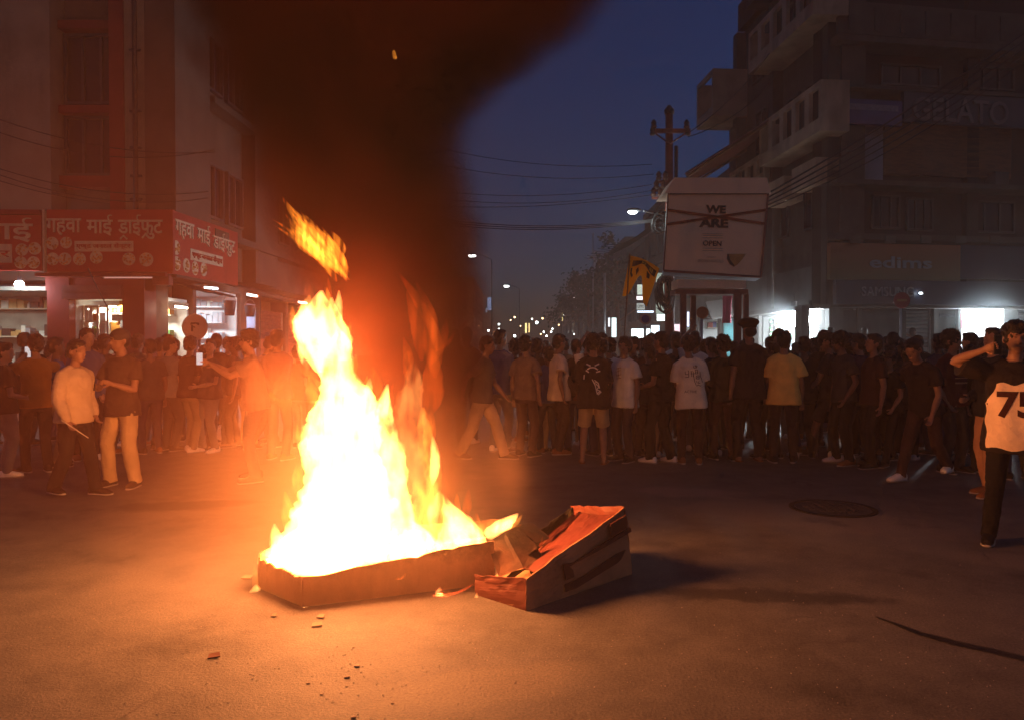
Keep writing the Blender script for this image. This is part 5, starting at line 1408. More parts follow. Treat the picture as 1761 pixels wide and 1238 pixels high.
insulator(1122, 224); insulator(1178, 224); insulator(1120, 236); insulator(1180, 236)
for py, pa in ((313, 1128), (328, 1124), (341, 1119)):
    part(up_, 'side_arm', MB().box((pxx(pa), PD - .14, pz(py + 4)), (pxx(1148), PD - .09, pz(py))), M_RUST)
    insulator(pa + 3, py - 1); insulator(pa + 14, py - 1)
part(up_, 'steel_stub', MB().tube([Vector((pxx(1167), PD + .3, pz(306))), Vector((pxx(1167), PD + .3, pz(246)))], 0.045, 6), M_DARKSTEEL)
# coils of cable slung on the pole
def tangle(c, rx, rz, n, seed, label, r=0.012, turns=2.2):
    rn = random.Random(seed); m = MB()
    for k in range(n):
        q = []; a0 = rn.uniform(0, 6.28); e = rn.uniform(.5, 1.0)
        ox, oz = rn.uniform(-.3, .3) * rx, rn.uniform(-.3, .3) * rz
        for i in range(22):
            a = a0 + i / 21 * 2 * PI * turns
            q.append(Vector(c) + Vector((ox + rx * e * math.cos(a), rn.uniform(-.02, .02) + 0.1 * math.sin(a * 1.3 + k), oz + rz * e * math.sin(a))))
        m.tube(q, r, 5)
    return whole('cable_coil', m, M_CABLE, label, 'cable', None, False)
tangle((pxx(1141), PD - .25, pz(505)), 0.20, 0.42, 16, 3, 'big coil of black cable slung on the utility pole behind the flag')
tangle((pxx(1132), PD - .2, pz(385)), 0.18, 0.24, 9, 5, 'tangle of cables on the pole just below the street lamp')
def wire(a, b, sag, r, label, group='overhead wires', n=14):
    a, b = Vector(a), Vector(b)
    q = [a.lerp(b, i / n) - Vector((0, 0, sag * 4 * (i / n) * (1 - i / n))) for i in range(n + 1)]
    return whole('overhead_wire', MB().tube(q, r, 5), M_CABLE, label, 'wire', group)
LD = 17.6
lp = at(1088, 365, LD)
sl = empty('street_lamp', lp, 'bright white street lamp on an arm left of the billboard', 'street lamp', 'street lamps')
part(sl, 'arm', MB().tube([Vector((pxx(1146), PD - .1, pz(372))), Vector((lp.x + .25, LD, lp.z + .02))], 0.025, 6), M_DARKSTEEL)
part(sl, 'head', MB().ball(lp + Vector((0.03, 0, .04)), (0.17, 0.09, 0.05), 12, 7), M_DARKSTEEL, True)
part(sl, 'lens', MB().ball(lp, (0.105, 0.07, 0.05), 12, 7), glow('white_lens', (0.85, 1.0, 0.98), 40), True)
lamp('street_light', 'POINT', Vector((0, -.06, -.16)), 60, (0.85, 1.0, 0.98), 0.1, sl)
for k in range(7):
    wire(Vector((pxx(1135 - k), PD - .2, pz(372 + k * 3))), at(1040 - 6 * k, 420 + 4 * k, 24 + k), 0.25, 0.012, 'pale lit cable sweeping down from the pole under the lamp, number %s from the top' % ('one', 'two', 'three', 'four', 'five', 'six', 'seven')[k], 'cables fanning out under the lamp')
for k, (pa, ya, pb, yb, s) in enumerate(((1122, 283, 560, 190, .5), (1124, 300, 560, 225, .5), (1121, 318, 560, 290, .45), (1128, 327, 560, 300, .5), (1119, 336, 560, 335, .3))):
    wire(at(pa, ya, PD - .1), at(pb, yb, 19.5), s, 0.008, 'thin wire crossing the dusk sky to the pole, %s from the top' % ('first', 'second', 'third', 'fourth', 'fifth')[k])
for k in range(3):
    wire(at(1140, 376 + k * 2, PD - .1), at(560, 338 + k * 5, 19.8), .42, 0.011, 'thicker cable of the low bundle crossing the sky, %s of three' % ('top', 'middle', 'bottom')[k], 'low cable bundle')
wire(at(1183, 230, PD), at(1345, 60, 26), .3, 0.012, 'wire rising from the cross arm to the balcony building, upper one'); wire(at(1183, 236, PD), at(1335, 130, 26), .3, 0.012, 'wire rising from the cross arm to the balcony building, lower one')
for k in range(5):
    wire(at(1300 + 4 * k, 345 + 4 * k, 17.5), at(1790, 38 + 12 * k, 19.5), .12 + .05 * k, 0.022 - 0.002 * k, 'black cable of the thick bundle slanting over the dark building, %s' % ('topmost', 'second', 'middle', 'fourth', 'lowest')[k], 'thick cable bundle over the building')
for k, (ya, pb, yb, s) in enumerate(((183, 370, 262, .3), (205, 370, 258, .4), (270, 358, 330, .3), (278, 358, 341, .35), (292, 200, 352, .1))):
    wire(at(-60, ya, 14.8), at(pb, yb, 15.9), s, 0.009, 'wire strung in front of the plaster building at the left, %s from the top' % ('first', 'second', 'third', 'fourth', 'fifth')[k], 'wires before the left building')
wire(LC.p(cx_(170), -0.1, 3.15), LC.p(cx_(205), -0.1, 2.3), 0.02, 0.012, 'loose black wire dangling below the corner sign')

# flag held above the crowd
FD = 12.0
fl = empty('flag', at(1072, 600, FD), 'torn orange flag with a dark emblem held up on a thin stick', 'flag')
fl.location.z = at(1072, 600, FD).z
part(fl, 'stick', MB().tube([at(1070, 640, FD), at(1083, 437, FD)], 0.012, 6), M_WOOD)
def flag_pt(u, v):
    """u along the stick-free edge, v down"""
    tl, tr_, bl, br = Vector((1083, 440)), Vector((1134, 462)), Vector((1070, 510)), Vector((1112, 528))
    vmax = 1.0 - 0.62 * math.exp(-((u - 0.50) / 0.22) ** 2)
    v = v * vmax
    p = (tl.lerp(tr_, u)).lerp(bl.lerp(br, u), v)
    p.y -= 4 * math.sin(u * PI) * (1 - v)
    return p.x, p.y
nx, ny = 26, 20
vs, fs = [], []
for s in (0, 1):
    for j in range(ny + 1):
        for i in range(nx + 1):
            u, v = i / nx, j / ny; px, py = flag_pt(u, v)
            vs.append(at(px, py, FD + 0.05 * math.sin(u * 7 + v * 2) + 0.003 * s) - fl.location)
N = (nx + 1) * (ny + 1)
for s in (0, 1):
    for j in range(ny):
        for i in range(nx):
            a = s * N + j * (nx + 1) + i; fs.append((a, a + 1, a + nx + 2, a + nx + 1))
for i in range(nx): fs.append((i, N + i, N + i + 1, i + 1)); a = ny * (nx + 1) + i; fs.append((a, a + 1, N + a + 1, N + a))
for j in range(ny): a = j * (nx + 1); fs.append((a, N + a, N + a + nx + 1, a + nx + 1)); a += nx; fs.append((a, a + nx + 1, N + a + nx + 1, N + a))
m_, n_, l_, b_ = new_mat('orange_flag_cloth'); b_.inputs['Base Color'].default_value = (0.90, 0.44, 0.035, 1); b_.inputs['Roughness'].default_value = 0.8
tl_ = n_.new('ShaderNodeBsdfTranslucent'); tl_.inputs[0].default_value = (0.95, 0.5, 0.04, 1); mxs = n_.new('ShaderNodeMixShader'); mxs.inputs[0].default_value = 0.5
l_.new(b_.outputs[0], mxs.inputs[1]); l_.new(tl_.outputs[0], mxs.inputs[2]); l_.new(mxs.outputs[0], n_['Material Output'].inputs[0])
o = MB().add(vs, fs).build('cloth', m_, fl, True)
def flag_mark(poly, mat, name):
    m = MB()
    q = []
    for u, v in poly:
        px, py = flag_pt(u, v); q.append(at(px, py, FD + 0.05 * math.sin(u * 7 + v * 2) - 0.008) - fl.location)
    m.slab(q, (0, 0.004, 0)); m.build(name, mat, fl)
M_FLAGDARK = surf('dark_emblem', (0.03, 0.03, 0.02), 0.8, 0.1, 9)
M_FLAGY = surf('yellow_print', (0.55, 0.42, 0.05), 0.8, 0.1, 9)
for k in range(8):
    a, b = 0.14 + k * .1, 0.14 + (k + 1) * .1
    flag_mark([(a, .10), (b, .10), (b, .26), (a, .26)], M_FLAGDARK, 'band')
for u in (0.17, 0.25, 0.44, 0.52, 0.72, 0.80): flag_mark([(u, .13), (u + .06, .13), (u + .06, .23), (u, .23)], M_FLAGY, 'lettering')
flag_mark([(.12, .30), (.17, .28), (.18, .42), (.24, .52), (.20, .56), (.13, .44)], M_FLAGDARK, 'emblem')
flag_mark([(.30, .40), (.36, .36), (.40, .60), (.34, .66)], M_FLAGDARK, 'emblem')
flag_mark([(.66, .34), (.78, .30), (.80, .40), (.70, .50)], M_FLAGDARK, 'emblem')

def round_sign(px, py, D, r_px, mats, label, glyph=None, group=None, pole=True, gm=None):
    p = at(px, py, D); r = r_px * D / F_PX
    root = empty('road_sign', (p.x, p.y, 0), label, 'road sign', group)
    part(root, 'disc', MB().tube([p + Vector((0, 0.012, 0)), p], [r, r], 28), mats[0])
    if len(mats) > 1: part(root, 'centre', MB().tube([p + Vector((0, -0.002, 0)), p + Vector((0, -0.006, 0))], [r * .68, r * .68], 24), mats[1])
    if pole: part(root, 'post', MB().tube([Vector((p.x, D + .05, 0)), Vector((p.x, D + .05, p.z + r * .8))], 0.03, 8), M_STEEL, True)
    if glyph:
        for poly in glyph:
            part(root, 'symbol', MB().slab([p + Vector((u * r, -0.010, v * r)) for u, v in poly], (0, 0.004, 0)), gm or M_PRINT_D)
    return root
M_DISC = surf('faded_disc', (0.42, 0.34, 0.27), 0.6, 0.1, 5, stain=0.2)
M_BLUE = surf('faded_blue', (0.10, 0.10, 0.25), 0.6, 0.1, 5)
M_ORDISC = surf('orange_disc', (0.36, 0.12, 0.05), 0.6, 0.1, 5, stain=0.2)
M_REDDISC = surf('red_disc', (0.30, 0.03, 0.03), 0.6, 0.1, 5)
P_glyph = [[(-.28, -.32), (-.12, -.32), (-.12, .16), (-.28, .16)], [(-.34, .16), (.12, .26), (.12, .36), (-.28, .36)], [(.12, .36), (.12, .24), (.30, .12), (.38, .22), (.30, .34)], [(-.12, -.02), (.05, -.06), (.05, .04), (-.12, .06)]]
round_sign(335, 563, 12.6, 22.5, [M_DISC], 'pale round sign with a dark arrow P rising from the left crowd', P_glyph)
round_sign(1110, 549, 16.5, 10, [M_DISC, M_BLUE], 'round sign with a blue centre and pale rim below the flag')
round_sign(1208, 538, 14.8, 10.5, [M_ORDISC], 'plain orange disc on a post between the booth posts')
round_sign(1551, 517, 19.0, 14, [M_REDDISC], 'dull red round sign before the navy shop sign', [[(-.6, -.14), (.6, -.14), (.6, .14), (-.6, .14)]], gm=M_ORDISC)
# lamp posts standing in the far crowd
for px, D, yt, lab in ((1040, 33, 470, 'thin grey post standing in the crowd left of the flag'), (1020, 60, 402, 'far dark post above the dim row of buildings')):
    a, b = at(px, HOR, D), at(px, yt, D)
    whole('lamp_post', MB().tube([Vector((a.x, D, 0)), b], [0.07, 0.05], 8), M_STEEL, lab, 'post', None, True, (a.x, D, 0))
# trees down the street on the right
M_LEAF = surf('dark_foliage', (0.035, 0.05, 0.022), 0.8, 0.3, 3)
def tree(px, D, h, r, seed, label):
    p = at(px, HOR, D); rn = random.Random(seed)
    root = empty('street_tree', (p.x, D, 0), label, 'tree', 'trees along the street')
    t = MB(); t.tube([Vector((p.x, D, 0)), Vector((p.x + .1, D, h * .3)), Vector((p.x - .05, D, h * .6)), Vector((p.x, D, h * .9))], [.18, .15, .1, .04], 8)
    for k in range(6):
        a = k * 1.05; z = h * (.4 + .08 * k); t.tube([Vector((p.x, D, z)), Vector((p.x + r * .7 * math.cos(a), D + r * .7 * math.sin(a), z + r * .5))], [.06, .02], 6)
    part(root, 'trunk', t, M_WOOD, True)
    c = MB()
    for k in range(1500):
        cl = k % 22; rc = random.Random(seed * 100 + cl)
        cc = Vector((p.x + rc.gauss(0, r * .5), D + rc.gauss(0, r * .5), h * .72 + rc.gauss(0, h * .13)))
        q = cc + Vector((rn.gauss(0, r * .16), rn.gauss(0, r * .16), rn.gauss(0, r * .14)))
        d1 = Vector((rn.uniform(-1, 1), rn.uniform(-1, 1), rn.uniform(-1, 1))).normalized() * .16; d2 = d1.orthogonal() * .6
        c.add([q - d1, q + d2, q + d1, q - d2], [(0, 1, 2, 3)])
    part(root, 'crown', c, M_LEAF)
tree(1012, 66, 8.5, 2.6, 3, 'dark leafy tree before the far right row'); tree(1062, 52, 8.0, 2.2, 4, 'dark leafy tree just left of the flag'); tree(995, 84, 8.0, 2.6, 5, 'most distant dark tree on the right side')
# ------------------------------------------------------------------ the burning cartons
M_CARD = surf('brown_cardboard', (0.30, 0.165, 0.085), 0.85, 0.15, 3, 0.15, 60, stain=0.25)
M_CARDRED = surf('red_printed_card', (0.11, 0.024, 0.015), 0.6, 0.15, 4, stain=0.2)
M_TAPE = surf('brown_print_stripe', (0.10, 0.03, 0.018), 0.6, 0.15, 5)
M_CHAR = surf('charred_card', (0.012, 0.010, 0.009), 0.95, 0.3, 14, 0.5, 60)
def charred(base, z0, z1, name):
    m = surf(name, base, 0.85, 0.22, 4, 0.3, 45, stain=0.45)
    n, l = m.node_tree.nodes, m.node_tree.links; b = n['Principled BSDF']
    src = b.inputs['Base Color'].links[0].from_socket
    tc = n.new('ShaderNodeTexCoord'); sp = n.new('ShaderNodeSeparateXYZ'); l.new(tc.outputs['Object'], sp.inputs[0])
    nz = n.new('ShaderNodeTexNoise'); nz.inputs['Scale'].default_value = 7; nz.inputs['Detail'].default_value = 7; nz.inputs['Roughness'].default_value = 0.65; l.new(tc.outputs['Object'], nz.inputs['Vector'])
    ad = n.new('ShaderNodeMath'); ad.operation = 'MULTIPLY_ADD'; l.new(nz.outputs[0], ad.inputs[0]); ad.inputs[1].default_value = 0.30; l.new(sp.outputs['Z'], ad.inputs[2])
    mr = n.new('ShaderNodeMapRange'); l.new(ad.outputs[0], mr.inputs[0]); mr.inputs[1].default_value, mr.inputs[2].default_value = z0 + 0.15, z1 + 0.15
    mx = n.new('ShaderNodeMix'); mx.data_type = 'RGBA'; l.new(mr.outputs[0], mx.inputs[0]); l.new(src, mx.inputs[6]); mx.inputs[7].default_value = (0.010, 0.008, 0.007, 1)
    l.new(mx.outputs[2], b.inputs['Base Color'])
    return m
M_FLAP = charred((0.15, 0.07, 0.04), 0.1, 0.3, 'flap_cardboard')
M_BURNT = charred((0.36, 0.175, 0.08), 0.19, 0.33, 'burnt_cardboard')
M_CARD2 = charred((0.40, 0.20, 0.105), 0.42, 0.60, 'scorched_cardboard')
def crumple(q, t, seed, amp=0.014, n=12):
    """a buckled sheet of card: quad q (4 corners), thickness vector t"""
    q = [Vector(p) for p in q]; t = Vector(t); nn = (q[1] - q[0]).cross(q[3] - q[0]).normalized()
    vs, fs = [], []
    for s in (0, 1):
        for j in range(n + 1):
            for i in range(n + 1):
                u, v = i / n, j / n
                p = q[0].lerp(q[1], u).lerp(q[3].lerp(q[2], u), v)
                w = amp * (1.6 * noise.noise(Vector((u * 2.2 + seed, v * 2.2, 0))) + 1.0 * noise.noise(Vector((u * 6 + seed, v * 6, 3)))) * (0.35 + v)
                e = 0.012 * noise.noise(Vector((u * 9 + seed, 8, 1))) * (v ** 6) * 0.9
                vs.append(p + nn * w + t * s + Vector((0, 0, e)))
    N = (n + 1) ** 2
    for s in (0, 1):
        for j in range(n):
            for i in range(n):
                a = s * N + j * (n + 1) + i; fs.append((a, a + 1, a + n + 2, a + n + 1))
    for i in range(n):
        a = i; fs.append((a, N + a, N + a + 1, a + 1)); a = n * (n + 1) + i; fs.append((a, a + 1, N + a + 1, N + a))
        a = i * (n + 1); fs.append((a, a + n + 1, N + a + n + 1, N + a)); a += n; fs.append((a, N + a, N + a + n + 1, a + n + 1))
    return MB().add(vs, fs)
def wall(root, name, a, b, ha, hb, t, mat, top=None, lean=(0, 0)):
    """an upright sheet of card from ground point a to b"""
    m = MB(); a, b = Vector((a[0], a[1], 0.004)), Vector((b[0], b[1], 0.004))
    d = (b - a).normalized(); nrm = Vector((-d.y, d.x, 0)) * t
    L = Vector((lean[0], lean[1], 0))
    n = 26; rn = random.Random(int(a.x * 100)); pts_b, pts_t = [], []
    for i in range(n + 1):
        s = i / n; h = ha + (hb - ha) * s
        w = 0.022 * noise.noise(Vector((a.x * 5 + i * .27, 2, 0))) + 0.008 * noise.noise(Vector((a.x * 5 + i * .8, 7, 0)))
        pts_b.append(a.lerp(b, s)); pts_t.append(a.lerp(b, s) + Vector((0, 0, h + w * .9)) + L * h + nrm / t * w)
    for i in range(n):
        m.slab([pts_b[i], pts_b[i + 1], pts_t[i + 1], pts_t[i]], nrm)
    return part(root, name, m, mat)
C1 = empty('burning_carton', gnd(640, 1015), 'long open cardboard carton burning on the road', 'carton')
g2 = lambda px, py: (gnd(px, py).x, gnd(px, py).y)
a0, a1, a2 = g2(446, 1012), g2(520, 1044), g2(850, 1004)
b0 = (a0[0] + 0.02, a0[1] + 0.55); b2 = (a2[0] + 0.05, a2[1] + 0.6)
wall(C1, 'front_side', a1, a2, 0.175, 0.29, 0.012, M_BURNT)
wall(C1, 'end_side', a0, a1, 0.19, 0.175, 0.012, M_BURNT)
wall(C1, 'back_side', b0, b2, 0.22, 0.30, 0.012, M_BURNT)
wall(C1, 'end_side', a0, b0, 0.21, 0.22, 0.012, M_BURNT)
part(C1, 'bottom', MB().slab([Vector((q_[0] + (0.5 * (a1[0] + b2[0]) - q_[0]) * .05, q_[1] + (0.5 * (a1[1] + b2[1]) - q_[1]) * .07, .006)) for q_ in (a0, a1, a2, b2, b0)], (0, 0, .012)), M_CHAR)
# the buckled end flap
m = MB(); p = [at(835, 925, 5.2), at(868, 915, 5.25), at(886, 904, 5.35), at(920, 935, 5.25), at(935, 962, 5.1), at(900, 975, 5.0), at(858, 992, 5.02)]
m.slab(p, (0.0, 0.02, 0.0)); part(C1, 'end_flap', m, M_FLAP)
m = MB(); p = [at(886, 904, 5.36), at(922, 932, 5.3), at(948, 925, 5.5), at(915, 900, 5.65)]; m.slab(p, (0, .02, 0)); part(C1, 'end_flap', m, M_FLAP)
C2 = empty('open_carton', gnd(950, 1020), 'second cardboard carton with a red inside, tipped open beside the fire', 'carton')
c0, c1, c2, c3 = g2(818, 1022), g2(905, 1050), g2(1087, 988), (0.52, 5.78)
front = [at(905, 1050, c1[1]), at(1087, 986, c2[1]), at(1075, 871, c2[1] + .02), at(905, 994, c1[1] + .01)]
part(C2, 'front_side', crumple(front, (-0.003, 0.012, 0), 3.1, 0.010), M_CARD2)
left = [at(818, 1022, c0[1]), at(905, 1050, c1[1]), at(905, 994, c1[1] + .012), at(815, 989, c0[1] + .02)]
part(C2, 'end_side', crumple(left, (0.006, 0.012, 0), 5.3, 0.006), M_CARDRED)
right = [Vector((*c2, .004)), Vector((*c3, .004)), at(985, 869, c3[1]), at(1075, 870, c2[1] + .02)]
part(C2, 'end_side', crumple(right, (-0.012, 0, 0), 7.7, 0.014), M_CARDRED)
bl = Vector((c0[0] + .25, c0[1] + .75, .004))
back = [bl, Vector((*c3, .004)), at(985, 870, c3[1]) - Vector((.004, 0, 0)), bl + Vector((.05, 0, .14))]
part(C2, 'back_side', crumple(back, (0, -0.012, 0), 9.9, 0.02), M_CHAR)
part(C2, 'red_lining', crumple([at(925, 985, c1[1] + .10), at(1060, 884, c2[1] + .0), at(990, 884, c3[1] - .06), at(892, 968, 5.35)], (0, 0, -.012), 2.2, 0.016), M_CARDRED)
part(C2, 'inner_flap', crumple([at(880, 972, 5.3), at(985, 884, c3[1] - .12), at(1004, 880, c3[1] - .10), at(908, 975, 5.22)], (0, 0, -.01), 4.2, 0.02), M_CARDRED)
part(C2, 'bottom', MB().slab([Vector((*c0, .005)), Vector((*c1, .005)), Vector((*c2, .005)), Vector((*c3, .005)), bl + Vector((0, 0, .002))], (0, 0, .01)), M_CARD)
def on_front(pts, mat, name):
    d = Vector((0.006, -0.020, 0)); q = []
    for px, py in pts:
        o_ = Vector((0, 0, CAM_H)); r_ = ray(px, py); n_ = (front[1] - front[0]).cross(front[3] - front[0]).normalized()
        q.append(o_ + r_ * ((front[0] - o_).dot(n_) / r_.dot(n_)) + d)
    part(C2, name, MB().slab(q, (-0.003, 0.014, 0)), mat)
on_front([(967, 974), (978, 972), (1044, 936), (1084, 912), (1082, 905), (1040, 930), (984, 966), (966, 968)], M_TAPE, 'printed_stripe')
on_front([(970, 1016), (990, 1009), (1060, 966), (1066, 960), (1074, 944), (1058, 952), (1000, 990), (970, 1004)], M_TAPE, 'printed_stripe')
on_front([(966, 968), (971, 996), (986, 990), (984, 978), (975, 970)], M_TAPE, 'printed_stripe')
on_front([(1048, 900), (1074, 884), (1076, 905), (1050, 922)], M_TAPE, 'printed_stripe')
# charred scraps inside
rn = random.Random(2)
m = MB()
for k in range(26):
    c = at(rn.uniform(880, 1000), 0, 1) if False else Vector((rn.uniform(-0.05, 0.45), rn.uniform(5.15, 5.75), 0.05 + rn.uniform(0, .16)))
    d1 = Vector((rn.uniform(-1, 1), rn.uniform(-1, 1), rn.uniform(-.6, .6))) * .06; d2 = d1.orthogonal() * .8
    m.slab([c - d1 - d2, c + d1 - d2 * .6, c + d1 * .8 + d2, c - d1 * .7 + d2 * .9], (0, 0, .004))
x = part(C2, 'charred_scraps', m, M_CHAR); x['kind'] = 'stuff'

# small fires on the road and on the carton's edge
def small_fire(specs, label, name='small_fire'):
    root = empty(name, at(specs[0][0][0], specs[0][0][1], specs[0][3]), label, 'fire', 'small flames around the cartons')
    for k, (a, b, r, D, mat) in enumerate(specs):
        o = spindle(a, b, r, D, mat, 2, 200 + k + int(a[0]), n=10, parent=root)
    return root
sf = small_fire([((850, 916), (878, 892), 16, 5.18, M_CORE), ((870, 912), (898, 884), 8, 5.2, M_MID), ((880, 905), (897, 900), 6, 5.2, M_MID)], 'ball of white flame on the buckled end of the burning carton')
tongue([(842,926,5),(848,915,17),(858,905,22),(870,896,18),(882,888,9),(890,882,2)], 5.2, M_CORE, 44, 0.12, 0.8, parent=sf, n=12)
small_fire([((438, 1026), (437, 968), 6, 4.98, M_MID), ((431, 1023), (440, 1004), 8, 4.98, M_CORE), ((446, 1018), (440, 1004), 4, 5.0, M_CORE)], 'thin drip of flame at the left corner of the burning carton')
small_fire([((681, 996), (697, 984), 8, 4.8, M_MID), ((684, 996), (694, 988), 5, 4.8, M_CORE)], 'tiny flame in the middle of the carton side')
small_fire([((750, 1022), (757, 1008), 6, 4.9, M_CORE), ((764, 1030), (772, 1014), 6, 4.9, M_MID), ((770, 1024), (814, 1003), 6, 4.9, M_HOT), ((752, 1020), (800, 1014), 6, 4.9, M_HOT), ((784, 1022), (806, 1004), 4, 4.88, M_THIN)], 'red and yellow flames licking the road before the cartons')
small_fire([((815, 1034), (820, 1018), 4.5, 4.86, M_CORE)], 'lone small yellow flame left of the carton corner')
small_fire([((918, 948), (934, 920), 4, 5.3, M_THIN), ((928, 944), (948, 918), 3, 5.35, M_THIN), ((985, 886), (986, 868), 5, 5.75, M_THIN), ((978, 888), (981, 876), 3, 5.75, M_MID)], 'thin embers glowing along the edge of the open carton')
whole('ember', MB().ball(at(678, 94, 5.6), (0.013, 0.01, 0.03), 8, 6).ball(at(680, 99, 5.6), (0.012, 0.01, 0.015), 8, 6), glow('ember_glow', (1.0, 0.32, 0.03), 6), 'glowing scrap floating high in the black smoke', 'ember')

# ------------------------------------------------------------------ on the road
mh = gnd(1432, 874)
cov = empty('manhole_cover', (mh.x, mh.y, 0.004), 'round dark iron manhole cover in the road at the right', 'manhole')
MI = surf('cast_iron', (0.045, 0.042, 0.038), 0.6, 0.3, 9, 0.3, 40)
part(cov, 'plate', MB().tube([mh + Vector((0, 0, -.03)), mh + Vector((0, 0, .008))], [.35, .35], 32), MI)
rg_ = MB()
for k in range(32):
    a0_, a1_ = 2 * PI * k / 32, 2 * PI * (k + 1) / 32
    rg_.slab([mh + Vector((r * math.cos(a), r * math.sin(a), 0.010)) for r, a in ((.36, a0_), (.41, a0_), (.41, a1_), (.36, a1_))], (0, 0, -.03))
part(cov, 'rim', rg_, M_CHAR)
st_ = MB()
for i in range(-4, 5):
    for j in range(-4, 5):
        if i * i + j * j < 13: st_.box((mh.x + i * .08 - .022, mh.y + j * .08 - .022, .0085), (mh.x + i * .08 + .022, mh.y + j * .08 + .022, .014))
x = part(cov, 'raised_pattern', st_, MI); x['kind'] = 'stuff'
def sheet_strip(pts, widths, z, mat, name, label, cat):
    vs, fs = [], []
    P = [gnd(px, py) for px, py in pts]
    for i, p_ in enumerate(P):
        d = (P[min(i + 1, len(P) - 1)] - P[max(i - 1, 0)]).normalized(); nn = Vector((-d.y, d.x, 0))
        j = 0.25 * noise.noise(Vector((i * 1.3, 4, 0)))
        vs += [p_ + nn * widths[i] * (1 + j) / 2 + Vector((0, 0, z)), p_ - nn * widths[i] * (1 - j) / 2 + Vector((0, 0, z))]
    for i in range(len(P) - 1): fs.append((2 * i, 2 * i + 1, 2 * i + 3, 2 * i + 2))
    m = MB().add(vs, fs); me = m.mesh(name); o = link_mesh(name, me, mat); return tag(o, label, cat, kind='structure')
M_TAR = surf('tar_seam', (0.012, 0.011, 0.010), 0.5, 0.3, 8, 0.3, 40)
def dense(pts, n=5):
    q = []
    for a, b in zip(pts[:-1], pts[1:]):
        for k in range(n): q.append((a[0] + (b[0] - a[0]) * k / n, a[1] + (b[1] - a[1]) * k / n + 1.5 * noise.noise(Vector((a[0] + k, 0, 0)))))
    return q + [pts[-1]]
dp_ = dense([(1506, 1061), (1540, 1073), (1580, 1089), (1640, 1105), (1700, 1118), (1775, 1136)])
sheet_strip(dp_, [0.015 + 0.06 * min(1, i / 14) for i in range(len(dp_))], 0.004, M_TAR, 'road_seam', None, None)
# litter: a few scraps and pebbles, and fine grit
M_PAPER = surf('paper_scrap', (0.26, 0.20, 0.145), 0.8, 0.2, 9)
scr = [(545, 1076, .05, 'small pale card scrap below the burning carton'), (552, 1062, .04, 'thin sliver of card nearest below the burning carton'), (368, 1130, .05, 'dark curled card scrap alone on the left road'), (425, 994, .06, 'pale card scrap left of the burning carton'), (472, 1060, .03, 'tiny card fleck below the left end of the carton'), (805, 1280, .04, 'card scrap at the very bottom')][:5]
for k, (px, py, s, lab) in enumerate(scr):
    c = gnd(px, py); rn = random.Random(k); a = rn.uniform(-.4, .4); s *= .6
    d1 = Vector((math.cos(a), math.sin(a), 0)) * s; d2 = Vector((-math.sin(a), math.cos(a), 0)) * s * .6
    m = MB(); m.slab([c - d1 - d2 + Vector((0, 0, .004)), c + d1 - d2 + Vector((0, 0, .006)), c + d1 * .9 + d2 + Vector((0, 0, .016)), c - d1 * .8 + d2 + Vector((0, 0, .012))], (0, 0, .005))
    whole('card_scrap', m, M_PAPER if k != 2 else M_TAPE, lab, 'scrap')
M_STONE = surf('road_stone', (0.28, 0.24, 0.19), 0.85, 0.25, 20)
for k, (px, py, s, lab) in enumerate(((614, 1146, .018, 'largest pale pebble on the road below the fire'), (597, 1165, .016, 'pale pebble just left of the largest one'), (530, 1175, .011, 'small pebble leftmost of the scatter'), (608, 1234, .014, 'pebble at the bottom edge of the photo'), (553, 1194, .010, 'small pebble between the scatter and the bottom edge'), (596, 1180, .008, 'tiny pebble under the pair of pale pebbles'), (675, 1209, .010, 'grey pebble right of the scatter on rough road'), (608, 1113, .009, 'small pebble highest of the scatter below the fire'))):
    c = gnd(px, py); m = MB(); s *= .62; m.ball(c + Vector((0, 0, s * .4)), (s * 1.4, s * 1.1, s * .5), 8, 6)
    m.v = [tuple(Vector(v) + Vector((1, 1, 1)) * s * .25 * noise.noise(Vector(v) * 60)) for v in m.v]
    whole('pebble', m, M_PAPER, lab, 'pebble')
rn = random.Random(12); m = MB()
for k in range(900):
    if k < 220: px, py = rn.gauss(650, 150), rn.gauss(1150, 70)
    else: px, py = rn.uniform(0, 1760), rn.uniform(830, 1236)
    if py < 820: continue
    c = gnd(px, min(py, 1290)); s = rn.choice((.002, .003, .003, .005))
    if 4.4 < c.y < 6.4 and -1.8 < c.x < 1.0: continue
    m.add([c + Vector((s, 0, 0)), c + Vector((0, s, 0)), c + Vector((-s, 0, 0)), c + Vector((0, -s, 0)), c + Vector((0, 0, s))], [(0, 1, 4), (1, 2, 4), (2, 3, 4), (3, 0, 4)])
gr = m.build('grit', M_STONE); tag(gr, kind='stuff')
# ------------------------------------------------------------------ the crowd
C = lambda n, r, g, b: cloth(n, r, g, b)
WHITE, CREAM, BLACK, CHAR, GREY, NAVY, OLIVE, BROWN, BEIGE, KHAKI, MAROON, YELLOW, MUSTARD, BLUE, TEAL, STRIPE = (C('white', 225, 220, 210), C('cream', 215, 200, 165), C('black', 34, 32, 33), C('charcoal', 62, 60, 62), C('grey', 128, 126, 124), C('navy', 40, 46, 78), C('olive', 70, 70, 46), C('brown', 92, 66, 48), C('beige', 196, 168, 126), C('khaki', 160, 138, 104), C('maroon', 110, 34, 38), C('yellow', 228, 186, 104), C('mustard', 150, 100, 36), C('blue', 74, 92, 140), C('teal', 40, 92, 84), C('rust', 130, 62, 36))
M_SHOE_D, M_SHOE_W, M_SHOE_B = C('dark_shoe', 40, 34, 30), C('white_shoe', 228, 222, 210), C('tan_shoe', 140, 92, 58)
def fit(top, bottom, shirt='tee', **k):
    d = dict(top=shirt, shirt=top, bottom=bottom, shoe=M_SHOE_D); d.update(k); return d
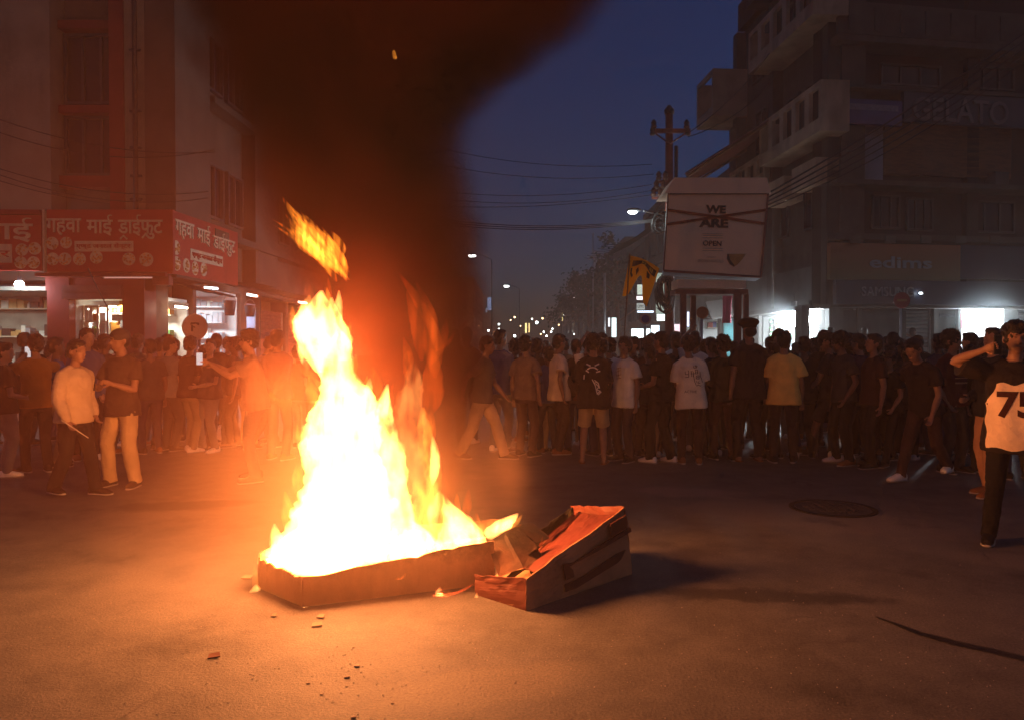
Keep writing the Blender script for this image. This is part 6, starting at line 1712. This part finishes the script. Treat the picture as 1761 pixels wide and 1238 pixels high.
ST = ((0.12, 0.0, 0.0), (-0.12, 0.03, 0.0)); WIDE = ((0.17, 0.0, 0.0), (-0.16, 0.02, 0.0)); CON = ((0.09, -0.08, 0.0), (-0.13, 0.06, 0.0))
WALK = ((0.10, -0.26, 0.0), (-0.09, 0.28, 0.06)); STRIDE = ((0.08, 0.34, 0.05), (-0.10, -0.34, 0.0))
G_FIRE = 'people gathered round the fire'
def phone(p, label, rz=0.0, lit=True):
    root = empty('mobile_phone', p, label, 'phone', 'phones held up')
    root.rotation_euler = (0, 0, rz)
    b = MB().box((-0.037, -0.004, -0.075), (0.037, 0.004, 0.075)); x = b.build('case', M_CABLE, root)
    s = MB().box((-0.034, -0.0062, -0.069), (0.034, -0.0042, 0.069)); s.build('screen', glow('phone_screen', (0.9, 0.85, 0.85), 0.7) if lit else M_GLASSD, root)
    return root
bpy_up = bpy.context.view_layer.update
def hand_world(root, info, s, out=0.10):
    sh, el, wr = info['arms'][s]
    bpy_up()
    return root.matrix_world @ (wr + (wr - el).normalized() * out)

# --- left of the fire
r, i = make_person(dict(left=(0.07, -0.27, 0.24), right=(0.15, -0.25, 0.22), head=(-0.55, 0.10), feet=((0.16, -0.02, 0), (-0.17, 0.0, 0)), curl=.7), fit(C('dark_taupe', 78, 62, 54), BEIGE, hair='cap', cap_mat=C('grey_cap', 66, 66, 70), loose=.012, hem=-.14), 1, True)
stand(r, 213, 0, -0.15, 1.0, 'man in dark tee and light beige trousers wearing a grey cap, left of the fire', foot_py=836)
phone(hand_world(r, i, -1, .12), 'phone held at the chest by the man in the grey cap', -.4, False)
r, i = make_person(dict(left=(0.20, -0.10, -0.02), right=(0.24, -0.18, -0.05), head=(0.1, 0.12), feet=((0.10, -0.20, 0), (-0.10, 0.22, 0.03)), lean=.06), fit(C('offwhite', 204, 180, 148), BLACK, 'long', ease=.038, loose=.01), 2, True)
stand(r, 130, 0, 1.25, 0.93, 'man in baggy off white long sleeved shirt walking right with a thin stick', foot_py=852)
hw = hand_world(r, i, -1, .06)
whole('thin_stick', MB().tube([hw + Vector((-.08, -.02, .06)), hw + Vector((.22, -.06, -.12))], [.007, .005], 6), M_CREAM, 'thin pale stick held by the man in the off white shirt', 'stick')
r, i = make_person(dict(left=(0.06, -0.30, 0.55), right=(0.10, -0.28, 0.56), head=(-0.1, -0.02), feet=CON, curl=.8), fit(MUSTARD, BLACK, hair='full'), 3, True)
stand(r, 62, 0, -2.3, 0.97, 'man in mustard shirt at the left holding a phone up to film', foot_py=812)
phone(hand_world(r, i, -1, .12), 'lit phone held up by the man in the mustard shirt', 0.2)
r, i = make_person(dict(left='front', right='front', head=(0.5, 0.1), feet=CON), fit(C('plum_black', 52, 36, 34), KHAKI, shoe=M_SHOE_W, hair='full', ease=.03), 4, True)
stand(r, 326, 0, 2.7, 0.97, 'person with their back turned in a loose black shirt and khaki trousers, white shoes', foot_py=777)
r, i = make_person(dict(left='pocket', right='down', head=(-0.3, 0.05), feet=ST), fit(C('warm_grey', 120, 100, 84), C('grey_brown', 118, 98, 80), 'polo'), 5, True)
stand(r, 278, 0, 2.95, 0.96, 'man in matching grey brown shirt and trousers seen from behind', foot_py=772)
r, i = make_person(dict(left=(0.0, -0.42, 0.46), right=(0.04, -0.46, 0.50), head=(0.0, 0.05), feet=WIDE, lean=.10, curl=.8), fit(C('dusty_grey', 130, 110, 96), CHAR, hair='full', ease=.035), 6, True)
stand(r, 438, 0, -1.2, 1.0, 'person in smoke close to the flame filming with a raised phone', foot_py=826)
phone(hand_world(r, i, -1, .13), 'lit phone raised by the person standing in the smoke', 0.6)
r, i = make_person(dict(left='down', right='fold', head=(0.2, 0.0), feet=ST), fit(C('dark_umber', 66, 50, 44), CHAR, 'polo'), 7, False)
stand(r, 374, 0, 3.3, 1.0, 'tall person in dark umber polo seen from behind near the utensil shop', foot_py=768)
# --- right of the fire
r, i = make_person(dict(left=(0.18, -0.16, -0.02), right='loose', head=(0.25, 0.16), feet=((0.12, -0.05, 0), (-0.11, 0.06, 0)), bulk=1.12), fit(C('polo_white', 226, 204, 176), C('dark_slate', 70, 56, 52), 'polo', shoe=M_SHOE_B, ease=.03, hem=-.14), 11, True)
stand(r, 960, 0, 2.0, 0.99, 'stout man in white polo shirt turned right, nearest the fire on the right', foot_py=780)
r, i = make_person(dict(left='front', right='front', head=(0.1, 0.10), feet=((0.15, 0.0, 0), (-0.15, 0.02, 0)), bulk=1.08), fit(BLACK, BEIGE, legs='shorts', sandal=True, shoe=M_SHOE_B, ease=.045, hem=-.18, hair='curly', sleeve=.25), 12, True)
stand(r, 1020, 0, 2.95, 0.98, 'man in baggy black tee with a white back print, beige shorts and sandals', foot_py=797)
st1 = [[(-.085, .165), (-.03, .14)], [(.03, .14), (.085, .165)], [(-.07, .09), (-.035, .115), (0, .12), (.035, .115), (.07, .09)], [(-.09, .08), (-.05, .055)], [(.05, .055), (.10, .07)], [(-.11, .02), (-.115, -.04)]]
decal(flat_strokes(st1, 0.018), i['shirt'], M_PRINT_W, 1, 0, 1.22)
st2 = [[(-.03, .10), (.01, .02), (.04, -.10)], [(.0, .09), (.05, .05), (.07, -.02)], [(.02, .04), (.06, .0), (.03, -.04), (.08, -.06), (.04, -.09)], [(.05, -.11), (.09, -.07)], [(-.01, .05), (.03, .06)]]
decal(flat_strokes(st2, 0.013), i['shirt'], M_PRINT_W, 1, -0.03, 1.08)
r, i = make_person(dict(left='down', right=(0.14, -0.14, -0.04), head=(0.2, 0.0), feet=ST), fit(WHITE, C('dark_jean', 62, 52, 58), hair='full', hem=-.16, ease=.03), 13, True)
stand(r, 1073, 0, -0.85, 0.96, 'young man in white tee turning his face left beside the black tee', foot_py=793)
decal(flat_strokes([[(-.05, .08), (.04, .10), (.05, .0), (-.04, -.02), (-.05, .05)], [(-.03, .04), (.03, .06)], [(0, .10), (.01, -.04)], [(-.04, -.06), (.05, -.05)]], 0.008), i['shirt'], C('ochre_print', 150, 110, 60), -1, 0, 1.26)
r, i = make_person(dict(left='front', right='phone', head=(0.4, 0.15), feet=CON), fit(C('rust_tee', 120, 56, 38), C('pale_jean', 176, 150, 118), ease=.03), 14, True)
stand(r, 1112, 0, 2.5, 0.97, 'person in rust brown top and pale jeans half hidden by a man in black', foot_py=784)
r, i = make_person(dict(left='front', right='pocket', head=(-0.2, 0.1), feet=((0.12, -0.12, 0, -.1), (-0.11, 0.08, 0))), fit(BLACK, C('jet', 28, 26, 28), 'polo', shoe=M_SHOE_W, collar=True, loose=.01), 15, True)
stand(r, 1140, 0, -2.25, 1.0, 'man all in black with one bright white shoe', foot_py=796)
r, i = make_person(dict(left='front', right='front', head=(0.0, 0.08), feet=ST, side=.05), fit(C('bone_white', 228, 216, 196), C('dark_maroon_jean', 66, 40, 38), shoe=M_SHOE_B, ease=.045, hem=-.17, sleeve=.15, hair='full'), 16, True)
stand(r, 1187, 0, 3.1, 0.97, 'man with his back turned in a white tee with grey line print', foot_py=797)
pr = [[(-.10, .06), (-.10, .02), (-.055, .02)], [(-.07, .07), (-.055, .07), (-.055, -.02), (-.10, -.02)], [(-.03, .06), (.0, .06)], [(-.03, .03), (.03, .03)], [(-.015, .06), (-.015, -.01)], [(.01, .06), (.01, -.01)], [(.02, .14), (.015, .11), (.04, .10)], [(.04, .14), (.065, .13), (.05, .105), (.04, .14)], [(.035, .08), (.07, .08), (.07, .03), (.035, .03), (.035, .08)], [(.035, .055), (.07, .055)], [(.05, .0), (.09, .0), (.09, -.04), (.045, -.04), (.05, .0)], [(.06, -.02), (.08, -.02)], [(.10, .06), (.105, .0), (.125, -.05), (.135, -.09)], [(.05, -.07), (.06, -.10)], [(.085, -.07), (.075, -.10), (.10, -.10)], [(.05, -.14), (.075, -.12), (.10, -.14), (.115, -.13)], [(.01, .02), (.025, -.08), (.045, -.13)]]
decal(flat_strokes(pr, 0.008), i['shirt'], C('grey_ink', 90, 72, 60), 1, 0.0, 1.24)
decal(text_mesh('ACTIVE', 0.05, 0.0, 0), i['shirt'], C('grey_ink', 90, 72, 60), 1, 0.03, 1.02)
r, i = make_person(dict(left='front', right='hip', head=(0.3, 0.1), feet=CON), fit(C('dark_olive', 60, 54, 40), C('umber_jean', 92, 58, 46), 'long', collar=False, hair='curly'), 17, True)
stand(r, 1242, 0, 3.2, 0.97, 'person in dark olive jersey and brown trousers right of the white printed tee', foot_py=791)
r, i = make_person(dict(left='down', right='down', head=(0.0, 0.05), feet=((0.14, 0, 0), (-0.14, 0.02, 0)), bulk=1.05), fit(C('near_black', 44, 34, 38), C('near_black', 44, 34, 38), hair='beret', cap_mat=C('beret', 36, 26, 28), sandal=True, shoe=M_SHOE_B, ease=.035, hem=-.15), 18, True)
stand(r, 1287, 0, 3.3, 1.09, 'very tall man all in black wearing a wide dark cap', foot_py=793)
r, i = make_person(dict(left='front', right='down', head=(-0.15, 0.08), feet=((0.13, 0.04, 0), (-0.13, -0.02, 0))), fit(YELLOW, C('dark_trouser', 60, 46, 46), hair='full', ease=.05, hem=-.15, sleeve=.1), 19, True)
stand(r, 1347, 0, 2.9, 1.0, 'man in loose pale yellow tee seen from behind at the bright shop', foot_py=795)
r, i = make_person(dict(left='swing', right='swingback', head=(0.1, 0.05), feet=WALK, lean=.05), fit(C('black_blue', 36, 38, 48), CHAR, legs='shorts', shoe=M_SHOE_D), 20, True)
stand(r, 1425, 0, -2.2, 1.0, 'person in dark shirt and long shorts stepping left near the shutters', foot_py=787)
r, i = make_person(dict(left='down', right='loose', head=(-0.1, 0.0), feet=CON), fit(C('dark_brown_tee', 70, 42, 38), BLACK, 'tee'), 21, True)
stand(r, 1503, 0, -1.5, 0.98, 'person in dark brown tee in profile facing left', foot_py=804)
r, i = make_person(dict(left='swing', right='swingback', head=(0.0, 0.25), feet=((0.08, 0.38, 0.08), (-0.10, -0.34, 0.0)), lean=.35, drop=.05), fit(C('black_red', 46, 36, 40), C('dark_brown_trouser', 70, 48, 46), shoe=M_SHOE_W), 22, True)
stand(r, 1590, 0, -1.0, 1.0, 'person bending forward mid stride in dark clothes with a white shoe', foot_py=826)
r, i = make_person(dict(left='down', right='pocket', head=(0.35, 0.0), feet=ST), fit(C('maroon_tee', 104, 36, 40), CHAR, hair='curly', ease=.035), 23, True)
stand(r, 1637, 0, 0.4, 1.0, 'man in maroon tee with pale bands across the chest', foot_py=812)
for z, w in ((1.36, .045), (1.26, .02), (1.20, .012), (1.14, .02)): decal(flat_strokes([[(-.11, 0), (.11, 0)]], w), i['shirt'], C('pale_band', 200, 150, 120), -1, 0, z)
r, i = make_person(dict(left='down', right=(0.24, -0.20, 0.62), head=(0.2, 0.05), feet=WIDE, curl=.6), fit(C('jersey_black', 40, 34, 34), C('jet', 28, 26, 28), hair='full', ease=.05, hem=-.20, sleeve=.2), 24, True)
stand(r, 1745, 6.15, -0.45, 1.0, 'man in black jersey with a big pale 75 panel, arm raised, at the right edge')
pan = MB()
def jersey(a, b):
    v = b / 16; w = 0.195 - 0.065 * max(0, v - .68) / .32 + .006 * math.sin(v * 19)
    return (-w + 2 * w * a / 12, -.315 + .515 * v + .012 * math.sin(a * .9), 0)
for a in range(12):
    for b in range(16):
        pan.add([jersey(a, b), jersey(a + 1, b), jersey(a + 1, b + 1), jersey(a, b + 1)], [(0, 1, 2, 3)])
nk = MB(); nk.tube([i['up'](0.074 * math.sin(t), -0.066 * math.cos(t), 0.515 - 0.03 * max(0, math.cos(t))) for t in np.linspace(-PI, PI, 25)], 0.011, 6)
link_mesh('collar', nk.mesh(), C('pale_panel_cloth', 222, 196, 165), i['shirt'], True)
d1 = decal(pan.mesh(), i['shirt'], C('pale_panel_cloth', 222, 196, 165), -1, 0.0, 1.10, 'front_panel')
d2 = decal(text_mesh('75', 0.27, 0.010), i['shirt'], C('jersey_number', 70, 34, 26), -1, 0.0, 1.13, 'shirt_number')
for v in d2.data.vertices: v.co.y -= 0.004
phone(hand_world(r, i, -1, .12), 'phone in the raised hand of the man in the 75 jersey', 0.3, False)
r, i = make_person(dict(left='down', right='front', head=(0.2, 0.0), feet=CON), fit(C('ink', 38, 38, 44), C('pale_beige', 200, 150, 112), 'long', shoe=M_SHOE_B, collar=False), 25, True)
stand(r, 1708, 0, -1.45, 1.0, 'person in dark top and pale beige trousers behind the 75 jersey', foot_py=853)
r, i = make_person(dict(left='swing', right='swingback', head=(0.2, 0.1), feet=((0.10, -0.30, 0), (-0.10, 0.34, 0.05)), lean=.1), fit(C('ash', 110, 94, 84), C('pale_cloth_trouser', 200, 168, 132), shoe=M_SHOE_D, loose=.015), 26, True)
stand(r, 832, 0, 1.3, 0.97, 'person in pale trousers striding right through the smoke behind the fire', foot_py=794)
r, i = make_person(dict(left='down', right='loose', head=(0.1, 0.0), feet=ST), fit(C('smoky_grey', 140, 112, 94), C('smoky_brown', 96, 70, 60), hair='full'), 27, True)
stand(r, 905, 0, 2.6, 0.97, 'person in smoky grey tee left of the stout man in the polo', foot_py=784)

# --- the rest: one of each pose, then copies in other clothes
POSES = [
    (dict(left='down', right='down', head=(0.1, 0.05), feet=ST), 'tee', 'short', 'arms hanging'),
    (dict(left='fold', right='fold', head=(-0.2, 0.05), feet=ST), 'polo', 'full', 'arms folded'),
    (dict(left='pocket', right='pocket', head=(0.3, 0.1), feet=CON), 'long', 'short', 'hands in pockets'),
    (dict(left='down', right='phone', head=(0.0, -0.05), feet=CON, curl=.8), 'tee', 'full', 'one hand raised to film'),
    (dict(left='hip', right='down', head=(0.5, 0.0), feet=WIDE), 'tee', 'curly', 'a hand on the hip'),
    (dict(left='front', right='front', head=(-0.4, 0.1), feet=ST, bulk=1.12), 'polo', 'short', 'hands joined in front'),
    (dict(left='behind', right='behind', head=(0.0, 0.0), feet=ST), 'long', 'short', 'hands behind the back'),
    (dict(left='swing', right='swingback', head=(0.1, 0.0), feet=WALK, lean=.05), 'tee', 'full', 'mid step'),
    (dict(left='loose', right='chest', head=(0.6, 0.1), feet=CON, side=.04), 'tee', 'cap', 'a cap on'),
    (dict(left='pocket', right='down', head=(-0.6, 0.15), feet=WIDE, side=-.06, bulk=.92), 'tee', 'curly', 'leaning on one leg'),
    (dict(left='up', right='down', head=(0.1, -0.12), feet=CON, curl=.3), 'tee', 'short', 'one arm stretched up'),
    (dict(left='front', right='hip', head=(0.7, 0.0), feet=WIDE, bulk=1.22, lean=-.03), 'polo', 'short', 'stoutly built'),
    (dict(left='phone', right='phone', head=(0.0, 0.0), feet=ST, curl=.9, lean=.04), 'long', 'full', 'both hands raised to film'),
    (dict(left='down', right='swing', head=(0.3, 0.3), feet=WALK, lean=.14, bulk=.95), 'long', 'cap', 'stooping in a cap'),
]
TOPS = [('black', BLACK), ('charcoal', CHAR), ('grey', GREY), ('navy', NAVY), ('olive', OLIVE), ('brown', BROWN), ('maroon', MAROON), ('faded blue', BLUE), ('rust', STRIPE), ('white', WHITE), ('teal', TEAL), ('beige', KHAKI)]
BOTS = [('black', BLACK), ('charcoal', CHAR), ('navy', NAVY), ('brown', BROWN), ('khaki', KHAKI), ('grey', GREY)]
protos = []
for k, (pose, top, hair, txt) in enumerate(POSES):
    protos.append((make_person(pose, fit(BLACK, CHAR, top, hair=hair, cap_mat=BROWN, skin=SKINS[k % 3]), 50 + k, False)[0], txt))
used_p = set()
def copy_tree(o, parent=None):
    c = o.copy(); COL.objects.link(c)
    if parent is not None: c.parent = parent
    for ch in o.children: copy_tree(ch, c)
    return c
def set_mat(o, mat):
    for s_ in o.material_slots:
        s_.link = 'OBJECT'; s_.material = mat
rp = random.Random(21)
LANDMARKS = [(10, 'the left edge'), (62, 'the mustard filmer'), (130, 'the stick walker'), (213, 'the grey capped man'), (278, 'the grey brown shirt'), (335, 'the pale round sign'), (395, 'the utensil racks'), (438, 'the filmer in smoke'), (520, 'the tall flame'), (600, 'the heart of the fire'), (690, 'the right flame'), (770, 'the red smoke'), (832, 'the pale strider'), (905, 'the smoky grey tee'), (960, 'the white polo'), (1020, 'the black printed tee'), (1073, 'the white tee'), (1110, 'the flag'), (1140, 'the white shoe'), (1187, 'the line printed tee'), (1242, 'the olive jersey'), (1287, 'the tall capped man'), (1347, 'the yellow tee'), (1400, 'the dazzling lamps'), (1425, 'the left stepper'), (1503, 'the brown profile'), (1551, 'the red round sign'), (1590, 'the bending strider'), (1637, 'the maroon tee'), (1690, 'the far lit shop'), (1742, 'the 75 jersey')]
labels_used = set()
last = [None, None]
def extra(px, D, heading, ptype=None, top=None, bot=None, size=None, row='crowd'):
    k = ptype if ptype is not None else rp.randrange(len(protos))
    if k == last[0]: k = (k + 1 + rp.randrange(3)) % len(protos)
    last[0] = k
    src, txt = protos[k]
    if k in used_p: o = copy_tree(src)
    else: o = src; used_p.add(k)
    t = top if top is not None else rp.choices(range(len(TOPS)), [6, 6, 3, 4, 3, 3, 2, 2, 2, 1.2, 1, 1.2])[0]
    b = bot if bot is not None else rp.randrange(len(BOTS))
    if px > 1380: t, b = (t if t in (0, 1, 3, 4) else rp.choice((0, 0, 1, 3))), rp.choice((0, 0, 1, 2))
    for ch in o.children:
        nm = ch.name.split('.')[0]
        if nm == 'shirt':
            set_mat(ch, TOPS[t][1])
            for g in ch.children: set_mat(g, TOPS[t][1])
        elif nm == 'trousers': set_mat(ch, BOTS[b][1])
        elif nm == 'shoe': set_mat(ch, rp.choice([M_SHOE_D, M_SHOE_D, M_SHOE_W, M_SHOE_B]))
    lm = min(LANDMARKS, key=lambda q: abs(q[0] - px))[1]
    for base in ('{t} top, {x}, {r} {l}', '{t} top and {b} trousers, {x}, {r} {l}'):
        lab = 'person, ' + base.format(t=TOPS[t][0], b=BOTS[b][0], x=txt, r=row, l=lm)
        if lab not in labels_used: break
    n_ = 2
    while lab in labels_used:
        t = (t + 1) % len(TOPS); lab = 'person, %s top and %s trousers, %s, %s %s' % (TOPS[t][0], BOTS[b][0], txt, row, lm)
        for ch in o.children:
            if ch.name.startswith('shirt'):
                set_mat(ch, TOPS[t][1])
                for g in ch.children: set_mat(g, TOPS[t][1])
        n_ += 1
        if n_ > 14: break
    labels_used.add(lab)
    stand(o, px, D, heading, size or min(1.06, max(0.84, rp.gauss(0.95, 0.05))), lab)
    return o
# left crowd: the row behind the first figures, then farther rows up to the shops
for px, D, h, k in ((8, 9.4, 2.4, 5), (98, 10.2, 2.2, 0), (150, 10.8, 0.8, 2), (182, 11.4, 2.9, 6), (238, 12.4, 3.2, 1), (300, 12.9, -2.6, 0), (352, 12.6, 3.0, 4), (404, 12.2, -1.2, 3)):
    extra(px, D, h, k, row='just behind')
for px in range(-20, 470, 27):
    extra(px + rp.uniform(-14, 14), rp.uniform(11.4, 14.2), rp.uniform(2.2, 4.0) if rp.random() < .75 else rp.uniform(-.8, .8), row='last row behind')
# behind the fire
for px, D in ((478, 10.8), (512, 12.0), (548, 11.2), (590, 12.6), (630, 11.4), (668, 12.4), (705, 11.0), (742, 12.2), (778, 10.9), (802, 12.6), (860, 11.6), (882, 12.9)):
    extra(px, D, rp.uniform(2.3, 3.9), row='dimly past')
# right crowd, second and third rows, and the dark mass at the right
for px, D, h, k, t in ((925, 11.6, 2.6, 0, 5), (990, 11.5, 3.3, 6, 0), (1048, 12.0, 3.0, 4, 9), (1092, 11.4, -1.6, 2, 0), (1162, 11.8, 3.2, 0, 1), (1212, 11.7, 3.0, 1, 3), (1262, 11.9, 3.4, 5, 4), (1322, 11.4, 2.9, 2, 4), (1382, 11.0, 3.1, 0, 0), (1402, 12.2, -2.4, 6, 1), (1455, 11.2, 2.8, 4, 0), (1478, 10.6, 3.4, 2, 3), (1535, 11.6, 3.0, 5, 0), (1560, 10.8, 2.6, 0, 1), (1612, 11.3, 3.4, 6, 3), (1668, 10.2, 2.9, 1, 0), (1695, 9.8, 3.6, 4, 1), (1752, 9.2, 3.0, 0, 3), (1530, 10.2, -1.0, 7, 0), (1450, 10.4, -1.4, 7, 1)):
    extra(px, D, h, k, t, row='behind')
for px in range(910, 1790, 30):
    extra(px + rp.uniform(-18, 18), rp.uniform(11.6, 15.0), rp.uniform(2.4, 3.9), row='third row behind')
for px in range(930, 1700, 62):
    extra(px + rp.uniform(-24, 24), rp.uniform(10.9, 11.6), rp.uniform(2.3, 3.9), row='squeezed behind')
for px in range(900, 1790, 36):
    extra(px + rp.uniform(-12, 12), rp.uniform(15.0, 19.5), rp.uniform(-PI, PI), row='far back behind')
# on the shop steps at the back of the right crowd
for px, D, z in ((1486, 20.6, .42), (1568, 20.9, .42), (1428, 20.4, .25)):
    o = extra(px, D, 2.9, 0, 0, row='on the step behind'); o.location.z = z
whole('shop_step', RF.box(MB(), -0.4, 9, -2.2, -0.3, 0.0, 0.41), M_CONC, 'low concrete step before the shutters of the right building', 'step')
for src, _ in protos:
    pass
